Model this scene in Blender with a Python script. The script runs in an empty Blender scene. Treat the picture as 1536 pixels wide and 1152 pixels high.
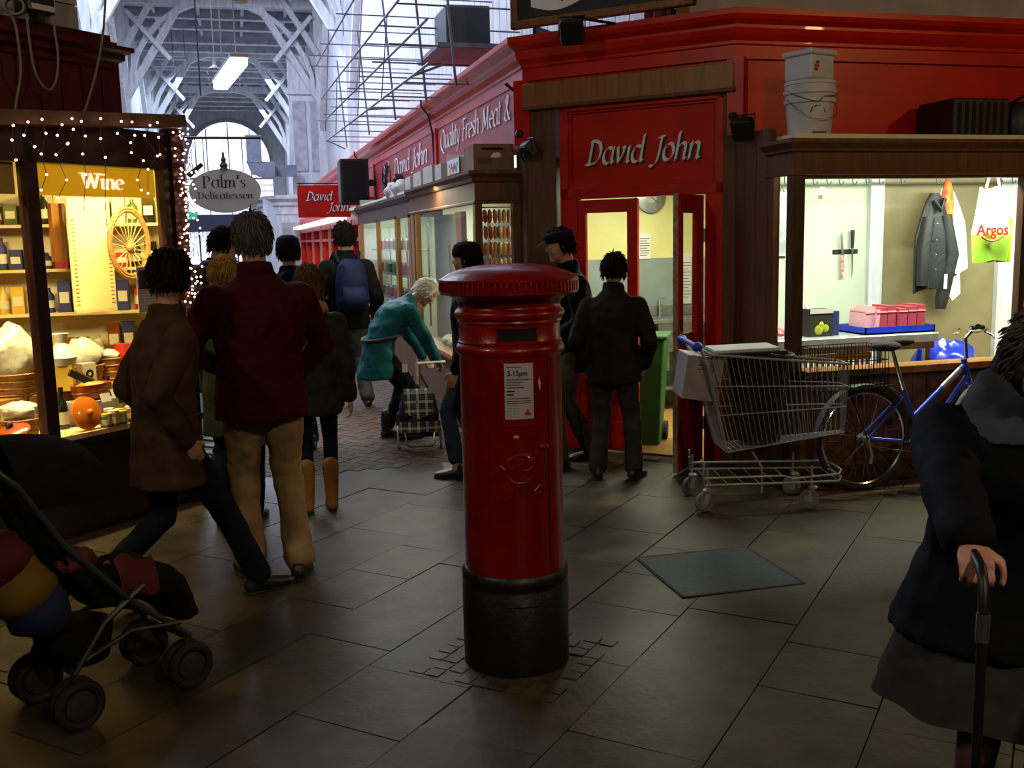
import bpy, bmesh, math, random
from mathutils import Vector, Matrix, Euler
random.seed(7)
PI = math.pi
SC = bpy.context.scene
COL = SC.collection
# ------------------------------------------------------------------ camera
F_PX, CAM_H = 1500.0, 1.71
PSI, PITCH, ROLL = math.radians(15.2), math.radians(8.3), math.radians(1.26)
FW = Vector((math.sin(PSI)*math.cos(PITCH), math.cos(PSI)*math.cos(PITCH), -math.sin(PITCH)))
R0 = Vector((math.cos(PSI), -math.sin(PSI), 0)); U0 = R0.cross(FW)
RT = R0*math.cos(ROLL) - U0*math.sin(ROLL); UP = U0*math.cos(ROLL) + R0*math.sin(ROLL)
CAM = Vector((0, 0, CAM_H))
cam_data = bpy.data.cameras.new('camera'); cam = bpy.data.objects.new('camera', cam_data); COL.objects.link(cam)
cam_data.sensor_width = 36.0; cam_data.lens = 36.0*F_PX/1536.0; cam_data.clip_start = 0.05; cam_data.clip_end = 300
m = Matrix((RT, UP, -FW)).transposed().to_4x4(); m.translation = CAM; cam.matrix_world = m
SC.camera = cam
# ------------------------------------------------------------------ world, lights, exposure
def lin(h):
    h = h.lstrip('#'); v = [int(h[i:i+2], 16)/255 for i in (0, 2, 4)]
    return tuple((c/12.92 if c <= .04045 else ((c+.055)/1.055)**2.4) for c in v)
W = bpy.data.worlds.new('world'); SC.world = W; W.use_nodes = True
bg = W.node_tree.nodes['Background']; bg.inputs[0].default_value = (*lin('#e6ecff'), 1); bg.inputs[1].default_value = 1.6
SC.view_settings.view_transform = 'Standard'; SC.view_settings.look = 'None'
SC.view_settings.exposure = 0.0; SC.view_settings.gamma = 1.0; SC.view_settings.use_curve_mapping = False
SC.cycles.use_denoising = True; SC.cycles.max_bounces = 6; SC.cycles.diffuse_bounces = 3; SC.cycles.glossy_bounces = 3
SC.cycles.transparent_max_bounces = 12; SC.cycles.transmission_bounces = 4; SC.cycles.sample_clamp_indirect = 4.0
SC.cycles.caustics_reflective = False; SC.cycles.caustics_refractive = False
def area(name, loc, target, sx, sy, power, color):
    l = bpy.data.lights.new(name, 'AREA'); l.shape = 'RECTANGLE'; l.size = sx; l.size_y = sy; l.energy = power; l.color = color
    o = bpy.data.objects.new(name, l); COL.objects.link(o); o.location = loc
    o.rotation_euler = (Vector(target)-Vector(loc)).to_track_quat('-Z', 'Y').to_euler(); return o
def point(name, loc, power, color, r=.08):
    l = bpy.data.lights.new(name, 'POINT'); l.energy = power; l.color = color; l.shadow_soft_size = r
    o = bpy.data.objects.new(name, l); COL.objects.link(o); o.location = loc; return o
SKY = lin('#d8e6ff'); WARM = lin('#ffbe78'); WHITE = lin('#f4ffe8'); CREAM = lin('#fff0b8')
for yy, pw in ((12.5, 340), (19, 620), (26, 770)):                      # daylight through the avenue rooflights
    area('rooflight', (-1.6, yy, 8.9), (1.6, yy, 3.0), 4.5, 1.6, pw, SKY)
area('avenue_far_light', (0, 45, 8.2), (0, 45, 0), 4, 16, 1300, SKY)  # area light hung under the closed far boarding, no opening above it
point('crossing_lamp_fill', (7.5, 1.0, 4.3), 170, WARM, .12)                       # the crossing's own warm lamp; the next two are added fill
point('crossing_lamp_fill', (1.5, -2.0, 4.3), 245, lin('#fff0d0'), .15)  # added unseen fill from the front, not a lamp of the market
point('crossing_lamp_fill', (-3.0, 2.2, 4.3), 150, lin('#fff0d0'), .15)  # added unseen fill from the left to brighten the chamfered entrance
# ------------------------------------------------------------------ picture point -> place in the room
def ray(px, py): return FW + RT*((px-768)/F_PX) - UP*((py-576)/F_PX)
def G(px, py, z=0.0):
    d = ray(px, py); return CAM + d*((z-CAM_H)/d.z)
def onY(px, py, Y):
    d = ray(px, py); return CAM + d*(Y/d.y)
def onX(px, py, X):
    d = ray(px, py); return CAM + d*(X/d.x)
# ------------------------------------------------------------------ materials
MATS = {}
def nt(name):
    mt = bpy.data.materials.new(name); mt.use_nodes = True; t = mt.node_tree
    return mt, t, t.nodes['Principled BSDF']
def mat(name, c1, c2=None, rough=.5, metal=0, scale=6, stretch=(1, 1, 1), bump=0, bscale=None, detail=3, coat=0, emit=None, es=0, spec=.5, lo=.35, hi=.65):
    if name in MATS: return MATS[name]
    mt, t, b = nt(name); N, L = t.nodes, t.links
    b.inputs['Roughness'].default_value = rough; b.inputs['Metallic'].default_value = metal
    b.inputs['Coat Weight'].default_value = coat; b.inputs['Specular IOR Level'].default_value = spec
    A = (*lin(c1), 1); b.inputs['Base Color'].default_value = A
    if c2 or bump:
        tc = N.new('ShaderNodeTexCoord'); mp = N.new('ShaderNodeMapping'); mp.inputs['Scale'].default_value = stretch
        L.new(tc.outputs['Object'], mp.inputs[0])
        nz = N.new('ShaderNodeTexNoise'); nz.inputs['Scale'].default_value = scale; nz.inputs['Detail'].default_value = detail
        L.new(mp.outputs[0], nz.inputs['Vector'])
    if c2:
        rp = N.new('ShaderNodeValToRGB'); rp.color_ramp.elements[0].position = lo; rp.color_ramp.elements[1].position = hi
        rp.color_ramp.elements[0].color = A; rp.color_ramp.elements[1].color = (*lin(c2), 1)
        L.new(nz.outputs['Fac'], rp.inputs[0]); L.new(rp.outputs[0], b.inputs['Base Color'])
    if bump:
        n2 = nz
        if bscale:
            n2 = N.new('ShaderNodeTexNoise'); n2.inputs['Scale'].default_value = bscale; n2.inputs['Detail'].default_value = 4
            L.new(mp.outputs[0], n2.inputs['Vector'])
        bp = N.new('ShaderNodeBump'); bp.inputs['Strength'].default_value = bump; bp.inputs['Distance'].default_value = .01
        L.new(n2.outputs['Fac'], bp.inputs['Height']); L.new(bp.outputs[0], b.inputs['Normal'])
    if emit:
        b.inputs['Emission Color'].default_value = (*lin(emit), 1); b.inputs['Emission Strength'].default_value = es
    MATS[name] = mt; return mt
def glass(name, tint='#ffffff', op=.06):
    mt, t, b = nt(name); N, L = t.nodes, t.links
    N.remove(b); out = N['Material Output']
    tr = N.new('ShaderNodeBsdfTransparent'); tr.inputs[0].default_value = (*lin(tint), 1)
    gl = N.new('ShaderNodeBsdfGlossy'); gl.inputs['Roughness'].default_value = .03
    fr = N.new('ShaderNodeLayerWeight'); fr.inputs[0].default_value = .12
    mu = N.new('ShaderNodeMath'); mu.operation = 'MULTIPLY'; mu.inputs[1].default_value = .22; L.new(fr.outputs['Fresnel'], mu.inputs[0])
    mx = N.new('ShaderNodeMixShader'); L.new(mu.outputs[0], mx.inputs[0]); L.new(tr.outputs[0], mx.inputs[1]); L.new(gl.outputs[0], mx.inputs[2])
    L.new(mx.outputs[0], out.inputs[0]); MATS[name] = mt; return mt
mat('red_paint', '#cc1c05', '#b41604', .35, scale=3, bump=.05, bscale=40, coat=.08, spec=.35)
mat('red_sign', '#cc1e06', '#b81804', .5, scale=3, spec=.25)
mat('red_door', '#c81c06', '#b01404', .42, scale=5, spec=.3)
mat('pillar_red', '#8a0202', '#740101', .32, scale=9, bump=.12, bscale=55, coat=.3, spec=.35)
mat('pillar_black', '#060607', '#0c0b09', .45, scale=12, bump=.25, bscale=40)
mat('oak', '#6b4216', '#4d2c0d', .6, scale=5, stretch=(6, 6, .5), bump=.08, lo=.3, hi=.7)
mat('oak_dark', '#4a2a12', '#34200e', .45, scale=5, stretch=(5, 5, .6), bump=.06)
mat('pine', '#9a6528', '#7a4a18', .4, scale=5, stretch=(6, 6, .4), lo=.3, hi=.7)
mat('white_paint', '#d8dade', '#bcc0c8', .55, scale=4, stretch=(3, 3, .6))
mat('roof_board', '#5e5450', '#4c3c36', .7, scale=3, stretch=(1, 5, 1))
mat('beam_grey', '#b9b9c4', '#9a98a4', .6, scale=4)
mat('burgundy', '#521418', '#400f13', .3, scale=4, stretch=(4, 4, .4))
mat('deli_wood', '#2a0f0c', '#1d0a09', .35, scale=5, stretch=(4, 4, .5))
mat('eave', '#6b4f38', '#574030', .55, scale=6)
mat('brick_paint', '#a9a69a', '#8f8c82', .7, scale=6, bump=.2)
mat('plaster_dark', '#3a3632', '#302c28', .8, scale=2)
mat('plaster_pale', '#b0aeac', '#9a9896', .75, scale=3)
mat('wall_cream', '#e8e6c2', '#dcdab4', .6, scale=3)
mat('wall_mint', '#bcc6b2', '#b2bcaa', .5, scale=3)
mat('wall_yellow', '#cdc68a', '#c4bc7c', .6, scale=3)
mat('wall_grey', '#7d8a86', '#74807c', .5, scale=4)
mat('wall_olive', '#8d8360', '#7c7350', .45, scale=3)
mat('shop_floor', '#b5894a', '#94692f', .45, scale=9, stretch=(1, 6, 1))
mat('joint', '#2c2820', '#221e18', .9, scale=8)
for i, (a, b) in enumerate((('#4e432b', '#342c1b'), ('#493b26', '#302617'), ('#52462d', '#382f1e'), ('#423826', '#2b251a'))):
    mat('stone%d' % i, a, b, .42, scale=5, bump=.18, bscale=28, detail=6)
for i, (a, b) in enumerate((('#5c4030', '#4a3022'), ('#564434', '#443426'), ('#664e38', '#523c2a'))):
    mat('paver%d' % i, a, b, .65, scale=14, bump=.2, spec=.25)
mat('steel', '#a7a9ab', '#8d8f92', .3, .9, scale=9)
mat('zinc', '#b0b3b6', '#989b9e', .38, .55, scale=15)
mat('black_plastic', '#0e0e10', '#17171a', .45, scale=7)
mat('rubber', '#151515', '#1d1d1d', .8, scale=12)
mat('chrome', '#d5d5d5', None, .12, 1.0)
mat('white_plastic', '#dcdcdc', '#cfcfd2', .4, scale=6)
mat('letter_white', '#f6f4f8', None, .5)
mat('letter_black', '#0c0808', None, .5)
glass('window_glass')
GL = MATS['window_glass']
# ------------------------------------------------------------------ mesh builder
class MB:
    def __init__(s): s.v = []; s.f = []
    def add(s, vs, fs):
        o = len(s.v); s.v += [Vector(p) for p in vs]; s.f += [tuple(i+o for i in q) for q in fs]; return s
    def box(s, a, b, M=None):
        x0, y0, z0 = a; x1, y1, z1 = b
        vs = [Vector(p) for p in ((x0,y0,z0),(x1,y0,z0),(x1,y1,z0),(x0,y1,z0),(x0,y0,z1),(x1,y0,z1),(x1,y1,z1),(x0,y1,z1))]
        if M: vs = [M @ p for p in vs]
        return s.add(vs, [(0,3,2,1),(4,5,6,7),(0,1,5,4),(1,2,6,5),(2,3,7,6),(3,0,4,7)])
    def cbox(s, c, d, M=None):
        c = Vector(c); d = Vector(d)/2; T = Matrix.Translation(c)
        return s.box(-d, d, T @ M.to_4x4() if M else T)
    def bar(s, p, q, w, h=None, up=(0, 0, 1)):
        p = Vector(p); q = Vector(q); d = (q-p); L = d.length
        if L < 1e-6: return s
        d.normalize(); u = Vector(up); sd = d.cross(u)
        if sd.length < 1e-4: sd = d.cross(Vector((1, 0, 0)))
        sd.normalize(); u = sd.cross(d); h = h or w
        vs = [b + sd*i*w/2 + u*j*h/2 for b in (p, q) for i, j in ((-1,-1),(1,-1),(1,1),(-1,1))]
        return s.add(vs, [(3,2,1,0),(4,5,6,7),(0,1,5,4),(1,2,6,5),(2,3,7,6),(3,0,4,7)])
    def tube(s, pts, r, n=8, closed=False, cap=True):
        pts = [Vector(p) for p in pts]; k = len(pts); rr = r if isinstance(r, (list, tuple)) else [r]*k
        ref = None; rings = []
        for i, p in enumerate(pts):
            a = pts[i-1] if (i > 0 or closed) else p; b = pts[(i+1) % k] if (i < k-1 or closed) else p
            t = (b-a); t = t.normalized() if t.length > 1e-9 else Vector((0, 0, 1))
            if ref is None:
                ref = t.cross(Vector((0, 0, 1)) if abs(t.z) < .9 else Vector((1, 0, 0))).normalized()
            else:
                ref = ref - t*ref.dot(t)
                ref = ref.normalized() if ref.length > 1e-6 else t.orthogonal().normalized()
            w = t.cross(ref); rings.append([p + (ref*math.cos(2*PI*j/n) + w*math.sin(2*PI*j/n))*rr[i] for j in range(n)])
        vs = [q for R in rings for q in R]; fs = []
        for i in range(k if closed else k-1):
            A, B = i*n, ((i+1) % k)*n
            for j in range(n): fs.append((A+j, A+(j+1) % n, B+(j+1) % n, B+j))
        if cap and not closed: fs += [tuple(range(n))[::-1], tuple(range((k-1)*n, k*n))]
        return s.add(vs, fs)
    def lathe(s, prof, c=(0, 0, 0), n=24, M=None, caps=True):
        c = Vector(c); vs = []; fs = []; k = len(prof)
        for r, z in prof:
            for j in range(n):
                p = Vector((r*math.cos(2*PI*j/n), r*math.sin(2*PI*j/n), z)); vs.append((M @ p if M else p) + c)
        for i in range(k-1):
            for j in range(n): fs.append((i*n+j, i*n+(j+1) % n, (i+1)*n+(j+1) % n, (i+1)*n+j))
        if caps: fs += [tuple(range(n))[::-1], tuple(range((k-1)*n, k*n))]
        return s.add(vs, fs)
    def ball(s, c, r, n=12, m=8, M=None):
        r = r if isinstance(r, (list, tuple)) else (r, r, r); c = Vector(c); vs = []; fs = []
        for i in range(m+1):
            th = PI*i/m
            for j in range(n):
                p = Vector((r[0]*math.sin(th)*math.cos(2*PI*j/n), r[1]*math.sin(th)*math.sin(2*PI*j/n), -r[2]*math.cos(th)))
                if i in (0, m) and j: continue
                vs.append((M @ p if M else p) + c)
        o = lambda i, j: 0 if i == 0 else (1+(m-1)*n if i == m else 1+(i-1)*n+j % n)
        for i in range(m):
            for j in range(n):
                q = [o(i, j), o(i, j+1), o(i+1, j+1), o(i+1, j)]
                q = list(dict.fromkeys(q)); fs.append(tuple(q))
        return s.add(vs, fs)
    def prism(s, poly, h, M):
        n = len(poly); vs = [M @ Vector((x, y, z)) for z in (0, h) for x, y in poly]
        return s.add(vs, [tuple(range(n))[::-1], tuple(range(n, 2*n))] + [(i, (i+1) % n, n+(i+1) % n, n+i) for i in range(n)])
    def grid(s, fn, nu, nv, wrap=False):
        vs = [fn(i/nu, j/nv) for i in range(nu+1) for j in range(nv+1)]
        return s.add(vs, [(i*(nv+1)+j, (i+1)*(nv+1)+j, (i+1)*(nv+1)+j+1, i*(nv+1)+j+1) for i in range(nu) for j in range(nv)])
    def build(s, name, mt, parent=None, smooth=False, world=False, bevel=0):
        me = bpy.data.meshes.new(name)
        vs = s.v
        if world and parent is not None:
            inv = WORLD[parent.name].inverted(); vs = [inv @ p for p in vs]
        me.from_pydata([tuple(p) for p in vs], [], s.f); me.update()
        me.materials.append(MATS[mt] if isinstance(mt, str) else mt)
        if bevel:
            bm = bmesh.new(); bm.from_mesh(me)
            bmesh.ops.bevel(bm, geom=[e for e in bm.edges if e.calc_face_angle(0) > .6], offset=bevel, segments=1, affect='EDGES', clamp_overlap=True)
            bm.to_mesh(me); bm.free()
        if smooth:
            for p in me.polygons: p.use_smooth = True
            if smooth != 2:
                try: me.set_sharp_from_angle(angle=math.radians(42))
                except Exception: pass
        o = bpy.data.objects.new(name, me); COL.objects.link(o)
        if parent is not None: o.parent = parent
        WORLD[o.name] = (WORLD[parent.name] if parent is not None else Matrix()); return o
WORLD = {}
def tag(o, label=None, cat=None, group=None, kind=None):
    if label: o['label'] = label
    if cat: o['category'] = cat
    if group: o['group'] = group
    if kind: o['kind'] = kind
    return o
def thing(name, label, cat, loc=(0, 0, 0), rz=0, group=None, kind=None):
    o = bpy.data.objects.new(name, None); COL.objects.link(o); o.location = loc; o.rotation_euler = (0, 0, rz); o.empty_display_size = .1
    WORLD[o.name] = Matrix.Translation(Vector(loc)) @ Matrix.Rotation(rz, 4, 'Z')
    return tag(o, label, cat, group, kind)
def part(name, mt, parent, me):                                       # another object that shares mesh data
    o = bpy.data.objects.new(name, me); COL.objects.link(o); o.parent = parent; WORLD[o.name] = WORLD[parent.name]; return o
def copy_tree(src, loc=None, rz=None, parent=None):
    c = src.copy(); COL.objects.link(c); c.parent = parent
    if loc is not None: c.location = loc
    if rz is not None: c.rotation_euler = (0, 0, rz)
    for ch in list(src.children): copy_tree(ch, None, None, c)
    return c
def struct(name, label, cat=None, loc=(0, 0, 0), rz=0):
    return thing(name, label, cat, loc, rz, None, 'structure')
def sweep(path, outs, prof):
    """profile (out, z) swept along plan points with a mitred outward vector at each point"""
    b = MB(); n = len(prof); vs = [Vector((p[0]+o[0]*a, p[1]+o[1]*a, z)) for p, o in zip(path, outs) for a, z in prof]
    fs = [(i*n+j, i*n+j+1, (i+1)*n+j+1, (i+1)*n+j) for i in range(len(path)-1) for j in range(n-1)]
    return b.add(vs, fs)
# ------------------------------------------------------------------ lettering: broad-nib strokes on letter skeletons
def arc(cx, cy, rx, ry, a0, a1, n=10): return [(cx+rx*math.cos(math.radians(a0+(a1-a0)*i/n)), cy+ry*math.sin(math.radians(a0+(a1-a0)*i/n))) for i in range(n+1)]
LET = {  # advance, strokes (x-height 1, ascender 1.6, caps 1.45)
 'a': (.95, [arc(.42,.5,.36,.5,50,310), [(.78,1),(.74,.35),(.8,.06),(.92,.08)]]),
 'c': (.75, [arc(.42,.5,.36,.5,45,315)]),
 'd': (.98, [arc(.42,.5,.36,.5,50,310), [(.78,1.65),(.76,.35),(.82,.05),(.94,.08)]]),
 'e': (.8, [[(.1,.52),(.74,.58)]+arc(.42,.5,.35,.5,12,310)]),
 'h': (.95, [[(.14,1.65),(.12,0)], [(.13,.6),(.3,.9),(.52,1.0),(.7,.88),(.72,.6),(.7,.12),(.78,.02),(.88,.06)]]),
 'i': (.42, [[(.06,.88),(.18,1),(.18,.12),(.26,.02),(.36,.07)], [(.2,1.36),(.26,1.42)]]),
 'l': (.42, [[(.16,1.65),(.16,.12),(.24,.02),(.36,.08)]]),
 'm': (1.4, [[(.04,.9),(.16,1),(.14,0)], [(.15,.6),(.3,.9),(.48,1),(.62,.85),(.62,0)], [(.63,.6),(.78,.9),(.96,1),(1.1,.85),(1.1,.1),(1.2,.02)]]),
 'n': (.95, [[(.04,.9),(.16,1),(.13,0)], [(.14,.6),(.3,.9),(.52,1.0),(.7,.88),(.72,.6),(.7,.12),(.78,.02),(.9,.08)]]),
 'o': (.9, [arc(.43,.5,.36,.5,90,450,16)]),
 'r': (.68, [[(.04,.9),(.16,1),(.13,0)], [(.14,.6),(.3,.92),(.46,1),(.6,.93)]]),
 's': (.7, [[(.58,.9),(.4,1),(.18,.9),(.16,.7),(.36,.54),(.54,.4),(.56,.18),(.36,0),(.12,.08)]]),
 't': (.55, [[(.2,1.35),(.18,.14),(.28,.02),(.44,.08)], [(.02,1),(.42,1)]]),
 'u': (.95, [[(.12,1),(.12,.3),(.22,.04),(.42,.03),(.66,.3)], [(.7,1),(.68,.2),(.76,.02),(.88,.08)]]),
 'v': (.82, [[(.04,.92),(.14,1),(.34,.04),(.6,.55),(.68,.9),(.56,1)]]),
 'y': (.85, [[(.08,1),(.14,.35),(.26,.1),(.5,.2)], [(.7,1),(.56,0),(.34,-.45),(.06,-.5)]]),
 'D': (1.25, [[(.3,1.45),(.26,0)], [(.02,1.28),(.2,1.44),(.55,1.45),(.9,1.3),(1.08,.9),(1.02,.45),(.75,.1),(.3,0),(.02,.03)]]),
 'J': (.8, [[(.3,1.36),(.5,1.45),(.8,1.45)], [(.58,1.45),(.54,.4),(.44,-.1),(.2,-.32),(-.06,-.26)]]),
 'Q': (1.35, [arc(.62,.72,.55,.74,90,450,18), [(.6,.1),(.85,-.2),(1.2,-.3)]]),
 'F': (.95, [[(.28,1.42),(.24,0)], [(.05,1.35),(.2,1.45),(.9,1.44)], [(.26,.78),(.7,.8)], [(.08,0),(.45,0)]]),
 'M': (1.6, [[(.05,0),(.3,0),(.36,1.42),(.78,.2),(1.24,1.42),(1.3,.05),(1.5,.05)]]),
 'P': (1.05, [[(.26,1.45),(.24,0)], [(.04,1.43),(.3,1.45),(.66,1.42),(.88,1.2),(.84,.9),(.6,.72),(.26,.72)], [(.06,0),(.46,0)]]),
 'W': (1.75, [[(.1,1.45),(.46,.05),(.86,1.3)], [(.8,1.45),(1.18,.05),(1.58,1.45)], [(-.02,1.45),(.3,1.45)], [(1.4,1.45),(1.72,1.45)]]),
 '&': (1.2, [[(1.05,.5),(.7,.05),(.35,0),(.1,.25),(.25,.6),(.6,.95),(.62,1.3),(.42,1.42),(.26,1.2),(.45,.7),(.9,.08),(1.1,0)]]),
 "'": (.3, [[(.16,1.55),(.1,1.15)]]), ' ': (.55, []),
}
def lettering(text, size, nib, ang, shear=0, track=0, serif=0):
    """list of 2D nib quads for a line of text, and its width; size = x-height"""
    nv = (math.cos(math.radians(ang))*nib/2, math.sin(math.radians(ang))*nib/2); quads = []; cx = 0
    for ch in text:
        adv, strokes = LET[ch]
        for st in strokes:
            pts = st
            for (x0, y0), (x1, y1) in zip(pts, pts[1:]):
                P = [((cx+x+y*shear)*size, y*size) for x, y in ((x0, y0), (x1, y1))]
                if abs((P[1][0]-P[0][0])*nv[1]-(P[1][1]-P[0][1])*nv[0]) < 1e-9: continue
                quads.append([(P[0][0]-nv[0], P[0][1]-nv[1]), (P[0][0]+nv[0], P[0][1]+nv[1]), (P[1][0]+nv[0], P[1][1]+nv[1]), (P[1][0]-nv[0], P[1][1]-nv[1])])
            if serif and len(pts) < 5:
                for x, y in (pts[0], pts[-1]):
                    if abs(pts[0][0]-pts[-1][0]) < .4:
                        h = serif; X = (cx+x+y*shear)*size; Yy = y*size
                        quads.append([(X-h, Yy-h*.16), (X+h, Yy-h*.16), (X+h, Yy+h*.16), (X-h, Yy+h*.16)])
        cx += adv+track
    return quads, cx*size
def sign_text(name, text, size, nib, ang, M, mt, parent, shear=0, track=0, depth=.004, serif=0, width=None):
    q, w = lettering(text, size, nib, ang, shear, track, serif); k = (width/w) if width else 1
    b = MB()
    for i, p in enumerate(q):
        a = sum((p[j][0]*p[(j+1) % 4][1]-p[(j+1) % 4][0]*p[j][1]) for j in range(4))
        if a < 0: p = p[::-1]
        b.prism([(x*k, y) for x, y in p], depth + (i % 5)*.00006, M)
    return b.build(name, mt, parent, world=True)
def frame(o, x, y):     # 4x4 whose local x, y run along the two world vectors, from point o; local z = x cross y
    x = Vector(x).normalized(); y = Vector(y).normalized(); z = x.cross(y); m_ = Matrix((x, y, z)).transposed().to_4x4(); m_.translation = Vector(o); return m_
# ================================================================== SETTING: floor
floor = tag(MB().box((-8, -5, -.3), (10, 66, -.012)).build('floor', 'joint'), 'stone flagged and brick paved market floor', 'floor', kind='structure')
def in_deli(x, y): return y > x + 7.30 and x < -.28
CA, SA = math.cos(math.radians(46)), math.sin(math.radians(46))
band = 0; v = -7.0
stone_n = 0
while v < 6.5:
    wv = random.choice((.38, .44, .48, .5)); u = -1.0 + random.random()*.6
    while u < 9.5:
        lu = random.choice((.46, .6, .7, .78, .9))
        cu, cv = u+lu/2, v+wv/2; cx, cy = cu*CA - cv*SA, cu*SA + cv*CA
        ok = -2.6 < cx < 4.9 and 1.9 < cy < 7.75 and not in_deli(cx, cy-.15) and cx+cy < 10.0 and not (cx > 3.35 and cy > 5.75)
        if ok and not (abs(cx-cy*math.tan(PSI)) > .62*cy + .7):
            g = .0028; tilt = random.uniform(-.0015, .0015)
            pts = [(a*CA-b_*SA, a*SA+b_*CA) for a, b_ in ((u+g, v+g), (u+lu-g, v+g), (u+lu-g, v+wv-g), (u+g, v+wv-g))]
            bb = MB(); zt = random.uniform(-.002, .0015)
            bb.add([(x, y, -.012) for x, y in pts] + [(x, y, zt+tilt*(1 if k < 2 else -1)) for k, (x, y) in enumerate(pts)],
                   [(4, 5, 6, 7), (0, 1, 5, 4), (1, 2, 6, 5), (2, 3, 7, 6), (3, 0, 4, 7)])
            bb.build('flagstone', 'stone%d' % random.choice((0, 0, 1, 2, 3)), floor); stone_n += 1
        u += lu
    v += wv
# herringbone brick pavers of the avenue, nearest 300 as pieces, the rest as one mass
Wb = .105; bricks = []
for r in range(-40, 120):
    for t in range(-30, 40):
        for kind in (0, 1):
            x0 = (-r + 4*t + 2*kind)*Wb; y0 = r*Wb; dx, dy = (2*Wb, Wb) if kind == 0 else (Wb, 2*Wb)
            cx, cy = x0+dx/2, y0+dy/2; c45 = math.sqrt(.5)
            wx, wy = (cx-cy)*c45 + .8, (cx+cy)*c45 + 6.5
            if -.30 < wx < 1.93 and 7.46 < wy < 13.2: pass
            elif 1.9 < wx < 3.3 and 7.0 < wy < 7.9 and wx + wy < 10.1: pass
            elif 3.3 < wx < 5.4 and 5.56 < wy < 5.86: pass
            else: continue
            bricks.append((wx*wx+wy*wy, wx, wy, kind))
bricks.sort(); brick_me = {}
rest = MB()
for n_, (_, wx, wy, kind) in enumerate(bricks):
    Mx = Matrix.Translation((wx, wy, 0)) @ Matrix.Rotation(math.radians(45), 4, 'Z')
    dx, dy = (2*Wb, Wb) if kind == 0 else (Wb, 2*Wb)
    if n_ < 300:
        key = (kind, n_ % 3)
        if key not in brick_me:
            o = MB().box((-dx/2+.004, -dy/2+.004, -.012), (dx/2-.004, dy/2-.004, .0)).build('brick', 'paver%d' % (n_ % 3), floor); brick_me[key] = o.data
        else: o = part('brick', None, floor, brick_me[key])
        o.location = (wx, wy, random.uniform(.0015, .004)); o.rotation_euler = (0, 0, math.radians(45))
    else:
        rest.box((-dx/2+.004, -dy/2+.004, -.012), (dx/2-.004, dy/2-.004, .003), Mx)
tag(rest.build('brick_paving', 'paver1', floor), kind='stuff')
MB().box((-1.6, 13.2, -.012), (2.4, 62, -.001)).build('far_paving', 'paver0', floor)
# small setts around the pillar box foot
for i in range(-5, 6):
    for j in range(-5, 6):
        a_, b_ = i*.072, j*.072; r_ = math.hypot(a_, b_)
        if r_ < .235 or max(abs(i), abs(j)) > 4 or (i+2*j) % 5 == 0: continue
        MB().cbox((1.027+a_*CA-b_*SA, 3.797+a_*SA+b_*CA, -.004), (.062, .062, .0125+.002*((i+j) % 2)), Matrix.Rotation(math.radians(46), 3, 'Z')).build('sett', 'stone%d' % ((i*3+j) % 4), floor)
# checker plate cover let into the flags
mat('cover_grey', '#3c4144', '#2e3336', .5, .3, scale=30, bump=.3, bscale=90)
cov = thing('floor_cover', 'square grey metal access cover set flush in the flagstones', 'cover', (2.285, 4.49, 0), math.radians(-1.5))
MB().box((-.31, -.30, -.01), (.31, .30, .0045)).build('plate', 'cover_grey', cov)
for a in ((-.325, -.315, .325, -.30), (-.325, .30, .325, .315), (-.325, -.30, -.31, .30), (.31, -.30, .325, .30)):
    MB().box((a[0], a[1], -.01), (a[2], a[3], .005)).build('rim', 'joint', cov)
# ================================================================== SETTING: the crossing's shell and the avenue
def boxst(name, a, b, mt, label): return tag(MB().box(a, b).build(name, mt), label, name.split('_')[0], kind='structure')
boxst('ceiling', (-8, -5, 4.8), (10, 8.0, 5.0), 'plaster_dark', 'dark plaster ceiling over the market crossing')
boxst('wall_back', (-8, -5.2, 0), (10, -5, 5), 'plaster_dark', 'dark plaster wall behind the viewer')
boxst('wall_left', (-8.2, -5, 0), (-8, 8, 5), 'plaster_dark', 'dark plaster wall at the far side of the crossing')
boxst('wall_right', (10, -5, 0), (10.2, 12, 5), 'plaster_dark', 'dark plaster wall at the end of the cross aisle')
boxst('wall_over_butcher', (3.2, 7.0, 3.1), (10, 7.2, 5), 'plaster_pale', 'pale painted wall above the red butcher cornice')
tag(MB().box((-8, 8.0, 0), (-3.3, 8.2, 9.6)).build('wall_left_end', 'plaster_dark'), 'dark wall closing the side of the avenue', 'wall', kind='structure')
# upper wall of the avenue, right: white vertical boards, each its own piece
wr = struct('wall_right_upper', 'white boarded upper wall of the avenue above the butcher', 'wall')
MB().box((3.12, 7.2, 3.0), (3.3, 62, 9.6)).build('backing', 'white_paint', wr)
y = 7.25; k = 0
while y < 40:
    wdt = .30 if y < 22 else .6
    MB().box((3.06, y+.008, 3.0), (3.12 + .001*(k % 3), y+wdt-.008, 9.5)).build('board', 'white_paint', wr); y += wdt; k += 1
wl = struct('wall_left_upper', 'white boarded upper wall of the avenue on the side of the delicatessen', 'wall')
MB().box((-3.3, 8.2, 0), (-3.1, 62, 9.6)).build('backing', 'white_paint', wl)
y = 14.0
while y < 40:
    MB().box((-3.1, y+.012, 2.4), (-3.04, y+.48, 9.5)).build('board', 'white_paint', wl); y += .5
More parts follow.
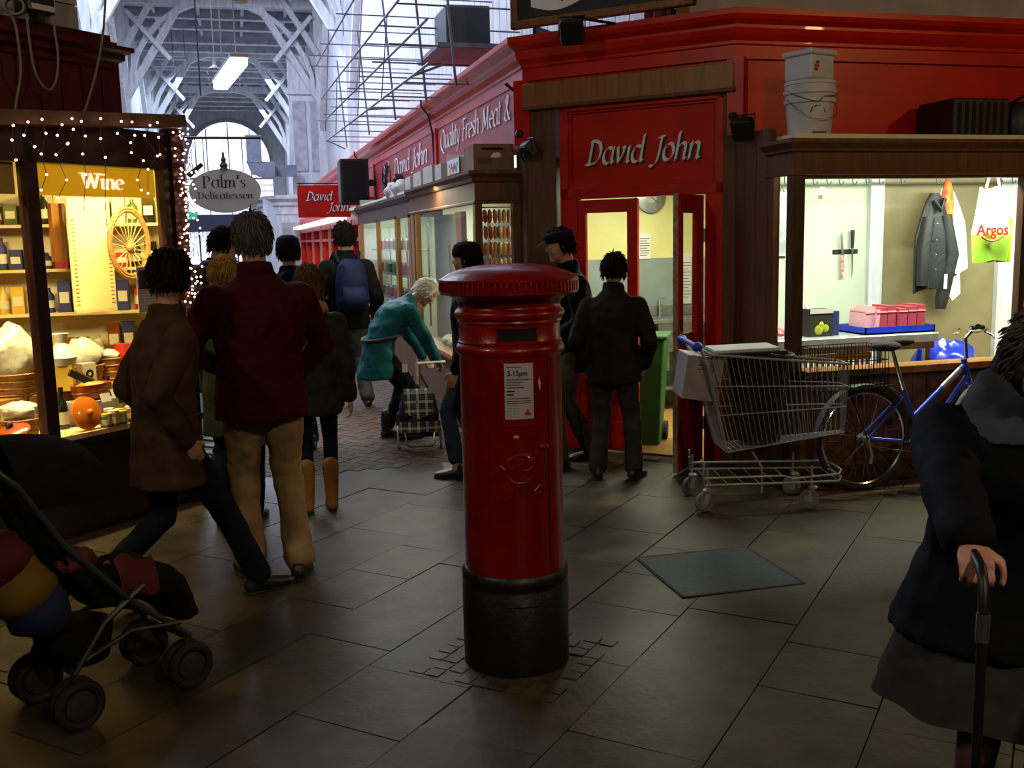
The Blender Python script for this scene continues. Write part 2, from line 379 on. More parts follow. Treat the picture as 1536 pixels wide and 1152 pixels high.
# roof boards of the avenue
rf = struct('ceiling_avenue', 'timber boarded avenue roof with painted purlins', 'ceiling')
MB().box((-3.3, 30, 9.55), (3.3, 62, 9.75)).build('roof_boarding', 'roof_board', rf)
MB().box((-3.3, 8.0, 9.55), (-2.6, 30, 9.75)).build('roof_boarding', 'roof_board', rf)
MB().box((.9, 8.0, 9.55), (3.3, 30, 9.75)).build('roof_boarding', 'roof_board', rf)
MB().box((-2.6, 8.0, 9.58), (.9, 30, 9.62)).build('rooflight_glazing', mat('frosted_sky', '#dfe6f4', None, .4, emit='#e6ecff', es=1.2), rf)
for yy in range(9, 30, 2): MB().box((-2.6, yy, 9.5), (.9, yy+.06, 9.64)).build('glazing_bar', 'beam_grey', rf)
MB().box((-3.3, 8.0, 4.9), (3.3, 8.1, 9.7)).build('end_boarding', 'roof_board', rf)
for yy in [31 + 1.75*i for i in range(17)]:
    MB().box((-3.1, yy, 9.05 if int(yy) % 2 else 9.2), (3.1, yy+.32, 9.5)).build('purlin', 'beam_grey', rf)
for xx in (-2.1, -.7, .7, 2.1):
    MB().box((xx-.05, 30, 9.3), (xx+.05, 61, 9.56)).build('rafter', 'beam_grey', rf)
def truss(Y, n):
    t = struct('roof_truss', 'white timber arched roof truss, %s along the avenue' % ('first', 'second', 'third', 'fourth')[n], 'truss', (0, Y, 0))
    for s in (-1, 1):
        MB().box((s*2.95-.14, -.14, 0 if s > 0 else 2.5), (s*2.95+.14, .14, 9.5)).build('post', 'white_paint', t)
        MB().bar((s*2.9, 0, 6.2), (s*.95, 0, 9.4), .2, .22, (0, 1, 0)).build('brace', 'white_paint', t)
        MB().bar((s*2.9, -.12, 7.6), (s*1.75, -.12, 9.45), .16, .18, (0, 1, 0)).build('brace', 'white_paint', t)
        MB().bar((s*1.55, -.2, 7.35), (s*2.75, -.2, 8.75), .13, .16, (0, 1, 0)).build('strut', 'white_paint', t)
        MB().bar((s*2.95, 0, 5.2), (s*2.95, 2.6, 8.0), .16, .16, (1, 0, 0)).build('side_brace', 'white_paint', t)
        MB().bar((s*2.95, 0, 5.2), (s*2.95, -2.6, 8.0), .16, .16, (1, 0, 0)).build('side_brace', 'white_paint', t)
    pts = [(2.75*math.cos(math.radians(a)), .02, 6.4+2.75*math.sin(math.radians(a))) for a in range(0, 181, 12)]
    ab = MB()
    for p, q in zip(pts, pts[1:]): ab.bar(p, q, .14, .22, (0, 1, 0))
    ab.build('arch', 'white_paint', t)
    MB().box((-2.9, -.1, 9.0), (2.9, .1, 9.3)).build('collar', 'white_paint', t)
for n, Y in enumerate((25.0, 33.5, 42.5, 52.0)): truss(Y, n)
# end wall with the bright arch
ew = struct('wall_far', 'white end wall of the avenue round the open arch', 'wall', (0, 61, 0))
arc_p = [(2.4*math.cos(math.radians(a)), 6.3+2.4*math.sin(math.radians(a))) for a in range(0, 181, 10)]
eb = MB()
for (x0, z0), (x1, z1) in zip(arc_p, arc_p[1:]):
    eb.add([(x0, 0, z0), (x0, 0, 10), (x1, 0, 10), (x1, 0, z1)], [(0, 1, 2, 3)])
eb.box((-4, 0, 0), (-2.4, .2, 10)).box((2.4, 0, 0), (4, .2, 10)); eb.build('wall_face', 'white_paint', ew)
ab = MB()
for (x0, z0), (x1, z1) in zip(arc_p, arc_p[1:]): ab.bar((x0*.98, -.1, z0), (x1*.98, -.1, z1), .14, .2, (0, 1, 0))
ab.build('arch_ring', 'beam_grey', ew)
for x in (-1.2, 0, 1.2): MB().box((x-.03, -.05, 3.2), (x+.03, 0, 8.6 - abs(x)*.3)).build('glazing_bar', 'beam_grey', ew)
MB().box((-2.4, -.1, 5.4), (2.4, 0, 5.5)).build('glazing_bar', 'beam_grey', ew)
for i in range(14): MB().box((-2.3+.35*i, -.05, 4.7), (-2.28+.35*i, -.02, 5.1)).build('railing_bar', 'black_plastic', ew)
MB().box((-2.4, -.06, 4.72), (2.4, -.02, 4.76)).build('railing_rail', 'black_plastic', ew)
MB().box((-2.4, -.06, 5.06), (2.4, -.02, 5.1)).build('railing_rail', 'black_plastic', ew)
# far shop across the avenue: dark blue board over lit windows
mat('far_blue', '#2a3046', '#222738', .6, scale=2)
mat('lit_window', '#dfe4ee', None, .4, emit='#e8ecff', es=.9)
fs = struct('far_shop', 'far shopfront with dark blue board across the end of the avenue', 'shopfront', (-.6, 44, 0))
MB().box((-2.4, 0, 2.25), (1.35, .3, 2.95)).build('board', 'far_blue', fs)
MB().box((-2.4, .2, .5), (1.35, .3, 2.25)).build('lit_glazing', 'lit_window', fs)
MB().box((-2.4, 0, 0), (1.35, .3, .9)).build('stall_riser', 'far_blue', fs)
for x in (-2.4, -1.6, -.8, 0, .7, 1.3): MB().box((x, -.02, .9), (x+.06, .1, 2.25)).build('mullion', 'far_blue', fs)
for i in range(22): MB().box((-2.3+.165*i, .1, 2.0), (-2.28+.165*i, .15, 2.25)).build('slat', 'far_blue', fs)
mat('exit_green', '#0f9a72', None, .4, emit='#20c090', es=.8)
ex = thing('exit_sign', 'small lit green exit sign far down the avenue', 'sign', (-1.48, 38, 2.62))
MB().box((-.27, 0, 0), (.27, .05, .28)).build('panel', 'exit_green', ex)
for x in (-.2, .2): MB().tube([(x, .02, .28), (x, .02, 6.9)], .01, 5).build('cord', 'black_plastic', ex)
# white shop at the far right of the avenue
ws = struct('white_shop', 'white painted corner shop with moulded cornice beyond the butcher', 'shopfront', (0, 0, 0))
MB().box((.95, 33.2, 0), (3.1, 43, 3.1)).build('wall', 'white_paint', ws)
pth = [(.95, 43), (.95, 33.9), (1.45, 33.0), (3.1, 33.0)]; ot = [(-1, 0), (-1, -.35), (-.4, -1), (0, -1)]
sweep(pth, ot, [(.0, 2.6), (.04, 2.62), (.04, 2.85), (.12, 2.9), (.12, 3.0), (.25, 3.1), (.25, 3.2), (0, 3.22)]).build('cornice', 'white_paint', ws)
MB().box((1.35, 33.0, 0), (3.1, 33.2, 2.6)).build('front', 'white_paint', ws)
for x in (1.5, 2.25): MB().box((x, 32.97, .8), (x+.6, 33.0, 2.35)).build('window_pane', 'plaster_pale', ws)
MB().box((1.95, 33.6, 3.2), (3.05, 33.8, 7.6)).build('upper_wall', 'white_paint', ws)
for x in (2.05, 2.6): MB().box((x, 33.55, 4.0), (x+.4, 33.6, 6.2)).build('upper_panel', 'beam_grey', ws)
MB().box((1.9, 33.5, 6.4), (3.05, 33.62, 6.6)).build('upper_rail', 'white_paint', ws)
# ================================================================== SETTING: butcher's shop
CL, CR = (2.30, 7.84), (3.485, 6.655)
CH = frame((2.30, 7.84, 0), (1, -1, 0), (1, 1, 0)); CHL = 1.676
bs = struct('butcher_shopfront', 'red and oak butcher shopfront with chamfered corner entrance', 'shopfront', (2.9, 7.25, 0))
path = [(2.30, 33.0), (2.30, 7.84), (3.485, 6.655), (9.5, 6.655)]
k8 = math.tan(PI/8); outs = [(-1, 0), (-1, -k8), (-k8, -1), (0, -1)]
prof = [(0, 2.93), (.035, 2.93), (.035, 3.02), (.05, 3.03), (.05, 3.05), (.085, 3.09), (.1, 3.13), (.1, 3.15), (.15, 3.18), (.165, 3.21), (.165, 3.25), (-.9, 3.26)]
sweep(path, outs, prof).build('cornice', 'red_paint', bs, world=True)
sweep(path, outs, [(.0, 2.70), (.004, 2.93)]).build('fascia_ground', 'red_paint', bs, world=True)
BW = lambda a, b, nm, mt, M=None, par=bs, bev=0: MB().box(a, b, M).build(nm, mt, par, world=True, bevel=bev)
# chamfer
BW((.0, -.005, 0), (.256, .1, 2.9), 'pilaster', 'oak', CH)
BW((1.61, -.005, 0), (1.70, .1, 2.75), 'pilaster', 'oak', CH)
BW((-.01, -.05, 2.725), (1.69, .1, 2.905), 'lintel', 'pine', CH, bev=.004)
BW((-.02, -.06, 2.705), (1.70, .1, 2.73), 'lintel_moulding', 'oak', CH)
BW((-.10, -.03, 2.44), (.035, .12, 2.94), 'fascia_end_block', 'red_paint', CH)
BW((1.64, -.03, 2.40), (1.76, .12, 2.94), 'fascia_end_block', 'red_paint', CH)
sp = BW((.286, .06, 2.08), (1.61, .09, 2.71), 'sign_panel', 'red_sign', CH)
for a, b in (((.286, .0, 2.0), (.36, .09, 2.71)), ((1.55, .0, 0), (1.61, .09, 2.71)), ((.286, .0, 2.0), (1.61, .09, 2.085)), ((.286, .0, 2.67), (1.61, .09, 2.72)), ((.286, 0, 0), (.43, .09, 2.0)), ((1.475, 0, 0), (1.555, .09, 2.0))):
    BW(a, b, 'door_surround', 'red_door', CH, bev=.004)
for a, b in (((.36, .03, 2.085), (.375, .07, 2.67)), ((1.535, .03, 2.085), (1.55, .07, 2.67)), ((.375, .03, 2.655), (1.535, .07, 2.67)), ((.375, .03, 2.085), (1.535, .07, 2.10))):
    BW(a, b, 'panel_bead', 'red_paint', CH)
Msign = CH @ frame((.487, .056, 2.262), (1, 0, 0), (0, 0, 1))
Mshad = CH @ frame((.502, .058, 2.246), (1, 0, 0), (0, 0, 1))
sign_text('lettering_shadow', 'David John', .122, .033, 38, Mshad, 'letter_black', bs, .22, .02, .002, width=.93)
sign_text('lettering', 'David John', .122, .033, 38, Msign, 'letter_white', bs, .22, .02, .004, width=.93)
for s in (-.06, 1.68):
    MB().lathe([(.03, 0), (.03, .03), (.012, .045)], CH @ Vector((s, -.03, 2.53)), 12, Matrix.Rotation(PI/2, 3, 'X')).build('fascia_knob', 'black_plastic', bs, world=True)
# left fascia sign panels (avenue side)
mat('sign_daylit_red', '#a8323a', '#962832', .45, scale=3)  # red sign panels with the pink cast of daylight painted in
def avenue_text(par, text, size, nib, y0, z, width):
    return sign_text('lettering', text, size, nib, 30, frame((2.268, y0, z), (0, -1, 0), (0, 0, 1)), 'letter_white', par, .2, 0, .004, width=width)
pn = [(7.9, 11.35), (11.45, 16.6), (16.7, 22.0), (22.1, 32.9)]
for i, (a, b) in enumerate(pn):
    p_ = MB().box((2.275, a, 2.40), (2.33, b, 2.93)).build('sign_panel', 'sign_daylit_red', bs, world=True)
    if i == 0: avenue_text(bs, 'Quality Fresh Meat &', .14, .026, 11.15, 2.685, 2.95)
    if i == 1: avenue_text(bs, 'David John', .16, .03, 14.55, 2.62, 2.6)
    BW((2.25, b-.02, 2.40), (2.33, b+.12, 2.95), 'panel_divider', 'red_paint')
# right fascia
BW((3.485, 6.655, 2.28), (9.5, 6.75, 2.95), 'fascia', 'red_paint')
# planked return wall
y = 6.655; i = 0
while y > 6.19:
    BW((3.5 - .003*(i % 2), y-.078, 0), (3.56, y-.002, 2.40), 'plank', 'oak'); y -= .08; i += 1
# right bay
sweep([(3.5, 6.2), (3.5, 5.85), (9.5, 5.85)], [(-1, 0), (-1, -1), (0, -1)], [(0, 2.07), (.012, 2.075), (.012, 2.095), (0, 2.1), (0, 2.215), (.02, 2.225), (.02, 2.24), (.045, 2.265), (.06, 2.275), (.06, 2.30), (-.85, 2.305)]).build('bay_cornice', 'oak', bs, world=True)
BW((3.52, 5.87, 2.05), (9.5, 5.95, 2.1), 'bay_head', 'oak_dark')
BW((3.5, 6.10, .72), (3.55, 6.2, 2.08), 'jamb', 'oak')
BW((3.5, 5.85, .0), (3.585, 5.93, 2.08), 'corner_post', 'oak_dark')
BW((5.30, 5.86, .78), (5.35, 5.92, 2.07), 'mullion', 'oak_dark')
BW((3.46, 5.80, .745), (9.5, 6.0, .79), 'sill', 'pine'); BW((3.46, 5.8, .745), (3.6, 6.2, .79), 'sill', 'pine')
BW((3.585, 5.90, .79), (5.30, 5.906, 2.07), 'window_pane', GL); BW((5.35, 5.90, .79), (9.5, 5.906, 2.07), 'window_pane', GL)
BW((3.535, 5.93, .79), (3.541, 6.1, 2.07), 'window_pane', GL)
x = 3.585
while x < 6.2:
    BW((x+.002, 5.868, .12), (x+.108, 5.93, .745), 'plank', 'oak'); x += .11
BW((3.5, 5.84, 0), (9.5, 5.93, .12), 'plinth', 'oak_dark')
BW((3.5, 5.93, 0), (3.56, 6.2, .745), 'plank', 'oak')
# left bay (two glazed stretches along the avenue)
sweep([(1.9, 11.15), (1.9, 8.02), (2.3, 8.02)], [(-1, 0), (-1, -1), (0, -1)], [(0, 1.99), (.012, 1.995), (.012, 2.01), (0, 2.02), (0, 2.16), (.02, 2.17), (.03, 2.2), (.055, 2.225), (.06, 2.23), (.06, 2.255), (-.45, 2.26)]).build('bay_cornice', 'oak', bs, world=True)
sweep([(1.93, 16.3), (1.93, 11.3), (2.3, 11.3)], [(-1, 0), (-1, -1), (0, -1)], [(0, 1.97), (0, 2.14), (.02, 2.15), (.05, 2.2), (.05, 2.235), (-.42, 2.24)]).build('bay_cornice', 'oak_dark', bs, world=True)
for a, b in (((1.9, 8.02, 0), (1.96, 8.1, 2.0)), ((1.9, 10.95, 0), (1.98, 11.12, 2.0)), ((1.9, 10.6, .66), (1.96, 10.95, 2.0)) if False else ((1.9, 10.8, .66), (1.95, 10.86, 2.0)), ((2.22, 8.02, 0), (2.3, 8.1, 2.0)), ((1.93, 11.35, 0), (2.0, 11.5, 2.0)), ((1.93, 12.35, .6), (1.98, 12.5, 2.0)), ((1.93, 14.1, .6), (1.98, 14.2, 2.0)), ((1.93, 16.15, 0), (2.0, 16.3, 2.0))):
    BW(a, b, 'post', 'pine' if a[1] > 9 else 'oak')
BW((1.86, 7.98, .615), (2.06, 11.1, .655), 'sill', 'pine'); BW((1.86, 7.98, .615), (2.3, 8.14, .655), 'sill', 'pine'); BW((1.9, 11.3, .575), (2.05, 16.3, .615), 'sill', 'pine')
BW((1.93, 8.1, .655), (1.936, 10.95, 2.0), 'window_pane', GL); BW((1.96, 8.055, .655), (2.22, 8.061, 2.0), 'window_pane', GL); BW((1.96, 11.5, .615), (1.966, 16.2, 2.0), 'window_pane', GL)
y = 8.1
while y < 16.2:
    BW((1.915, y+.002, .1), (1.96, y+.133, .6), 'plank', 'oak'); y += .135
x = 1.96
while x < 2.25: BW((x+.002, 8.035, .1), (x+.083, 8.09, .615), 'plank', 'oak'); x += .085
BW((1.9, 8.02, 0), (1.98, 16.3, .1), 'plinth', 'oak_dark'); BW((1.9, 8.02, 0), (2.3, 8.1, .1), 'plinth', 'oak_dark')
# farther red stretch of the avenue side
for yy in (16.4, 18.2, 20.2, 22.4, 24.8, 27.4, 30.2, 32.8): BW((2.05, yy, 0), (2.2, yy+.14, 2.1), 'red_post', 'red_door')
BW((2.05, 16.4, 2.0), (2.25, 33, 2.42), 'red_frieze', 'red_paint'); BW((2.05, 16.4, 1.72), (2.12, 33, 1.78), 'red_transom', 'red_door'); BW((2.05, 16.4, 0), (2.2, 33, .7), 'red_riser', 'red_door')
BW((2.16, 16.5, .7), (2.166, 33, 2.0), 'window_pane', GL)
BW((1.85, 19.0, 2.12), (2.08, 33, 2.2), 'awning_glow', mat('strip_white', '#ffffff', None, .4, emit='#f4f6ff', es=1.2))  # white awning strip, its brightness put in as glow; no lamp here
# doors
d1 = struct('door_1', 'closed red half of the butcher door with glazed upper panel', 'door', (2.30, 7.84, 0), -PI/4)
for a, b in (((.43, .01, .02), (.50, .05, 1.99)), ((.85, .01, .02), (.936, .05, 1.99)), ((.5, .01, 1.89), (.85, .05, 1.99)), ((.5, .01, .02), (.85, .05, .25)), ((.5, .01, .85), (.85, .05, .98))):
    MB().box(a, b).build('door_rail', 'red_door', d1, bevel=.003)
MB().box((.5, .022, .25), (.85, .04, .85)).build('door_panel', 'red_door', d1); MB().box((.5, .03, .98), (.85, .034, 1.89)).build('pane', GL, d1)
d2 = struct('door_2', 'open red half of the butcher door with narrow glazed panel', 'door', (3.325, 6.815, 0), math.radians(225))
mat('door_edge', '#a89a8a', '#7c5a48', .5, scale=20)
for a, b in (((.01, -.02, .02), (.15, .02, 1.99)), ((.44, -.02, .02), (.54, .02, 1.99)), ((.15, -.02, 1.86), (.44, .02, 1.99)), ((.15, -.02, .02), (.44, .02, .25)), ((.15, -.02, .80), (.44, .02, 1.0))):
    MB().box(a, b).build('door_rail', 'red_door', d2, bevel=.003)
MB().box((.15, -.008, .25), (.44, .008, .8)).build('door_panel', 'red_door', d2); MB().box((.15, -.003, 1.0), (.44, .003, 1.86)).build('pane', GL, d2)
MB().box((.54, -.018, .02), (.546, .018, 1.99)).build('door_edge', 'door_edge', d2)
MB().tube([(.49, .02, 1.02), (.49, .07, 1.02), (.40, .075, 1.02)], .009).build('handle', mat('brass', '#b08a3a', None, .3, .9), d2, smooth=True)
MB().box((.455, .02, .92), (.525, .026, 1.12)).build('handle_plate', 'brass', d2)
for z in (.3, 1.0, 1.7): MB().lathe([(.012, -.05), (.012, .05)], (.0, .02, z), 8).build('hinge', 'steel', d2)
# shop interior
FPOLY = [(1.97, 8.12), (2.3, 8.12), (2.36, 7.9), (3.55, 6.72), (3.57, 5.96), (8, 5.96), (8, 20), (1.97, 20)]
tag(MB().prism(FPOLY, .012, Matrix.Translation((0, 0, -.008))).build('floor_shop', 'shop_floor'), 'wooden boarded floor inside the butcher shop', 'floor', kind='structure')
cs = struct('ceiling_shop', 'pale ceiling inside the butcher shop', 'ceiling')
MB().prism([(1.97, 8.12), (3.15, 8.12), (3.15, 20), (1.97, 20)], .05, Matrix.Translation((0, 0, 2.235))).build('avenue_ceiling', 'wall_cream', cs)
MB().prism([(2.36, 7.9), (3.55, 6.72), (3.57, 5.96), (8, 5.96), (8, 10), (3.15, 10), (3.15, 8.12), (2.3, 8.12)], .05, Matrix.Translation((0, 0, 2.295))).build('corner_ceiling', 'wall_cream', cs)
BW((2.28, 7.84, 0), (2.34, 8.1, 2.94), 'corner_boarding', 'oak')
wi = struct('wall_inside', 'painted walls inside the butcher shop', 'wall')
MB().box((3.1, 9.4, 1.48), (5.4, 9.5, 2.36)).build('upper_wall', 'wall_yellow', wi); MB().box((3.1, 9.4, 0), (5.4, 9.5, 1.48)).build('dado', 'wall_grey', wi)
MB().box((3.9, 7.55, 0), (5.27, 7.62, 2.36)).build('window_back', 'wall_mint', wi); MB().box((5.23, 7.50, 0), (5.36, 7.62, 2.36)).build('door_jamb', 'white_paint', wi)
MB().box((5.36, 7.55, 0), (6.9, 7.62, 2.36)).build('window_back', 'wall_olive', wi); MB().box((6.55, 7.50, 0), (6.72, 7.58, 2.36)).build('door_jamb', 'white_paint', wi)
MB().box((6.9, 7.55, 0), (8, 7.62, 2.36)).build('window_back', 'wall_grey', wi)
MB().box((3.1, 9.5, 0), (3.2, 20, 2.36)).build('side_wall', 'wall_cream', wi); MB().box((3.2, 9.4, 0), (3.1, 9.5, 2.36)).build('corner', 'wall_cream', wi)
MB().box((1.97, 16.2, 0), (3.2, 16.28, 2.36)).build('cross_wall', 'wall_mint', wi)
MB().box((2.3, 16.28, 0), (3.2, 33, 2.4)).build('far_back', 'wall_cream', wi)
MB().box((5.4, 7.62, 0), (5.5, 9.5, 2.36)).build('passage_wall', 'wall_yellow', wi)
MB().box((8, 5.9, 0), (8.1, 20, 2.4)).build('end_wall', 'wall_mint', wi)
area('window_tube', (5.4, 6.12, 2.27), (5.4, 6.5, 1.0), 3.6, .14, 165, WHITE)
area('shop_tube', (3.7, 8.3, 2.27), (3.7, 8.3, 0), 1.2, .15, 55, lin('#fbffe0'))
area('left_window_tube', (2.3, 9.5, 2.22), (2.35, 9.5, 0), .14, 2.6, 60, lin('#fffbd8'))
area('left_window_tube', (2.4, 13.8, 2.2), (2.4, 13.8, 0), .14, 4.0, 60, lin('#f2ffe8'))
area('far_shop_tube', (2.35, 24, 1.98), (2.2, 24, 0), .1, 14, 60, lin('#f2f6ff'))
# ================================================================== SETTING: delicatessen
DX = lambda s, d, z: None
DE = frame((-1.30, 5.98, 0), (1, 1, 0), (-1, 1, 0)); DEL = 1.40
ds = struct('deli_shopfront', 'dark wooden delicatessen window front strung with lights', 'shopfront', (-.9, 6.6, 0))
DW = lambda a, b, nm, mt, bev=0, par=ds: MB().box(a, b, DE).build(nm, mt, par, world=True, bevel=bev)
def ds_s(px, py=None): # local s of a picture column on the deli front
    d = ray(px, 400); n = Vector((-1, 1, 0)); t = n.dot(Vector((-1.30, 5.98, 0))-CAM)/n.dot(d); p = CAM+d*t; return (p.x+1.30)*math.sqrt(2)
DW((-1.6, 0, 0), (DEL, .08, .56), 'stall_riser', 'deli_wood'); DW((-1.6, -.06, .555), (DEL, .12, .60), 'sill', 'deli_wood', .004)
for s0, s1 in ((.272, .352), (1.235, 1.36), (-1.0, -.9)): DW((s0, -.02, .6), (s1, .06, 2.42), 'post', 'deli_wood', .003)
DW((-1.6, -.02, 2.19), (1.36, .08, 2.42), 'head', 'deli_wood')
DW((-.9, .02, .6), (.272, .026, 2.2), 'window_pane', GL); DW((.352, .02, .6), (1.235, .026, 2.2), 'window_pane', GL)
y0 = -1.6
while y0 < .985:
    DW((y0+.004, .10, 2.42), (y0+.138, .16, 2.95), 'board', 'burgundy'); y0 += .14
DW((-1.6, .16, 2.3), (1.06, .3, 3.0), 'board_backing', 'burgundy')
sweep([(DE @ Vector((-1.6, .1, 0)))[:2], (DE @ Vector((1.02, .1, 0)))[:2], (DE @ Vector((1.02, .9, 0)))[:2]], [(.7071, -.7071), (1.414, 0), (.7071, .7071)],
      [(0, 2.78), (.02, 2.79), (.02, 2.82), (.05, 2.84), (.05, 2.87), (.09, 2.89), (.09, 2.915), (-.5, 2.92)]).build('cornice', 'burgundy', ds, world=True)
# sloping eave board over the window
ev = MB(); e0, e1 = DE @ Vector((-.6, -.1, 2.355)), DE @ Vector((1.31, -.1, 2.485))
ev.bar(e0, e1, .16, .075).build('eave', 'eave', ds, world=True)
DW((1.30, -.04, .0), (1.40, .06, 2.45), 'end_post', 'deli_wood')
MB().box((-.37, 6.95, 0), (-.33, 7.64, 2.45)).build('side_wall', 'deli_wood', ds, world=True)
mat('brick_white', '#b0ada0', '#98958a', .7, scale=5)
up = struct('wall_above_deli', 'pale painted brick wall above the delicatessen cornice', 'wall')
r = 0; z = 2.93
while z < 4.8:
    x0 = -1.6 - (.11 if r % 2 else 0)
    while x0 < .84:
        e = min(x0+.43, .86)
        MB().box((x0+.006, .18, z+.005), (e-.006, .32, z+.205), DE).build('block', 'brick_white', up, world=True); x0 += .44
    z += .21; r += 1
MB().box((-1.7, .2, 2.93), (.85, .31, 4.8), DE).build('mortar', 'plaster_pale', up, world=True)
# deli interior
mat('deli_cream', '#e9d9a0', '#dccb8e', .55, scale=3)
mat('deli_shelf', '#e0c98a', '#cdb575', .5, scale=4)
di = struct('wall_deli_inside', 'cream walls and shelves inside the delicatessen', 'wall')
DI = lambda a, b, nm, mt: MB().box(a, b, DE).build(nm, mt, di, world=True)
DPOLY = [(-2.35, 5.02), (-.40, 6.97), (-.40, 7.6), (-3.2, 7.6), (-3.2, 5.02)]
MB().box((-3.2, 7.6, 0), (-.33, 7.64, 2.42)).build('back_wall', 'deli_cream', di); MB().prism(DPOLY, .05, Matrix.Translation((0, 0, 2.37))).build('soffit', 'deli_cream', di)
MB().prism(DPOLY, .04, Matrix.Translation((0, 0, .56))).build('display_deck', 'deli_shelf', di); MB().box((-.40, 6.97, .6), (-.37, 7.6, 2.4)).build('end_wall', 'deli_cream', di)
area('deli_tube', DE @ Vector((.6, .16, 2.33)), DE @ Vector((.6, .5, .8)), 1.4, .1, 135, lin('#ffe9a8'))
area('deli_tube', DE @ Vector((-.5, .3, 2.33)), DE @ Vector((-.5, .5, .8)), .9, .1, 95, lin('#ffe9a8'))
# ================================================================== helper: plain-font text as mesh
def font_text(name, text, size, M, mt, parent, extrude=.001, bold=0, shear=0, align='CENTER', world=True):
    cu = bpy.data.curves.new(name, 'FONT'); cu.body = text; cu.size = size; cu.extrude = extrude; cu.offset = bold; cu.shear = shear; cu.align_x = align
    cu.resolution_u = 3
    ob = bpy.data.objects.new(name, cu); COL.objects.link(ob); dg = bpy.context.evaluated_depsgraph_get(); dg.update()
    me = bpy.data.meshes.new_from_object(ob.evaluated_get(dg)); bpy.data.objects.remove(ob); bpy.data.curves.remove(cu)
    if world and parent is not None: M = WORLD[parent.name].inverted() @ M
    me.transform(M); me.materials.clear(); me.materials.append(MATS[mt] if isinstance(mt, str) else mt); me.name = name
    o = bpy.data.objects.new(name, me); COL.objects.link(o)
    if parent is not None: o.parent = parent
    WORLD[o.name] = WORLD[parent.name] if parent is not None else Matrix(); return o
# ================================================================== pillar box
pb = thing('pillar_box', 'red cast iron pillar post box with fluted cap and black base', 'post box', (1.027, 3.797, 0), math.radians(-7))
MB().lathe([(.0, .0), (.216, .0), (.216, .33), (.212, .335), (.212, .35), (.216, .355), (.216, .385), (.205, .40), (.19, .40)], n=64, caps=False).build('base', 'pillar_black', pb, smooth=True)
body = MB().lathe([(.198, .39), (.201, .41), (.201, 1.255), (.204, 1.262), (.213, 1.272), (.216, 1.285), (.211, 1.298), (.204, 1.306), (.205, 1.315), (.199, 1.322), (.199, 1.385), (.206, 1.392), (.204, 1.40), (.215, 1.41), (.218, 1.422), (.213, 1.434), (.204, 1.44), (.2, 1.452), (.205, 1.47), (.235, 1.492), (.25, 1.498)], n=72, caps=False)
body.build('body', 'pillar_red', pb, smooth=True)
cap = MB().lathe([(.22, 1.49), (.268, 1.498), (.272, 1.502), (.272, 1.508), (.266, 1.511), (.266, 1.543), (.273, 1.546), (.273, 1.556), (.262, 1.562), (.235, 1.578), (.19, 1.594), (.14, 1.604), (.08, 1.611), (.0, 1.613)], n=72, caps=False).build('cap', 'pillar_red', pb, smooth=True)
for i in range(76):
    a = 2*PI*i/76
    o = MB().lathe([(.0045, 1.510), (.0055, 1.516), (.0055, 1.538), (.0045, 1.545)], (.2685*math.cos(a), .2685*math.sin(a), 0), 6).build('flute', 'pillar_red', cap, smooth=True)
def on_cyl(t, z, r): return Vector((r*math.sin(t), -r*math.cos(t), z))
def cyl_patch(t0, t1, z0, z1, r, th, n=12):
    b = MB(); 
    for i in range(n):
        a0, a1 = t0+(t1-t0)*i/n, t0+(t1-t0)*(i+1)/n
        vs = [on_cyl(a0, z0, r+th), on_cyl(a1, z0, r+th), on_cyl(a1, z1, r+th), on_cyl(a0, z1, r+th), on_cyl(a0, z0, r-.004), on_cyl(a1, z0, r-.004), on_cyl(a1, z1, r-.004), on_cyl(a0, z1, r-.004)]
        b.add(vs, [(0, 1, 2, 3), (1, 0, 4, 5), (3, 2, 6, 7)] + ([(0, 3, 7, 4)] if i == 0 else []) + ([(2, 1, 5, 6)] if i == n-1 else []))
    return b
mat('slot_dark', '#020202', None, .9)
cyl_patch(-.40, .40, 1.318, 1.380, .199, .004).build('slot_surround', 'pillar_red', pb)
cyl_patch(-.36, .36, 1.328, 1.368, .199, .0065).build('slot', 'slot_dark', pb)
cyl_patch(-.42, .42, 1.374, 1.384, .199, .014).build('slot_hood', 'pillar_red', pb)
cyl_patch(-.31, .33, 1.00, 1.262, .201, .004).build('notice_frame', 'pillar_red', pb)
mat('notice_white', '#bdb3b6', '#b0a6aa', .35, scale=5)
ntc = cyl_patch(-.26, .28, 1.03, 1.243, .201, .0065).build('notice', 'notice_white', pb)
mat('print_grey', '#4a4448', None, .5); mat('print_black', '#17151a', None, .5); mat('print_red', '#b01818', None, .5)
def cyl_text(text, size, t, z, mt, bold=0):
    o = font_text('notice_print', text, size, Matrix(), mt, ntc, .0004, bold, 0, 'LEFT', False)
    for v_ in o.data.vertices:
        p = v_.co.copy(); a = t + p.x/.2075; v_.co = on_cyl(a, z + p.y, .2078 + (.0004 if p.z > 0 else 0))
cyl_text('5.15pm', .026, -.205, 1.197, 'print_black', .0006)
for z, a, b in ((1.228, -.225, .05), (1.180, -.22, .23), (1.170, -.22, .06), (1.160, -.22, .02), (1.150, -.22, .1), (1.108, -.22, .2), (1.098, -.22, .23), (1.09, -.22, .23)):
    cyl_patch(a, b, z, z+.0035, .2075, .0006, 6).build('notice_print', 'print_grey', ntc)
for z, b in ((1.135, -.08), (1.122, -.1)): cyl_patch(-.22, b, z, z+.006, .2075, .0006, 4).build('notice_print', 'print_black', ntc)
for i in range(5): cyl_patch(-.22, -.01, 1.04+.011*i, 1.0408+.011*i, .2075, .0006, 4).build('notice_print', 'print_grey', ntc)
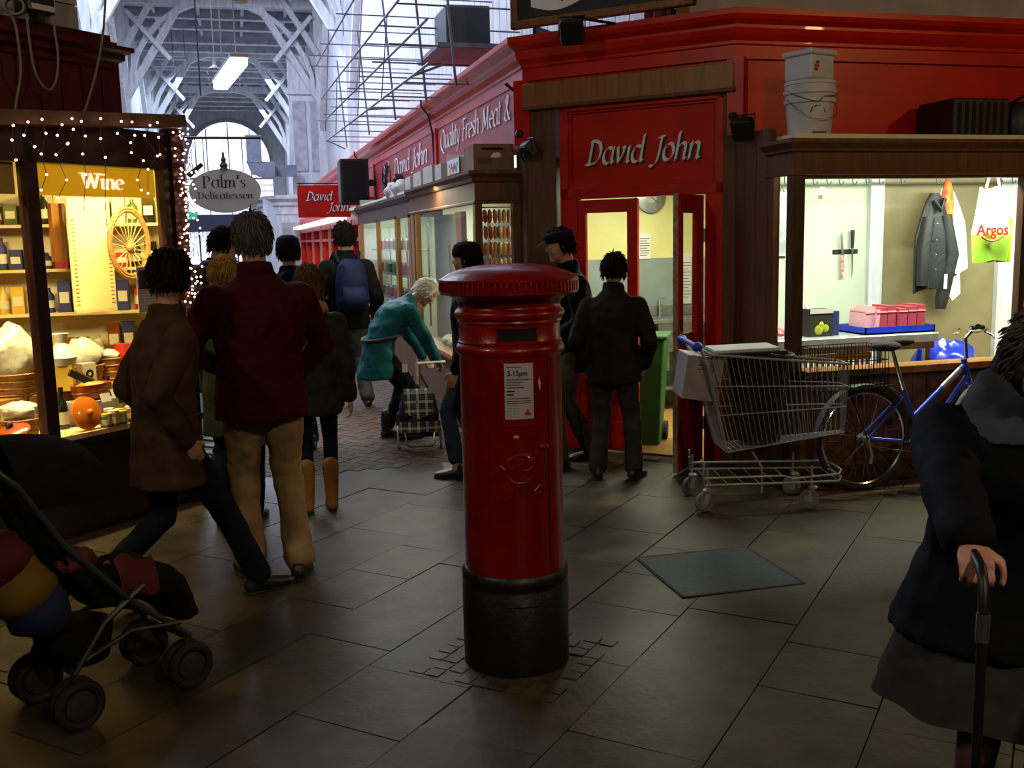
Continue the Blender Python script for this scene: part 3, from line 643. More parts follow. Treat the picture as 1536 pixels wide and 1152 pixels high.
for i in range(4): cyl_patch(-.22+.07*i, -.217+.07*i, 1.04, 1.084, .2075, .0006, 1).build('notice_print', 'print_grey', ntc)
cyl_patch(.1, .22, 1.045, 1.055, .2075, .0006, 3).build('notice_print', 'print_red', ntc); cyl_patch(.14, .18, 1.055, 1.064, .2075, .0006, 2).build('notice_print', 'print_red', ntc)
mt_ = MB(); dm = [on_cyl(.42+a, 1.155+z, .2035) for a, z in ((-.02, .0), (-.035, .018), (-.012, .02), (0, .038), (.015, .015), (.035, .006), (.01, -.022))]
mt_.add(dm, [tuple(range(7))]).build('chipped_paint', mat('chip', '#c4bcbc', None, .6), pb)
cyl_patch(-.11, -.02, .957, .967, .201, .002, 2).build('maker_label', 'notice_white', pb)
# door joint, lock and cipher
cyl_patch(.62, .632, .46, 1.25, .201, .003, 1).build('door_edge', 'pillar_black', pb)
cyl_patch(-.62, -.612, .46, 1.25, .201, .002, 1).build('door_edge', 'pillar_red', pb)
MB().ball(on_cyl(.50, .915, .2), (.022, .022, .016)).build('lock', 'pillar_red', pb, smooth=True)
def relief(pts, r=.0045):
    return MB().tube([on_cyl(x/.201, .80+z, .2015) for x, z in pts], r, 6).build('cipher', 'pillar_red', pb, smooth=True)
relief(arc(0, .035, .055, .055, 20, 340, 20)); relief([(-.055, .075), (-.03, .03), (.0, -.06), (.03, .03), (.045, .09)]); relief([(-.01, .09), (-.015, .0), (-.03, -.07), (-.045, -.075)])
relief(arc(.02, .06, .035, .032, 110, -110, 10)); relief([(.0, .028), (.03, -.02), (.06, -.07), (.085, -.06)]); relief(arc(-.03, .06, .018, .02, 0, 360, 10), .003); relief([(.055, -.055), (.08, -.035), (.1, -.05)], .003)
relief([(-.09, .04), (-.075, .05), (-.06, .035)], .003); relief([(.06, .095), (.085, .10)], .004)
for t0, w in ((-.3, .5), (.05, .3)): cyl_patch(t0, t0+w, .285, .289, .216, .002, 8).build('foundry_mark', 'pillar_black', pb)
# ================================================================== wire shopping trolley
tr_a = math.atan2(-.157, .659)
tw = thing('shopping_trolley', 'wire supermarket trolley with blue handle beside the open red door', 'trolley', (2.716, 5.512, 0), tr_a)
mat('wire', '#b2b5b7', '#9a9da0', .35, .5, scale=20)
def tz(t):  # bottom of the basket rises to the nose
    return .36 + .095*t
def twd(t): return .42 - .17*t   # width along length
NX0, NX1 = .0, .915
def bx_pt(t, side, h):           # t along length 0..1, side 0 near 1 far, h 0 bottom 1 top
    xb = .155 + (NX1-.155)*t; xt = -.02 + (NX1+.02)*t; zb = tz(t); ztp = .985 - .09*t
    x = xb + (xt-xb)*h; wd = twd(t); y = (.0 if side == 0 else wd) + (.06*(1-h)*(1 if side == 0 else -1)) + .06*t*(1 if side == 0 else 0)
    return Vector((x, y, zb + (ztp-zb)*h))
for sd in (0, 1):
    g = MB()
    for i in range(27): g.tube([bx_pt(i/26, sd, 0), bx_pt(i/26, sd, 1)], .0022, 5)
    g.build('side_wires', 'wire', tw)
    for h, r in ((0, .004), (.38, .004), (.68, .004), (1, .008)): MB().tube([bx_pt(i/6, sd, h) for i in range(7)], r, 6).build('side_rail', 'wire', tw)
g = MB()
for i in range(10): g.tube([bx_pt(1, 0, 0).lerp(bx_pt(1, 1, 0), i/9), bx_pt(1, 0, 1).lerp(bx_pt(1, 1, 1), i/9)], .0022, 5)
for h in (0, .38, .68, 1): g.tube([bx_pt(1, 0, h), bx_pt(1, 1, h)], .004, 6)
g.build('nose_wires', 'wire', tw)
g = MB()
for i in range(12): g.tube([bx_pt(0, 0, 0).lerp(bx_pt(0, 1, 0), i/11), bx_pt(0, 0, 1).lerp(bx_pt(0, 1, 1), i/11)], .0022, 5)
for h in (0, .5, 1): g.tube([bx_pt(0, 0, h), bx_pt(0, 1, h)], .004, 6)
g.build('flap_wires', 'wire', tw)
g = MB()
for i in range(11): g.tube([bx_pt(0, 0, 0).lerp(bx_pt(0, 1, 0), i/10), bx_pt(1, 0, 0).lerp(bx_pt(1, 1, 0), i/10)], .0022, 5)
for i in range(22): g.tube([bx_pt(i/21, 0, 0), bx_pt(i/21, 1, 0)], .0026, 5)
g.build('basket_floor', 'wire', tw)
for y_ in (.0, .44):
    MB().tube([(.155, y_+(.06 if y_ == 0 else -.06), .36), (.02, y_, .9), (-.03, y_, 1.03), (-.06, y_, 1.04)], .011, 8).build('handle_upright', 'zinc', tw, smooth=True)
MB().tube([(-.06, -.02, 1.04), (-.06, .46, 1.04)], .017, 10).build('handle_bar', mat('blue_plastic', '#1c49b8', None, .4), tw, smooth=True)
for y_ in (-.01, .45): MB().ball((-.05, y_, 1.035), (.035, .03, .03)).build('handle_end', 'blue_plastic', tw, smooth=True)
for z in (.17, .215): MB().tube([(.0, .02, z+.09), (.0, -.005, z), (.5, .0, z), (.55, .0, z-.02 if z > .2 else z), (.86, .05, z-.01), (.9, .12, z), (.9, .3, z), (.86, .38, z), (.0, .44, z), (-.005, .42, z+.09)], .0075, 8).build('base_rail', 'zinc', tw, smooth=True)
for x, y_ in ((.02, .0), (.36, .0), (.68, .025), (.02, .44), (.68, .40)): MB().tube([(x, y_, .11), (x, y_, .27)], .007, 6).build('base_strut', 'zinc', tw)
MB().tube([(.36, .0, .27), (.30, .0, .37)], .007, 6).build('base_strut', 'zinc', tw)
g = MB()
for i in range(9): g.tube([(.05+.1*i, .01+.003*i, .17), (.05+.1*i, .43-.006*i, .17)], .0025, 5)
g.build('tray_wires', 'wire', tw)
mat('castor_grey', '#6f7274', '#5c5f61', .6, scale=10)
for x, y_, a in ((.0, .0, .3), (.66, .0, -.4), (.0, .42, .5), (.66, .36, -.2)):
    M_ = Matrix.Translation((x, y_, .062)) @ Matrix.Rotation(a, 4, 'Z') @ Matrix.Rotation(PI/2, 4, 'X')
    wl_ = MB().lathe([(.03, -.014), (.056, -.014), (.062, -.008), (.062, .008), (.056, .014), (.03, .014)], (0, 0, 0), 24, None, False)
    wl_.v = [M_ @ p for p in wl_.v]; w_ = wl_.build('castor', 'castor_grey', tw, smooth=True)
    hb = MB().lathe([(.0, -.012), (.032, -.012), (.034, 0), (.032, .012), (.0, .012)], (0, 0, 0), 16, None, False); hb.v = [M_ @ p for p in hb.v]; hb.build('castor_hub', 'zinc', w_, smooth=True)
    for s in (-1, 1): MB().bar((x+s*.018*math.sin(-a), y_+s*.018*math.cos(a), .05), (x+.02+s*.018*math.sin(-a), y_+s*.018*math.cos(a), .135), .004, .03).build('castor_fork', 'zinc', w_)
    MB().lathe([(.028, .13), (.03, .14), (.02, .15)], (x+.02, y_, 0), 12).build('castor_plate', 'zinc', w_)
# things in the trolley
TW = WORLD[tw.name]
def inT(x, y_, z): return TW @ Vector((x, y_, z))
mat('card_grey', '#9c8f8a', '#8c7f7a', .8, scale=6); mat('card_white', '#c9c7c2', '#bab7b0', .7, scale=6)
bxx = thing('cardboard_box', 'greyish cardboard carton leaning out of the wire trolley by its handle', 'box', inT(.0, .2, .69), tr_a)
Mb = Matrix.Rotation(math.radians(8), 4, 'Y')
MB().box((-.13, -.14, 0), (.10, .16, .27), Mb).build('carton', 'card_grey', bxx, bevel=.003)
MB().box((-.13, -.14, .27), (.10, .16, .274), Mb).build('lid_flap', 'card_white', bxx)
for z in (.19, .215): MB().box((-.06, -.1415, z-.0), (.04, -.1402, z+.008), Mb).build('print', 'print_grey', bxx)
bn = thing('black_bin', 'black ribbed plastic bin standing inside the wire trolley', 'bin', inT(.39, .21, .41), tr_a)
def bin_pt(u, v_):
    a = 2*PI*u; rr = .115 + .055*v_; k = 1/(abs(math.cos(a))**4+abs(math.sin(a))**4)**.25
    rr *= 1 + .02*(1 if int(u*48) % 2 else -1); return Vector((rr*k*math.cos(a)*1.08, rr*k*math.sin(a)*.95, .54*v_))
MB().grid(bin_pt, 48, 6).build('bin_wall', 'black_plastic', bn); MB().lathe([(.0, .0), (.13, .0), (.13, .01), (0, .01)], caps=False).build('bin_floor', 'black_plastic', bn)
MB().tube([(.185*1.05*math.cos(2*PI*i/24)/(abs(math.cos(2*PI*i/24))**4+abs(math.sin(2*PI*i/24))**4)**.25, .165*math.sin(2*PI*i/24)/(abs(math.cos(2*PI*i/24))**4+abs(math.sin(2*PI*i/24))**4)**.25, .545) for i in range(24)], .012, 6, True).build('rim', 'black_plastic', bn, smooth=True)
ld = thing('flat_parcel', 'flat white parcel laid across the top of the trolley', 'parcel', inT(.28, .2, .985), tr_a)
MB().box((-.2, -.14, 0), (.2, .16, .02), Matrix.Rotation(-.03, 4, 'Y')).build('sheet', 'card_white', ld, bevel=.003)
MB().box((-.23, -.16, -.012), (.24, .18, 0), Matrix.Rotation(-.03, 4, 'Y')).build('wrapper', 'black_plastic', ld)
# ================================================================== bicycle
bk = thing('bicycle', 'blue bicycle with black saddle and wire pannier basket leaning under the butcher window', 'bicycle', (3.93, 5.64, 0), 0)
BM = Matrix.Rotation(math.radians(-1), 4, 'X')    # leans towards the window
mat('bike_blue', '#3d55c8', '#3348b4', .3, .3, scale=5, coat=.4); mat('bike_silver', '#b9bcc4', None, .3, .8)
def bb_(b): b.v = [BM @ p for p in b.v]; return b
def wheel(x, label):
    R = .35; c = (x, 0, R)
    w = bb_(MB().tube([(x+ (R-.02)*math.cos(2*PI*i/48), 0, R+(R-.02)*math.sin(2*PI*i/48)) for i in range(48)], .02, 8, True)).build('tyre', 'rubber', bk, smooth=True)
    bb_(MB().tube([(x+(R-.045)*math.cos(2*PI*i/48), 0, R+(R-.045)*math.sin(2*PI*i/48)) for i in range(48)], .011, 6, True)).build('rim', 'chrome', w, smooth=True)
    g = MB()
    for i in range(32):
        a = 2*PI*i/32; b2 = a + (.5 if i % 4 < 2 else -.5); sy = .025 if i % 2 else -.025
        g.tube([(x+.02*math.cos(b2), sy, R+.02*math.sin(b2)), (x+(R-.05)*math.cos(a), 0, R+(R-.05)*math.sin(a))], .0013, 4)
    bb_(g).build('spokes', 'chrome', w)
    bb_(MB().lathe([(.02, -.04), (.028, -.03), (.014, -.02), (.014, .02), (.028, .03), (.02, .04)], c, 12, Matrix.Rotation(PI/2, 3, 'X'))).build('hub', 'zinc', w, smooth=True)
    g = MB()
    for i in range(17):
        a0 = math.radians(20+ i*9.4); p = [Vector((x+rr*math.cos(a0), yy, R+rr*math.sin(a0))) for rr in (R+.012,) for yy in (-.03, .03)]
        g.v += p
    g.v = g.v; g.f = [(2*i, 2*i+1, 2*i+3, 2*i+2) for i in range(16)]
    bb_(g).build('mudguard', 'bike_silver', w)
wheel(0, 'rear'); wheel(1.05, 'front')
def tb(nm, pts, r, mt, par=bk, n=10): return bb_(MB().tube(pts, r, n)).build(nm, mt, par, smooth=True)
BB = (.45, 0, .29)
tb('seat_tube', [BB, (.30, 0, .66)], .016, 'bike_blue'); tb('seat_post', [(.30, 0, .66), (.20, 0, .945)], .0135, 'chrome')
tb('top_tube', [(.385, 0, .47), (.78, 0, .80)], .021, 'bike_blue'); tb('top_tube_decal', [(.60, 0, .651), (.74, 0, .767)], .0225, 'bike_silver')
tb('down_tube', [BB, (.80, 0, .72)], .021, 'bike_blue'); tb('head_tube', [(.765, 0, .84), (.815, 0, .68)], .02, 'bike_blue')
for s in (-.045, .045):
    tb('seat_stay', [(0, s, .35), (.30, s*.4, .62)], .008, 'bike_blue'); tb('chain_stay', [(0, s, .35), (.45, s*.5, .29)], .009, 'bike_blue')
    tb('fork_blade', [(.815, s*.7, .68), (.85, s, .60), (1.05, s, .35)], .011, 'bike_blue')
tb('stem', [(.79, 0, .84), (.775, 0, .98), (.82, 0, 1.02)], .012, 'chrome'); tb('handlebar', [(.72, -.2, 1.07), (.82, -.15, 1.05), (.83, -.05, 1.02), (.83, .04, 1.02), (.92, .12, 1.03), (.96, .16, 1.03)], .011, 'chrome')
for s in (-1, 1):
    tb('grip', [(.75, -.185, 1.065), (.68, -.225, 1.075)] if s < 0 else [(.93, .13, 1.03), (1.0, .17, 1.03)], .017, 'rubber'); tb('brake_lever', [(.82, s*.12, 1.03), (.86, s*.16, 1.0), (.84, s*.19, .99)], .006, 'chrome')
sd_ = bb_(MB().ball((.16, 0, .955), (.10, .085, .035), 16, 8)); sd_.add(*[[BM @ Vector(p) for p in MB().ball((.27, 0, .975), (.11, .035, .026), 14, 8).v], MB().ball((0, 0, 0), 1, 14, 8).f])
sd_.build('saddle', 'rubber', bk, smooth=True)
bb_(MB().lathe([(.0, -.004), (.085, -.004), (.09, 0), (.085, .004), (0, .004)], BB, 24, Matrix.Rotation(PI/2, 3, 'X'), False)).build('chainring', 'zinc', bk)
tb('crank', [(.45, -.06, .29), (.36, -.07, .16)], .009, 'zinc'); bb_(MB().box((.30, -.16, .145), (.40, -.08, .17))).build('pedal', 'black_plastic', bk)
tb('rear_mech', [(0, -.05, .35), (.03, -.055, .24), (.02, -.055, .19)], .012, 'zinc'); tb('chain', [(0, -.05, .31), (.45, -.05, .22)], .003, 'steel')
# wire pannier basket over the rear wheel
g = MB()
for i in range(19):
    x = -.40+.5*i/18
    for y_ in (-.11, .13): g.tube([(x, y_, .70), (x, y_, .97)], .0022, 5)
for i in range(9):
    y_ = -.11+.24*i/8
    for x in (-.40, .10): g.tube([(x, y_, .70), (x, y_, .97)], .0022, 5)
    g.tube([(-.4, y_, .70), (.1, y_, .70)], .0022, 5)
for z in (.70, .79, .88, .97): g.tube([(-.4, -.11, z), (.1, -.11, z), (.1, .13, z), (-.4, .13, z)], .0035, 5, True)
bb_(g).build('rear_basket', mat('wire_dark', '#2a2a2c', None, .4, .8), bk)
for s in (-.06, .06): tb('carrier', [(-.3, s, .70), (.18, s, .70), (.30, s*.3, .62)], .005, 'wire_dark')
for s in (-.05, .05): tb('carrier_stay', [(0, s, .35), (-.15, s, .70)], .004, 'wire_dark')
# ================================================================== things inside the doorway
wb = thing('wheelie_bin', 'tall green wheelie bin just inside the butcher doorway', 'bin', (3.20, 7.62, 0), math.radians(-30))
mat('bin_green', '#1d5a26', '#184e20', .45, scale=4)
bb2 = MB(); lo_ = [(-.14, -.14, .0), (.14, -.14, .0), (.14, .14, .0), (-.14, .14, .0)]; hi_ = [(-.19, -.20, .88), (.19, -.20, .88), (.19, .2, .88), (-.19, .2, .88)]
bb2.add(lo_+hi_, [(3, 2, 1, 0), (0, 1, 5, 4), (1, 2, 6, 5), (2, 3, 7, 6), (3, 0, 4, 7), (4, 5, 6, 7)]).build('bin_body', 'bin_green', wb, bevel=.01)
MB().box((-.22, -.24, .88), (.22, .24, .91)).build('lid', 'bin_green', wb, bevel=.008); MB().tube([(-.15, .25, .86), (.15, .25, .86)], .015).build('handle', 'bin_green', wb)
for s in (-.16, .16): MB().lathe([(.08, -.02), (.08, .02)], (s, .16, .08), 16, Matrix.Rotation(PI/2, 3, 'Y')).build('wheel', 'rubber', wb)
ck = thing('wall_clock', 'round grey wall clock on the yellow wall above the sink', 'clock', (4.02, 9.39, 2.08))
MB().lathe([(.0, 0), (.155, 0), (.155, .03), (.135, .035), (0, .03)], (0, 0, 0), 32, Matrix.Rotation(PI/2, 3, 'X'), False).build('case', 'steel', ck, smooth=True)
MB().lathe([(.0, .032), (.13, .032)], (0, 0, 0), 32, Matrix.Rotation(PI/2, 3, 'X'), False).build('dial', 'notice_white', ck)
for a, l in ((.6, .07), (2.2, .1)): MB().bar((0, -.036, 0), (l*math.sin(a), -.036, l*math.cos(a)), .008, .003).build('hand', 'print_black', ck)
for i in range(12): MB().bar((.105*math.sin(i*PI/6), -.034, .105*math.cos(i*PI/6)), (.12*math.sin(i*PI/6), -.034, .12*math.cos(i*PI/6)), .006, .002).build('mark', 'print_black', ck)
mat('paper', '#d4d2cc', '#c9c6be', .6, scale=4)
def sheet(name, label, px0, py0, px1, py1, Y, lines=8, group=None):
    a, b = onY(px0, py0, Y), onY(px1, py1, Y)
    t = thing(name, label, 'notice', ((a.x+b.x)/2, Y, b.z), 0, group); w, h = abs(b.x-a.x)/2, abs(a.z-b.z)
    MB().box((-w, 0, 0), (w, .003, h)).build('sheet', 'paper', t)
    for i in range(lines): MB().box((-w*.8, -.001, h*(.12+.75*i/lines)), (w*(.8 if i % 3 else .4), 0, h*(.12+.75*i/lines)+.008)).build('print', 'print_grey', t)
    return t
sheet('wall_notice', 'printed white sheet pinned on the yellow wall left of the sink', 958, 350, 976, 388, 9.39)
sheet('wall_notice', 'long printed sheet seen through the open door glass above the sink', 1023, 380, 1037, 455, 9.39, 12)
sk = thing('sink_unit', 'steel catering sink on legs against the grey tiled wall', 'sink', (4.05, 9.15, 0))
for a, b, n_, mt in (((-.45, -.25, .86), (.75, .25, .90), 'worktop', 'steel'), ((-.15, -.22, .58), (.25, .2, .86), 'bowl', 'steel'), ((-.45, .22, .9), (.75, .25, 1.0), 'upstand', 'steel'), ((-.4, -.2, .2), (.7, .2, .23), 'undershelf', 'steel')):
    MB().box(a, b).build(n_, mt, sk, bevel=.004)
for x in (-.42, .72):
    for y_ in (-.22, .22): MB().tube([(x, y_, 0), (x, y_, .86)], .018).build('leg', 'steel', sk)
MB().tube([(.05, .2, .9), (.05, .2, 1.08), (.05, .05, 1.08)], .012).build('tap', 'chrome', sk, smooth=True); MB().tube([(.05, 0, .58), (.05, 0, .38), (.05, .2, .36)], .02).build('waste_pipe', 'white_plastic', sk, smooth=True)
# ================================================================== things in the right-hand window
tb_ = thing('steel_table', 'stainless steel preparation table in the bright window', 'table', (4.3, 6.6, 0))
MB().box((-.62, -.28, .88), (.72, .42, .945)).build('top', 'zinc', tb_, bevel=.004); MB().box((-.6, -.26, .83), (.70, -.24, .88)).build('apron', 'steel', tb_)
for x in (-.55, .66):
    for y_ in (-.22, .36): MB().box((x-.02, y_-.02, 0), (x+.02, y_+.02, .88)).build('leg', 'steel', tb_)
tz_ = .945
mat('tray_blue', '#1c38c8', '#1832b4', .35, scale=4)
ty = thing('plastic_tray', 'blue plastic tray full of pink packets on the steel table', 'tray', (4.74, 6.55, tz_))
for a, b, n_ in (((-.30, -.16, 0), (.30, .22, .012), 'tray_floor'), ((-.30, -.16, .0), (.30, -.15, .055), 'tray_side'), ((-.30, .21, 0), (.30, .22, .055), 'tray_side'), ((-.3, -.16, 0), (-.29, .22, .055), 'tray_side'), ((.29, -.16, 0), (.3, .22, .055), 'tray_side')):
    MB().box(a, b).build(n_, 'tray_blue', ty)
mat('packet_pink', '#e0a8ac', '#d49aa0', .5, scale=5); mat('packet_red', '#b04452', '#9e3a48', .5, scale=5)
for i in range(9):
    x = -.25+.032*i if i < 4 else -.10+.085*(i-4); red = i >= 4
    o = thing('meat_packet', 'pink card packet, %s in the blue tray' % ('first from the edge', 'second from the edge', 'third from the edge', 'fourth from the edge', 'fifth along', 'sixth along', 'seventh along', 'eighth along', 'last and tallest along')[i], 'packet', (4.74+x, 6.46+.01*(i % 3), tz_+.013), 0, 'pink packets in the blue tray')
    w = .015 if not red else .036
    MB().box((-w, -.0, 0), (w, .2, .165+.012*(i % 3)), Matrix.Rotation(.08 if not red else .02, 4, 'Y')).build('card', 'packet_red' if red else 'packet_pink', o); MB().box((-w, -.004, .14), (w, .2, .15), Matrix.Rotation(.08 if not red else .02, 4, 'Y')).build('edge', 'packet_pink', o)
bo = thing('picture_carton', 'dark carton with a yellow and green picture on the steel table', 'box', (4.11, 6.45, tz_))
mat('pic_dark', '#15160e', '#20240f', .6, scale=8); mat('pic_yellow', '#c9c83a', '#7a9a28', .5, scale=14)
MB().box((-.095, 0, 0), (.095, .14, .20)).build('carton', 'pic_dark', bo); MB().box((-.095, -.004, .17), (.095, .0, .205)).build('top_band', 'card_white', bo)
for x, z, r in ((-.02, .05, .035), (.035, .06, .028), (.0, .09, .02)): MB().ball((x, -.0, z), (r, .004, r)).build('printed_fruit', 'pic_yellow', bo)
MB().box((.105, .02, 0), (.16, .15, .18)).build('side_flap', mat('navy_card', '#20245a', None, .6), bo)
mat('poly_white', '#e6e8e4', '#d4d8d4', .35, scale=12, bump=.4)
def sackmesh(c, r, seed, squash=1.0):
    rnd = random.Random(seed); ph = [rnd.uniform(0, 6) for _ in range(6)]
    b = MB().ball((0, 0, 0), 1, 18, 12)
    for p in b.v:
        d = p.normalized(); k = 1+.12*math.sin(4*d.x+ph[0])*math.sin(5*d.z+ph[1])+.08*math.sin(9*d.y+ph[2]+3*d.z)+.05*math.sin(13*d.x+ph[3])
        p.x, p.y, p.z = d.x*k*r[0], d.y*k*r[1], max(-r[2]*.75, d.z*k*r[2])
    for p in b.v: p += Vector(c)
    return b
o = thing('carrier_bag', 'crumpled white plastic bag on the steel table behind the dark carton', 'bag', (4.22, 6.78, tz_)); sackmesh((0, 0, .075), (.14, .12, .10), 3).build('bag', 'poly_white', o, smooth=True)
MB().tube([(-.05, 0, .14), (-.08, 0, .22), (-.02, .02, .2)], .012, 6).build('bag_handle', 'poly_white', o, smooth=True)
o = thing('meat_parcel', 'small red and white meat parcel by the left edge of the window', 'parcel', (3.80, 6.55, tz_)); sackmesh((0, 0, .03), (.07, .06, .04), 5).build('meat', mat('raw_meat', '#b8555a', '#a04048', .4, scale=20), o, smooth=True); MB().box((-.10, -.08, 0), (.10, .08, .012)).build('dish', 'white_plastic', o)
o = thing('rubbish_sack', 'shiny blue plastic sack below the end of the steel table', 'sack', (5.42, 6.75, 0)); mat('sack_blue', '#1a36d8', '#122aa8', .22, scale=6, bump=.8)
sackmesh((0, 0, .52), (.33, .2, .33), 8).build('sack', 'sack_blue', o, smooth=True); MB().box((-.3, -.18, 0), (.3, .2, .3)).build('sack_base', 'sack_blue', o, bevel=.05)
o = thing('yellow_crate', 'yellow plastic crate on the shelf under the steel table', 'crate', (4.18, 6.62, .55)); mat('crate_yellow', '#c9961a', '#b48414', .45, scale=5)
for a, b, n_ in (((-.3, -.25, 0), (.3, .25, .02), 'crate_floor'), ((-.3, -.25, .22), (.3, -.22, .27), 'crate_rim'), ((-.3, .22, .22), (.3, .25, .27), 'crate_rim'), ((-.3, -.22, .22), (-.27, .22, .27), 'crate_rim'), ((.27, -.22, .22), (.3, .22, .27), 'crate_rim')): MB().box(a, b).build(n_, 'crate_yellow', o)
for i in range(13): MB().box((-.29+.047*i, -.245, .02), (-.275+.047*i, -.23, .22)).build('crate_slat', 'crate_yellow', o)
MB().box((-.48, -.24, .52), (.58, .34, .55), Matrix.Translation((0, 0, 0))).build('undershelf', 'steel', tb_)
# knife rack and knives
kr = thing('knife_rack', 'black magnetic knife rack on the pale window wall', 'rack', (5.02, 7.535, 1.535)); MB().box((-.12, 0, -.018), (.12, .015, .018)).build('bar', 'black_plastic', kr, bevel=.003)
o = thing('steak_knife', 'red handled knife hanging point up on the knife rack', 'knife', (4.975, 7.515, 1.535), 0, 'knives on the rack')
MB().prism([(-.012, 0), (.014, 0), (.002, .2), (-.012, .17)], .003, frame((0, 0, -.03), (1, 0, .0), (-.06, 0, 1))).build('blade', 'steel', o); MB().tube([(.0, 0, -.03), (.01, 0, -.21)], [.014, .017], 8).build('handle', mat('handle_red', '#b5574e', '#d8c8c0', .5, scale=30), o, smooth=True)
o = thing('boning_knife', 'black handled knife hanging point down on the knife rack', 'knife', (5.07, 7.515, 1.535), 0, 'knives on the rack')
MB().prism([(-.01, 0), (.01, 0), (.004, -.25), (0, -.26)][::-1], .003, frame((0, 0, .04), (1, 0, 0), (0, 0, 1))).build('blade', 'steel', o); MB().tube([(0, 0, .03), (0, 0, .18)], [.013, .016], 8).build('handle', 'black_plastic', o, smooth=True)
# hook rail with its hooks
mat('rack_dark', '#3a3b3d', None, .4, .7)
hr = thing('hook_rail', 'chrome hanging rail high in the bright window', 'rail', (4.55, 7.0, 2.16)); MB().tube([(-.55, 0, 0), (2.6, 0, 0)], .009, 8).build('rail', 'chrome', hr, smooth=True)
for x in (-.5, 1.0, 2.5): MB().tube([(x, 0, 0), (x, 0, .2)], .006, 6).build('hanger', 'chrome', hr)
for i, x in enumerate((-.42, -.3, -.17, -.05, .06, .18, .30, .42, .62, .95, 1.42, 1.55, 1.68, 1.8)):
    o = tag(MB().tube([(x+4.55 + .018*math.cos(a), 7.0, 2.17-.012+.02*math.sin(a)) for a in (PI*.0, PI*.25, PI*.5, PI*.75, PI)] + [(x+4.53, 7.0, 2.10)] + [(x+4.55 + .018*math.cos(a), 7.0, 2.09+.022*math.sin(a)) for a in (PI, PI*1.25, PI*1.5, PI*1.75, PI*2.05)], .005, 5).build('meat_hook', 'rack_dark', smooth=True), 'chrome hook on the window rail, %s from the corner post' % ('first', 'second', 'third', 'fourth', 'fifth', 'sixth', 'seventh', 'eighth', 'ninth', 'tenth', 'eleventh', 'twelfth', 'thirteenth', 'fourteenth')[i], 'hook', 'chrome hooks on the window rail')
o = thing('paper_tag', 'small paper tag tilted on the third hook of the rail', 'tag', (4.42, 6.98, 2.0)); MB().box((-.022, 0, -.05), (.022, .003, .05), Matrix.Rotation(.3, 4, 'Y')).build('card', 'paper', o); MB().box((-.02, -.001, -.045), (.02, .0, -.01), Matrix.Rotation(.3, 4, 'Y')).build('print', 'eave', o)
o = thing('steel_sheet', 'brushed steel chopping sheet hanging at the left edge of the window', 'sheet', (4.03, 6.9, 1.55)); MB().box((-.05, 0, 0), (.05, .01, .46)).build('sheet', 'zinc', o); MB().tube([(-.02, 0, .46), (0, 0, .5), (.02, 0, .46)], .004, 5).build('hook', 'chrome', o); MB().box((-.06, -.03, -.04), (.02, 0, -.02)).build('clip', 'black_plastic', o)
# hanging clothes and bags
def hung(name, label, cat, loc, w, h, d, mt, folds=5, taper=.35, amp=.02, skew=0, hem=0, seed=1):
    t = thing(name, label, cat, loc); rnd = random.Random(seed); ph = rnd.uniform(0, 6)
    def fn(u, v_):
        a = 2*PI*u; ww = w*(taper + (1-taper)*min(1, (v_*2.2))**.7)*(1 - .12*max(0, v_-.6)); dd = d*(.4+.6*min(1, v_*2.5))
        x = ww*math.cos(a) + amp*v_*math.sin(folds*a+ph) + skew*v_; y_ = dd*math.sin(a) + amp*v_*math.cos(folds*1.3*a+ph)
        return Vector((x, y_, -h*v_ + hem*v_*math.cos(a)*math.cos(2*a)))
    b = MB().grid(fn, 40, 16); ph_ = fn; n = len(b.v)
    b.build('cloth', mt, t, smooth=2); return t
mat('jacket_black', '#191a1c', '#101113', .6, scale=9, bump=.5, bscale=16); mat('apron_white', '#ecece4', '#dcdcd2', .7, scale=7, bump=.4, bscale=10)
jk = hung('hanging_jacket', 'black waxed jacket hanging on a hook in the window', 'jacket', (5.56, 7.12, 2.0), .17, .78, .07, 'jacket_black', 5, .22, .018, .0, .04, 4)
MB().tube([(.08, -.04, -.18), (.14, -.06, -.5), (.07, -.05, -.86), (.06, -.05, -.95)], [.05, .06, .055, .04], 10).build('sleeve', 'jacket_black', jk, smooth=True); MB().tube([(-.08, -.04, -.2), (-.13, -.06, -.45), (-.13, -.05, -.75)], [.05, .055, .045], 10).build('sleeve', 'jacket_black', jk, smooth=True)
MB().tube([(-.05, -.06, -.06), (.0, -.08, -.14), (.05, -.06, -.05)], .02, 8).build('collar', 'jacket_black', jk, smooth=True); MB().box((.035, -.115, -.78), (.065, -.11, -.66)).build('label_tag', 'paper', jk)
for z in (-.25, -.38, -.5, -.62): MB().ball((-.03, -.085, z), .008, 8, 6).build('button', 'steel', jk)
ap = hung('hanging_apron', 'white butcher coat hanging behind the black jacket', 'coat', (5.88, 7.38, 2.05), .16, .72, .05, 'apron_white', 4, .3, .02, .06, .05, 9); MB().prism([(-.1, 0), (.08, -.02), (.10, -.28), (.02, -.34), (-.08, -.2)], .01, frame((.06, -.02, -.62), (1, 0, 0), (0, 0, 1))).build('tail', 'apron_white', ap)
ob_ = hung('net_bag', 'red and orange net bag hanging between jacket and white coat', 'bag', (5.78, 7.24, 2.12), .06, .4, .04, mat('net_orange', '#e08a1e', '#c83a2a', .6, scale=14), 6, .3, .01, 0, 0, 5)
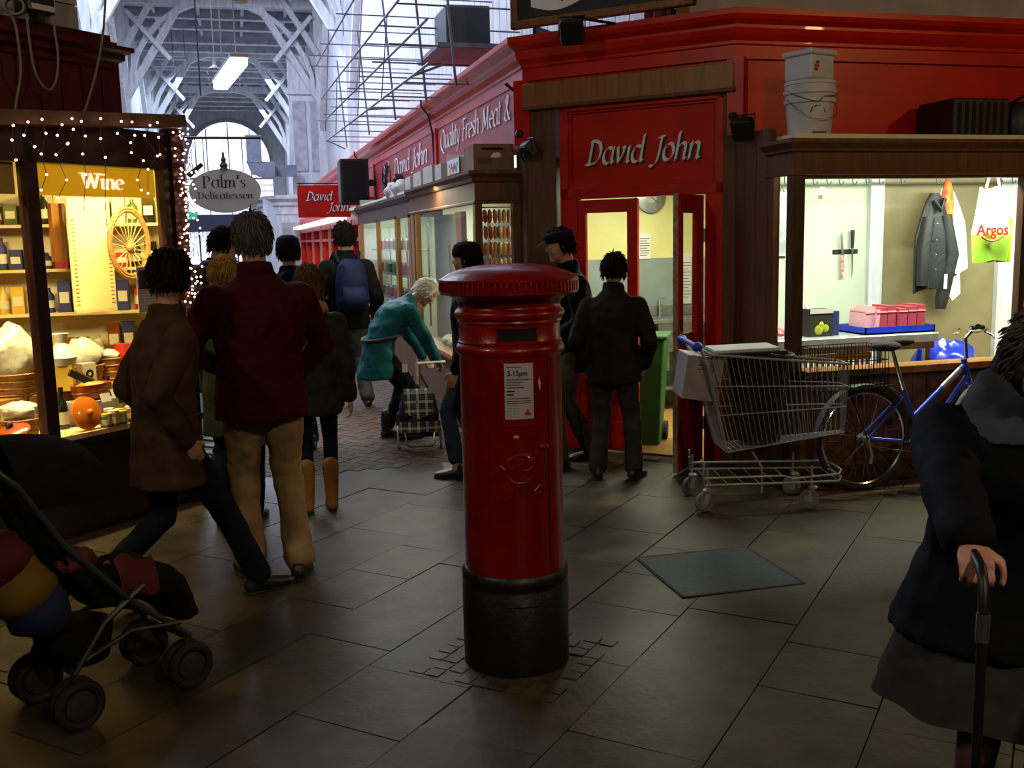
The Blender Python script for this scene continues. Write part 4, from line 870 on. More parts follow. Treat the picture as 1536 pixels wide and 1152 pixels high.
# carrier bag with its printed name
ar = thing('printed_carrier_bag', 'white and green carrier bag hanging in the window with a red printed name', 'bag', (5.44, 6.32, 2.0))
def bagfn(z0, z1, w0, w1, d):
    return lambda u, v_: Vector(((w0+(w1-w0)*v_)*math.cos(2*PI*u) + .012*math.sin(10*PI*u), d*math.sin(2*PI*u)*(1+.3*math.sin(7*u*PI)), z0+(z1-z0)*v_ + .01*math.sin(6*PI*u)))
MB().grid(bagfn(.0, -.33, .10, .175, .05), 28, 8).build('white_film', 'apron_white', ar, smooth=2)
MB().grid(bagfn(-.33, -.54, .175, .155, .05), 28, 6).build('green_film', mat('bag_green', '#8cc23a', '#a8d24a', .4, scale=8, bump=.3), ar, smooth=2)
MB().grid(lambda u, v_: Vector((.08+.13*u, .03+.03*math.sin(6*u), -.22-.33*v_)), 8, 6).build('yellow_film', mat('bag_yellow', '#d2dc3c', '#c2d244', .4, scale=8), ar, smooth=2)
mat('argos_red', '#c0281c', None, .5)
font_text('printed_name', 'Argos', .115, frame((5.40, 6.255, 1.655), (1, 0, 0), (0, 0, 1)), 'argos_red', ar, .001, .003)
MB().tube([(-.13+.2*i/8-.01, -.066, -.355-.035*math.sin(PI*i/8)) for i in range(9)], .007, 6).build('printed_smile', 'argos_red', ar)
for s in (-1, 1): MB().tube([(s*.06, 0, 0), (s*.03, 0, .1), (s*.0, 0, .14)], .008, 6).build('bag_handle', 'apron_white', ar, smooth=True)
# ================================================================== left window: sausages, shelves, poster
mat('sausage_pink', '#c07048', '#a85c3a', .35, scale=20); mat('sausage_tan', '#c99a58', '#b5843f', .35, scale=20)
sl = thing('sausage_rail', 'chrome rail for sausages in the avenue corner of the butcher window', 'rail', (2.13, 8.30, 1.97)); MB().tube([(-.16, 0, 0), (.18, 0, 0)], .007, 6).build('rail', 'chrome', sl); MB().tube([(-.15, 0, 0), (-.15, 0, .36)], .005, 6).build('hanger', 'chrome', sl); MB().tube([(.17, 0, 0), (.17, 0, .36)], .005, 6).build('hanger', 'chrome', sl)
sm = {}
for c in range(7):
    kind = 'sausage_pink' if c < 3 else 'sausage_tan'
    t = thing('sausage_string', 'string of %s sausages, %s from the glass corner post' % ('pink' if c < 3 else 'tan', ('first', 'second', 'third', 'fourth', 'fifth', 'sixth', 'seventh')[c]), 'sausages', (2.0+.042*c, 8.28+.01*(c % 2), 1.965), 0, 'sausage strings in the window')
    for r_ in range(4):
        if kind not in sm: sm[kind] = MB().tube([(0, 0, -.012), (.004, 0, -.03), (.006, 0, -.07), (.004, 0, -.11), (0, 0, -.128)], [.006, .018, .021, .018, .006], 10).build('sausage', kind, t, smooth=True).data; o = t.children[0]
        else: o = part('sausage', None, t, sm[kind])
        o.location = (random.uniform(-.004, .004), 0, -.135*r_); o.rotation_euler = (0, random.uniform(-.1, .1), random.uniform(-1, 1))
fr = thing('display_fridge', 'glass fronted display cabinet inside the avenue window', 'cabinet', (2.75, 11.2, 0))
MB().box((-.2, -1.0, 0), (.3, 1.4, .75)).build('base', 'steel', fr); MB().box((.2, -1.0, .75), (.3, 1.4, 1.9)).build('back', 'wall_grey', fr)
for z in (1.05, 1.35, 1.65): MB().box((-.1, -1, z), (.2, 1.4, z+.02)).build('shelf', 'steel', fr)
for y_ in (-1.0, 1.38): MB().box((-.2, y_, .75), (-.17, y_+.03, 1.9)).build('upright', 'oak', fr)
for i in range(6):
    o = tag(sackmesh((2.62, 10.5+.32*i, .75+.05), (.09, .11, .06), 20+i).build('meat_joint', 'raw_meat', smooth=True), 'cut meat joint on the cabinet counter, %s from the avenue window post' % ('first', 'second', 'third', 'fourth', 'fifth', 'sixth')[i], 'meat', 'meat joints on the cabinet counter')
po = thing('window_poster', 'dark poster with an orange figure in the avenue window', 'poster', (2.05, 12.0, 1.05)); MB().box((0, -.22, 0), (.006, .22, .62)).build('sheet', mat('poster_navy', '#26304a', '#3c4660', .5, scale=5), po); MB().prism([(-.07, .1), (.07, .1), (.05, .4), (.0, .5), (-.05, .4)], .004, frame((-.004, 0, 0), (0, -1, 0), (0, 0, 1))).build('figure', mat('poster_orange', '#b8742a', '#8a4a1e', .5, scale=12), po)
o = thing('leaning_board', 'tall grey chalk board with a wooden edge inside the avenue window', 'board', (2.1, 9.9, .66)); MB().box((0, -.25, 0), (.03, .9, 1.3)).build('board', mat('board_grey', '#7f877a', '#6e766a', .5, scale=3), o); MB().box((-.01, -.5, 0), (.04, -.25, 1.31)).build('edge', 'oak', o); MB().bar((-.012, -.1, .1), (-.012, .1, 1.0), .012).build('string', 'oak', o)
o = thing('salad_garnish', 'pale green leafy garnish along the foot of the avenue window', 'garnish', (2.0, 9.3, .655)); 
for i in range(9): sackmesh((.02, -.5+.13*i, .05), (.06, .08, .06), 40+i).build('leaf_clump', mat('lettuce', '#8a9a48', '#b8c080', .5, scale=20), o, smooth=True)

ds2 = thing('window_shelves', 'glass and steel shelves in the second avenue window', 'shelves', (2.2, 14.2, .62))
for z in (.28, .62, .95): MB().box((-.12, -1.6, z), (.18, 1.7, z+.015)).build('shelf', 'steel', ds2)
for y_ in (-1.6, .05, 1.68): MB().box((.16, y_, 0), (.18, y_+.03, 1.3)).build('upright', 'steel', ds2)
for k, z in enumerate((.295, .635, .965)):
    for i in range(7):
        o = thing('jar', 'preserve jar on the %s avenue shelf, %s from the poster' % (('lowest', 'middle', 'topmost')[k], ('first', 'second', 'third', 'fourth', 'fifth', 'sixth', 'seventh')[i]), 'jar', (2.2, 12.9+.42*i+.05*(k % 2), .62+z), 0, 'jars on the avenue shelves')
        MB().lathe([(0, 0), (.055, 0), (.055, .11), (.045, .13), (0, .13)], n=12, caps=False).build('glass', random.choice(('raw_meat', 'oak', 'wall_olive', 'bin_green')), o, smooth=True); MB().lathe([(.05, .125), (.05, .155), (0, .155)], n=12, caps=False).build('lid', 'white_plastic', o)
# ================================================================== over the shops
CHN = Vector((1, 1, 0)).normalized()
def onC(px, py, d=0.0):       # on the chamfered front, d metres behind it
    p0 = Vector((2.30, 7.84, 0)) + CHN*d; r_ = ray(px, py); return CAM + r_*(CHN.dot(p0-CAM)/CHN.dot(r_))
DEN = Vector((-1, 1, 0)).normalized()
def onD(px, py, d=0.0):       # on the delicatessen front, d metres behind it
    p0 = Vector((-1.30, 5.98, 0)) + DEN*d; r_ = ray(px, py); return CAM + r_*(DEN.dot(p0-CAM)/DEN.dot(r_))
fs_ = thing('framed_sign', 'wood framed dark sign board with a white ribbon over the butcher entrance', 'sign', (2.30, 7.84, 3.27), -PI/4)
mat('sign_slate', '#22252c', '#1b1e24', .5, scale=3); mat('gilt_wood', '#8a5c2a', '#6e4418', .4, scale=6, stretch=(6, 1, 1))
MB().box((-.02, -.08, .05), (1.36, -.05, .8)).build('board', 'sign_slate', fs_)
for a, b in (((-.08, -.10, .05), (1.42, -.04, .11)), ((-.08, -.10, .74), (1.42, -.04, .8)), ((-.08, -.10, .05), (-.02, -.04, .8)), ((1.36, -.10, .05), (1.42, -.04, .8))): MB().box(a, b).build('frame', 'gilt_wood', fs_, bevel=.008)
MB().grid(lambda u, v_: Vector((.1+.75*u, -.083-.004*math.sin(6*u), .2+.17*v_-.05*math.sin(5.5*u))), 24, 3).build('ribbon', 'letter_white', fs_)
font_text('ribbon_print', 'QUALITY', .12, fs_.matrix_basis if False else WORLD[fs_.name] @ frame((.55, -.089, .225), (1, 0, 0), (0, 0, 1)), 'letter_black', fs_)
MB().ball((1.0, -.082, .2), (.06, .004, .05)).build('emblem', 'letter_white', fs_)
for s in (.1, 1.2): MB().box((s, -.06, -.06), (s+.03, .3, .06)).build('bracket', 'black_plastic', fs_)
def flood(name, label, p, rz, tilt, arm_to, sz=.085):
    t = thing(name, label, 'lamp', p, rz); M_ = Matrix.Rotation(tilt, 4, 'X')
    MB().box((-sz, -.045, -sz), (sz, .045, sz), M_).build('housing', 'black_plastic', t, bevel=.012); MB().box((-sz*.8, -.048, -sz*.8), (sz*.8, -.044, sz*.8), M_).build('lens', 'slot_dark', t)
    MB().tube([(-sz-.01, 0, -.02), (-sz-.01, 0, sz+.02), (sz+.01, 0, sz+.02), (sz+.01, 0, -.02)], .007, 6).build('yoke', 'black_plastic', t)
    q = WORLD[t.name].inverted() @ Vector(arm_to); MB().tube([(0, 0, sz+.02), q], .011, 6).build('arm', 'black_plastic', t); return t
flood('flood_lamp', 'black flood lamp on a thin arm in front of the entrance cornice', onC(858, 48, -.42), -PI/4+.3, .5, onC(925, 36, -.15))
flood('flood_lamp', 'black flood lamp tilted at the end of the avenue fascia', Vector((2.28, 7.72, 2.40)), -PI/4-.6, .7, (2.32, 7.80, 2.50), .06)
flood('flood_lamp', 'black flood lamp on the oak pilaster beside the right window cornice', Vector((3.44, 6.42, 2.42)), -.9, .5, (3.50, 6.60, 2.40), .075)
# buckets on the right bay
bz = 2.306
mat('bucket_white', '#d6d4d8', '#c8c6cc', .4, scale=6)
bu = thing('plastic_bucket', 'stacked white plastic pail with wire handle on the right window ledge', 'bucket', (3.76, 6.1, bz)); 
MB().lathe([(.0, 0), (.135, 0), (.137, .01), (.155, .24), (.168, .245), (.168, .27), (.160, .275), (.163, .30), (.173, .305), (.173, .33), (.165, .335), (.166, .36), (.172, .365), (.168, .385), (.14, .39), (0, .39)], n=40, caps=False).build('pail', 'bucket_white', bu, smooth=True)
MB().tube([(-.172*math.cos(PI*i/14), -.172*math.sin(PI*i/14)-.006, .27-.14*math.sin(PI*i/14)) for i in range(15)], .003, 5).build('wire_handle', 'steel', bu); MB().tube([(-.172*math.cos(PI*i/14), -.172*math.sin(PI*i/14)-.004, .33-.09*math.sin(PI*i/14)*(1 if i < 7 else .6)) for i in range(15)], .003, 5).build('wire_handle', 'steel', bu)
MB().tube([Vector((.055*math.cos(a)-.03, -.149-.0, .165+.055*math.sin(a))) for a in [PI*.05+PI*.9*i/10 for i in range(11)]], .004, 5).build('printed_arch', 'print_grey', bu)
MB().box((-.06, -.142, .045), (.04, -.138, .055)).build('printed_line', 'print_grey', bu)
tb2 = thing('plastic_tub', 'white tub with square lid stacked on top of the pail', 'tub', (3.75, 6.1, bz+.392), .3)
MB().box((-.115, -.115, 0), (.115, .115, .16)).build('tub_body', 'bucket_white', tb2, bevel=.012); MB().box((-.128, -.128, .155), (.128, .128, .19)).build('lid', 'bucket_white', tb2, bevel=.008)
for i in range(6): MB().ball((-.07+.012*(i % 3), -.117, .06+.022*(i // 2)), (.012, .002, .01)).build('printed_mark', 'print_red' if i < 4 else 'print_grey', tb2)
am = thing('black_box', 'large black ventilated box on the right window ledge', 'box', (5.25, 6.35, bz)); MB().box((-.27, -.15, .02), (.2, .25, .32)).build('case', 'black_plastic', am, bevel=.01); MB().box((-.3, -.18, 0), (.6, .28, .02)).build('board', 'plaster_dark', am)
for i in range(7): MB().box((-.24+.06*i, -.153, .05), (-.21+.06*i, -.15, .29)).build('vent', 'slot_dark', am)
o = thing('black_speaker', 'black rounded speaker beside the black box on the right ledge', 'speaker', (5.62, 6.3, bz+.02)); MB().lathe([(.0, 0), (.13, 0), (.15, .05), (.15, .24), (.12, .28), (0, .285)], n=24, caps=False).build('case', 'black_plastic', o, smooth=True); MB().box((-.05, -.155, .1), (-.03, -.145, .14)).build('badge', 'steel', o); MB().tube([(-.1, 0, .27), (0, -.05, .33), (.1, 0, .27)], .012, 6).build('handle', 'black_plastic', o)
# boxes on the left bay ledge
lz = 2.262
mat('card_tan', '#8c6f5c', '#7c604e', .8, scale=7)
o = thing('cardboard_box', 'brown printed cardboard carton on the avenue window ledge', 'box', (2.08, 8.22, lz)); MB().box((-.17, -.16, 0), (.17, .2, .21)).build('carton', 'card_tan', o, bevel=.003)
for z in (.16, .165): MB().box((-.1, -.1615, z), (.08, -.1602, z+.014)).build('print', 'print_black', o)
MB().prism([(-.03, .1), (.05, .1), (.06, .13), (.03, .145), (-.01, .135)], .001, frame((.0, -.161, 0), (1, 0, 0), (0, 0, 1))).build('print', 'letter_white', o); MB().box((-.14, -.1615, .05), (-.02, -.1602, .1)).build('print', 'eave', o)
o = thing('fruit_crate', 'white fruit carton printed with coloured fruit on the avenue ledge', 'box', (2.03, 8.86, lz))
for a, b, n_ in (((-.12, -.26, 0), (.13, .26, .02), 'carton_floor'), ((-.12, -.26, 0), (-.11, .26, .15), 'carton_side'), ((.12, -.26, 0), (.13, .26, .15), 'carton_side'), ((-.12, .25, 0), (.13, .26, .21), 'carton_end'), ((-.12, -.26, 0), (.13, -.25, .15), 'carton_end')): MB().box(a, b).build(n_, 'letter_white', o)
for i, (yy, z, r_, c) in enumerate(((.12, .05, .035, '#d8b020'), (.06, .09, .03, '#c86a1a'), (.0, .06, .032, '#b03020'), (-.06, .09, .03, '#6a7ab0'), (-.12, .06, .03, '#7a8a3a'), (.16, .1, .02, '#3a4a8a'), (-.17, .1, .022, '#506a40'))): MB().ball((-.121, yy, z), (.002, r_, r_)).build('printed_fruit', mat('fruit%d' % i, c, None, .5), o)
for i, (yy, l, h) in enumerate(((9.6, .42, .16), (10.15, .5, .18), (10.75, .5, .16), (11.35, .4, .17))):
    o = thing('white_carton', 'plain white carton on the avenue ledge, %s after the fruit box' % ('first', 'second', 'third', 'fourth')[i], 'box', (2.03, yy, lz if yy < 11.1 else 2.242), random.uniform(-.06, .06), 'white cartons on the avenue ledge')
    MB().box((-.11, -l/2, 0), (.12, l/2, h)).build('carton', 'card_white', o, bevel=.004); MB().box((-.112, -l*.15, h*.3), (-.1101, l*.1, h*.6)).build('panel', 'notice_white', o)
for i, yy in enumerate((12.6, 13.2)):
    o = thing('crumpled_bag', 'crumpled white paper bag, %s along the second ledge' % ('nearer' if i == 0 else 'farther'), 'bag', (2.05, yy, 2.242)); sackmesh((0, 0, .09), (.12, .2, .12), 60+i).build('bag', 'card_white', o, smooth=True)
fn = thing('desk_fan', 'dark round wire fan on the avenue ledge', 'fan', (2.08, 13.9, 2.242)); R_ = .24
for rr in (.24, .17, .09): MB().tube([(-.05*(rr < .2), rr*math.cos(2*PI*i/24), .3+rr*math.sin(2*PI*i/24)) for i in range(24)], .008, 5, True).build('guard_ring', 'black_plastic', fn)
for i in range(12): MB().tube([(0, .24*math.cos(PI*i/6), .3+.24*math.sin(PI*i/6)), (-.06, .03*math.cos(PI*i/6), .3+.03*math.sin(PI*i/6))], .005, 4).build('guard_spoke', 'black_plastic', fn)
MB().lathe([(.08, 0), (.08, .12)], (.1, 0, .3), 16, Matrix.Rotation(PI/2, 3, 'Y')).build('motor', 'black_plastic', fn); MB().tube([(.05, 0, 0), (.1, 0, .3)], .03).build('stand', 'black_plastic', fn)
for i in range(4):
    a = PI*i/2+.4; MB().prism([(.03, -.02), (.19, -.07), (.2, .05), (.03, .02)], .006, frame((-.02, 0, .3), (0, math.cos(a), math.sin(a)), (.3, -math.sin(a), math.cos(a)))).build('blade', 'black_plastic', fn)
o = thing('wall_speaker', 'tall black loudspeaker mounted over the avenue windows', 'speaker', (1.9, 16.6, 2.30)); MB().box((-.2, -.2, 0), (.25, .25, .72)).build('case', 'black_plastic', o, bevel=.01); MB().box((-.205, -.17, .05), (-.2, .22, .68)).build('grille', mat('grille_grey', '#4a5058', None, .6), o); MB().box((-.16, -.205, .04), (.2, -.2, .68)).build('grille', 'slot_dark', o); MB().box((.25, -.05, .3), (.4, .05, .4)).build('bracket', 'black_plastic', o)
# projecting sign
ps = thing('hanging_sign', 'red board with white lettering projecting over the avenue', 'sign', (2.1, 17.9, 2.14)); MB().box((-1.0, 0, 0), (-.1, .04, .55)).build('board', 'red_sign', ps, bevel=.005); MB().tube([(-1.0, .02, .58), (.2, .02, .58)], .012, 6).build('bracket', 'black_plastic', ps)
for x in (-.95, -.15): MB().tube([(x, .02, .54), (x, .02, .6)], .008, 6).build('hanger', 'black_plastic', ps)
PW = WORLD[ps.name]
for dx, mt_n, dy in ((.012, 'letter_black', -.001), (0, 'letter_white', -.003)):
    sign_text('lettering', 'David', .10, .022, 38, PW @ frame((-.86+dx, dy, .29-dx), (1, 0, 0), (0, 0, 1)), mt_n, ps, .22); sign_text('lettering', 'John', .10, .022, 38, PW @ frame((-.5+dx, dy, .1-dx), (1, 0, 0), (0, 0, 1)), mt_n, ps, .22)
# oval delicatessen sign
pl_ = thing('oval_sign', 'pale oval delicatessen sign hanging from an iron bar over the avenue', 'sign', (-.06, 11.4, 2.28))
MB().add([Vector((.375*math.cos(2*PI*i/40), y_, .232*math.sin(2*PI*i/40))) for y_ in (-.015, .015) for i in range(40)], [tuple(range(40)), tuple(range(40, 80))[::-1]] + [(i, 40+i, 40+(i+1) % 40, (i+1) % 40) for i in range(40)]).build('board', mat('sign_grey', '#d2d0d8', '#c6c4cc', .5, scale=3), pl_)
LW = WORLD[pl_.name]
sign_text('lettering', "Palm's", .082, .016, 8, LW @ frame((-.235, -.0155, .035), (1, 0, 0), (0, 0, 1)), 'print_black', pl_, 0, .05, .003, .018, .46)
sign_text('lettering', 'Delicatessen', .047, .0095, 8, LW @ frame((-.29, -.0155, -.082), (1, 0, 0), (0, 0, 1)), 'print_black', pl_, 0, .06, .003, .010, .58)
MB().tube([(-3.0, 0, .56), (.40, 0, .56)], .014, 8).build('bar', 'black_plastic', pl_)
for x in (-.2, .2): MB().tube([(x, 0, .2), (x, 0, .56)], .005, 6).build('hanger', 'black_plastic', pl_)
MB().lathe([(.05, 0), (.035, .03), (.045, .05), (.02, .09), (.03, .11), (.012, .14), (.012, .18), (0, .2)], (0, 0, .22), 12, None, False).build('spire_shape', mat('spire_purple', '#3a3450', None, .6), pl_, smooth=True)  # added dark shape standing in for a distant spire, no sign fitting
MB().tube([(-.37, -.02, .16), (-.22, -.05, .28)], [.03, .022], 8).build('spot_lamp', 'black_plastic', pl_); MB().tube([(-.28, -.03, .24), (-.28, 0, .56)], .006, 6).build('spot_stem', 'black_plastic', pl_)
# lamps of the avenue
mat('tube_glow', '#ffffff', None, .3, emit='#fdfbff', es=5)
fl = thing('fluorescent_light', 'white fluorescent batten light hanging on two cords in the avenue', 'light', (.05, 10.0, 3.26), math.radians(7))
MB().box((-.07, -.72, -.02), (.07, .72, .055)).build('diffuser', 'tube_glow', fl, bevel=.012); MB().box((-.08, -.75, .05), (.08, .75, .08)).build('casing', 'white_plastic', fl)
for y_ in (-.5, .5): MB().tube([(0, y_, .08), (0, y_, 6.2)], .006, 5).build('cord', 'white_plastic', fl)
for i, (p, top) in enumerate((((.17, 9.0, 3.72), 9.5), ((-.1, 12.4, 3.72), 9.5))):
    o = thing('pendant_lamp', 'small white pendant lamp, %s in the avenue' % ('nearer and higher' if i == 0 else 'farther and lower'), 'lamp', p); MB().lathe([(.0, -.02), (.06, -.015), (.065, .0), (.03, .02), (.018, .05), (.018, .1), (0, .1)], n=16, caps=False).build('shade', 'white_plastic', o, smooth=True); MB().tube([(0, 0, .1), (0, 0, top-p[2])], .009 if i == 0 else .006, 6).build('rod', 'white_plastic', o)
o = tag(MB().tube([(-.35, 16.0, 3.9), (-.35, 16, 9.5)], .012, 6).build('hanging_rod', 'black_plastic'), 'thin dark rod hanging from the avenue roof', 'rod')
MATS['globe'] = mat('globe', '#ffffff', None, .3, emit='#ffffff', es=4)
o = thing('wall_lamp', 'small bright globe lamp on the white avenue wall', 'lamp', onX(458, 152, 2.95)); MB().ball((0, 0, 0), .09).build('globe', 'globe', o, smooth=True); MB().tube([(0, 0, 0), (.14, 0, 0)], .03).build('bracket', 'white_plastic', o)
# ventilation duct
o = thing('ventilation_duct', 'grey square ventilation duct bending into the white shop wall', 'duct', (.75, 32.5, 3.7)); mat('duct_grey', '#7a8090', '#6a7080', .5, .4, scale=5)
MB().box((-.22, -.2, .5), (.22, .2, 1.3)).build('riser', 'duct_grey', o); MB().add([(-.22, -.2, .5), (.22, -.2, .5), (-.22, .2, .5), (.22, .2, .5), (-.1, -.2, .15), (-.1, .2, .15), (.22, -.2, .05), (.22, .2, .05)], [(0, 1, 6, 4), (2, 5, 7, 3), (0, 4, 5, 2), (4, 6, 7, 5)]).build('elbow', 'duct_grey', o); MB().box((.22, -.2, .05), (.6, .7, .5)).build('branch', 'duct_grey', o); MB().box((.1, .5, .1), (1.3, .7, .45)).build('branch', 'duct_grey', o)
for z in (.5, 1.28): MB().box((-.24, -.22, z-.02), (.24, .22, z+.02)).build('flange', 'duct_grey', o)
# iron hanging rack above the avenue fascia
rk = thing('hanging_rack', 'iron rack of long hanging rails over the red avenue fascia', 'rack', (2.1, 15, 3.3))
mat('rack_grey', '#8a8ea2', '#767a8c', .5, .5, scale=8)
def tw_(nm, pts, r_): return MB().tube(pts, r_, 6).build(nm, 'rack_grey', rk, world=True)
YF = 17.5
def rack_pt(k, y_):           # rail k at distance y_
    base = onY((489, 487, 482, 474)[k], (212, 181, 148, 99)[k], YF); x = base.x
    return Vector((x, y_, base.z - (YF-y_)*.03))
for k in range(4): tw_('rail', [rack_pt(k, YF), rack_pt(k, 8.2)], .012)
for k in range(4):
    y_ = YF
    while y_ > 8.3:
        p = rack_pt(k, y_); tw_('cross_bar', [p + Vector((-.12 if k % 2 else 0, 0, .0)), (3.05, y_, p.z-.02)], .009); y_ -= 1.15
for y_ in (17.5, 14.6, 12.2, 10.2, 8.8):
    tw_('upright', [rack_pt(0, y_)+Vector((.35, 0, -.1)), rack_pt(3, y_)+Vector((.35, 0, .1))], .013)
for y_ in (15.8, 13.0, 10.9): tw_('stay', [rack_pt(0, y_), rack_pt(2, y_-.9)], .006)
for y_ in (17.3, 12, 9): tw_('foot', [rack_pt(0, y_), (rack_pt(0, y_).x+.3, y_, 3.25)], .012)
o = thing('control_box', 'dark grey box sitting on planks on the iron rack', 'box', (2.35, 10.4, rack_pt(1, 10.4).z+.07)); MB().box((-.2, -.3, .0), (.25, .3, .42)).build('case', 'grille_grey', o, bevel=.01); MB().box((-.35, -.6, -.04), (.5, .5, 0)).build('plank', 'rack_grey', o); MB().box((-.35, -.55, -.045), (.5, -.35, -.04)).build('plank_edge', 'rack_grey', o)
# cables along the fascia
def cable(label, pts, r_=.01, mt='black_plastic', name='cable'): return tag(MB().tube(pts, r_, 6).build(name, mt, smooth=True), label, 'cable')
cable('thick black cable running down the end of the avenue fascia', [(2.16, 7.95, 2.93), (2.24, 7.93, 2.86), (2.25, 7.92, 2.6), (2.26, 7.9, 2.36), (2.29, 7.86, 2.3)], .014)
for i, yy in enumerate((11.45, 18.0)): cable('thin black cable hanging over the red cornice, %s' % ('nearer' if i == 0 else 'farther'), [(2.12, yy, 3.27), (2.12, yy, 3.2), (2.2, yy, 3.1), (2.24, yy, 2.9), (2.255, yy+.02, 2.5)], .012)
# ================================================================== delicatessen: sign, lights, cables, goods
mat('wine_sign', '#c8961a', '#c08c14', .5, scale=2, emit='#d89a10', es=.6)
wsn = thing('wine_sign', 'yellow backlit wine sign across the top of the deli window', 'sign', DE @ Vector((.36, .05, 2.012)), PI/4)
MB().box((.0, 0, 0), (.865, .012, .175)).build('board', 'wine_sign', wsn)
sign_text('lettering', 'Wine', .062, .017, 15, WORLD[wsn.name] @ frame((.325, -.001, .045), (1, 0, 0), (0, 0, 1)), mat('wine_white', '#fff6dc', None, .4, emit='#fff2d0', es=.9), wsn, 0, .02, .004, .014, .30)
o = thing('blank_sign', 'plain buff sign board across the top of the next deli window', 'sign', DE @ Vector((-.8, .05, 2.012)), PI/4); MB().box((0, 0, 0), (1.05, .012, .175)).build('board', mat('buff_sign', '#b99b50', '#a88a40', .5, scale=2), o)
mat('fairy', '#ffd8c8', None, .3, emit='#ffb8a0', es=7); mat('fairy_wire', '#5a4a44', None, .6)
bulb_me = MB().ball((0, 0, 0), .007, 8, 6).build('bulb_source', 'fairy', ds); bulb_data = bulb_me.data; bpy.data.objects.remove(bulb_me)
strands = [[(20, 188), (18, 210), (24, 240)], [(42, 183), (36, 203), (52, 220)], [(63, 179), (69, 200), (62, 231), (70, 262), (62, 285)], [(93, 187), (86, 203), (102, 215), (84, 232), (100, 270), (87, 297)], [(108, 178), (110, 194), (101, 216)],
           [(122, 182), (128, 204), (124, 231), (129, 262), (125, 320)], [(151, 178), (151, 208), (158, 236), (158, 300), (160, 345)], [(182, 182), (176, 200), (196, 214), (202, 203)], [(198, 183), (202, 203), (197, 229), (215, 241), (206, 270), (212, 285)], [(225, 188), (217, 203), (236, 234), (222, 254), (222, 290)], [(236, 184), (238, 206), (240, 232)]]
for i, st in enumerate(strands):
    t = thing('fairy_light_string', 'short string of pink fairy lights on the deli eave, %s from the frame edge' % ('first', 'second', 'third', 'fourth', 'fifth', 'sixth', 'seventh', 'eighth', 'ninth', 'tenth', 'eleventh')[i], 'lights', DE @ Vector((.1*i, -.215, 2.40)), 0, 'fairy light strings on the deli eave')
    P_ = [onD(x, y_, -.215) for x, y_ in st]; inv = WORLD[t.name].inverted(); P_ = [inv @ p for p in P_]
    MB().tube(P_, .0022, 4).build('wire', 'fairy_wire', t)
    for p in P_:
        o = part('bulb', None, t, bulb_data); o.location = p
for s in range(5):
    t = thing('fairy_light_strand', 'dense upright strand of fairy lights at the deli corner, %s' % ('outermost', 'second from the outside', 'middle one', 'fourth from the outside', 'innermost')[s], 'lights', DE @ Vector((1.41, -.05-.02*s, .0)), 0, 'fairy light strands at the deli corner')
    base = DE @ Vector((1.44-.028*s, -.07+.015*(s % 2), 0)) - Vector(t.location); rnd = random.Random(s)
    P_ = [base + Vector((rnd.uniform(-.03, .03), rnd.uniform(-.03, .03), 2.47-.046*k+rnd.uniform(-.02, .02))) for k in range(30)]
    MB().tube(P_, .0022, 4).build('wire', 'fairy_wire', t)
    for p in P_: o = part('bulb', None, t, bulb_data); o.location = p
mat('cable_grey', '#6d645c', None, .6)
def pxcable(label, pts, d): return cable(label, [onD(x, y_, d) for x, y_ in pts], .007, 'cable_grey')
def smooth_pts(p, n=5):
    out = []
    for i in range(len(p)-1):
        p0, p1, p2, p3 = p[max(i-1, 0)], p[i], p[i+1], p[min(i+2, len(p)-1)]
        for k in range(n):
            t = k/n; out.append(tuple(.5*((2*b)+(c-a)*t+(2*a-5*b+4*c-d)*t*t+(3*b-a-3*c+d)*t*t*t) for a, b, c, d in zip(p0, p1, p2, p3)))
    return out + [p[-1]]
pxcable('grey cable hanging at the edge of the burgundy deli boards', smooth_pts([(-6, 8), (18, 25), (27, 60), (31, 110), (24, 155), (23, 182)]), -.1)
pxcable('grey cable hanging in a loop over the burgundy deli boards', smooth_pts([(40, 20), (44, 60), (52, 105), (66, 130), (78, 133), (86, 112), (87, 80), (82, 45), (82, 30)]), -.1)
pxcable('grey cable slanting down the burgundy boards to the eave', smooth_pts([(158, 0), (155, 45), (147, 95), (134, 145), (121, 182)]), -.1)
o = thing('flood_box', 'dark floodlight box on the deli cornice', 'lamp', onD(62, 25, .0) + Vector((0, 0, 0)), PI/4); MB().box((-.085, -.02, .02), (.085, .12, .2)).build('housing', 'black_plastic', o, bevel=.01); MB().box((-.07, -.026, .03), (.07, -.02, .06)).build('lens_edge', 'card_white', o); MB().box((-.02, .0, -.03), (.02, .08, .02)).build('bracket', 'black_plastic', o)
o = thing('coiled_cable', 'coil of dark cable lying on the deli cornice', 'cable', onD(22, 20, .02))
for k in range(3): MB().tube([(.05*math.cos(2*PI*i/16), .012*k, .04+.045*math.sin(2*PI*i/16)) for i in range(16)], .008, 5, True).build('turn', 'cable_grey', o)
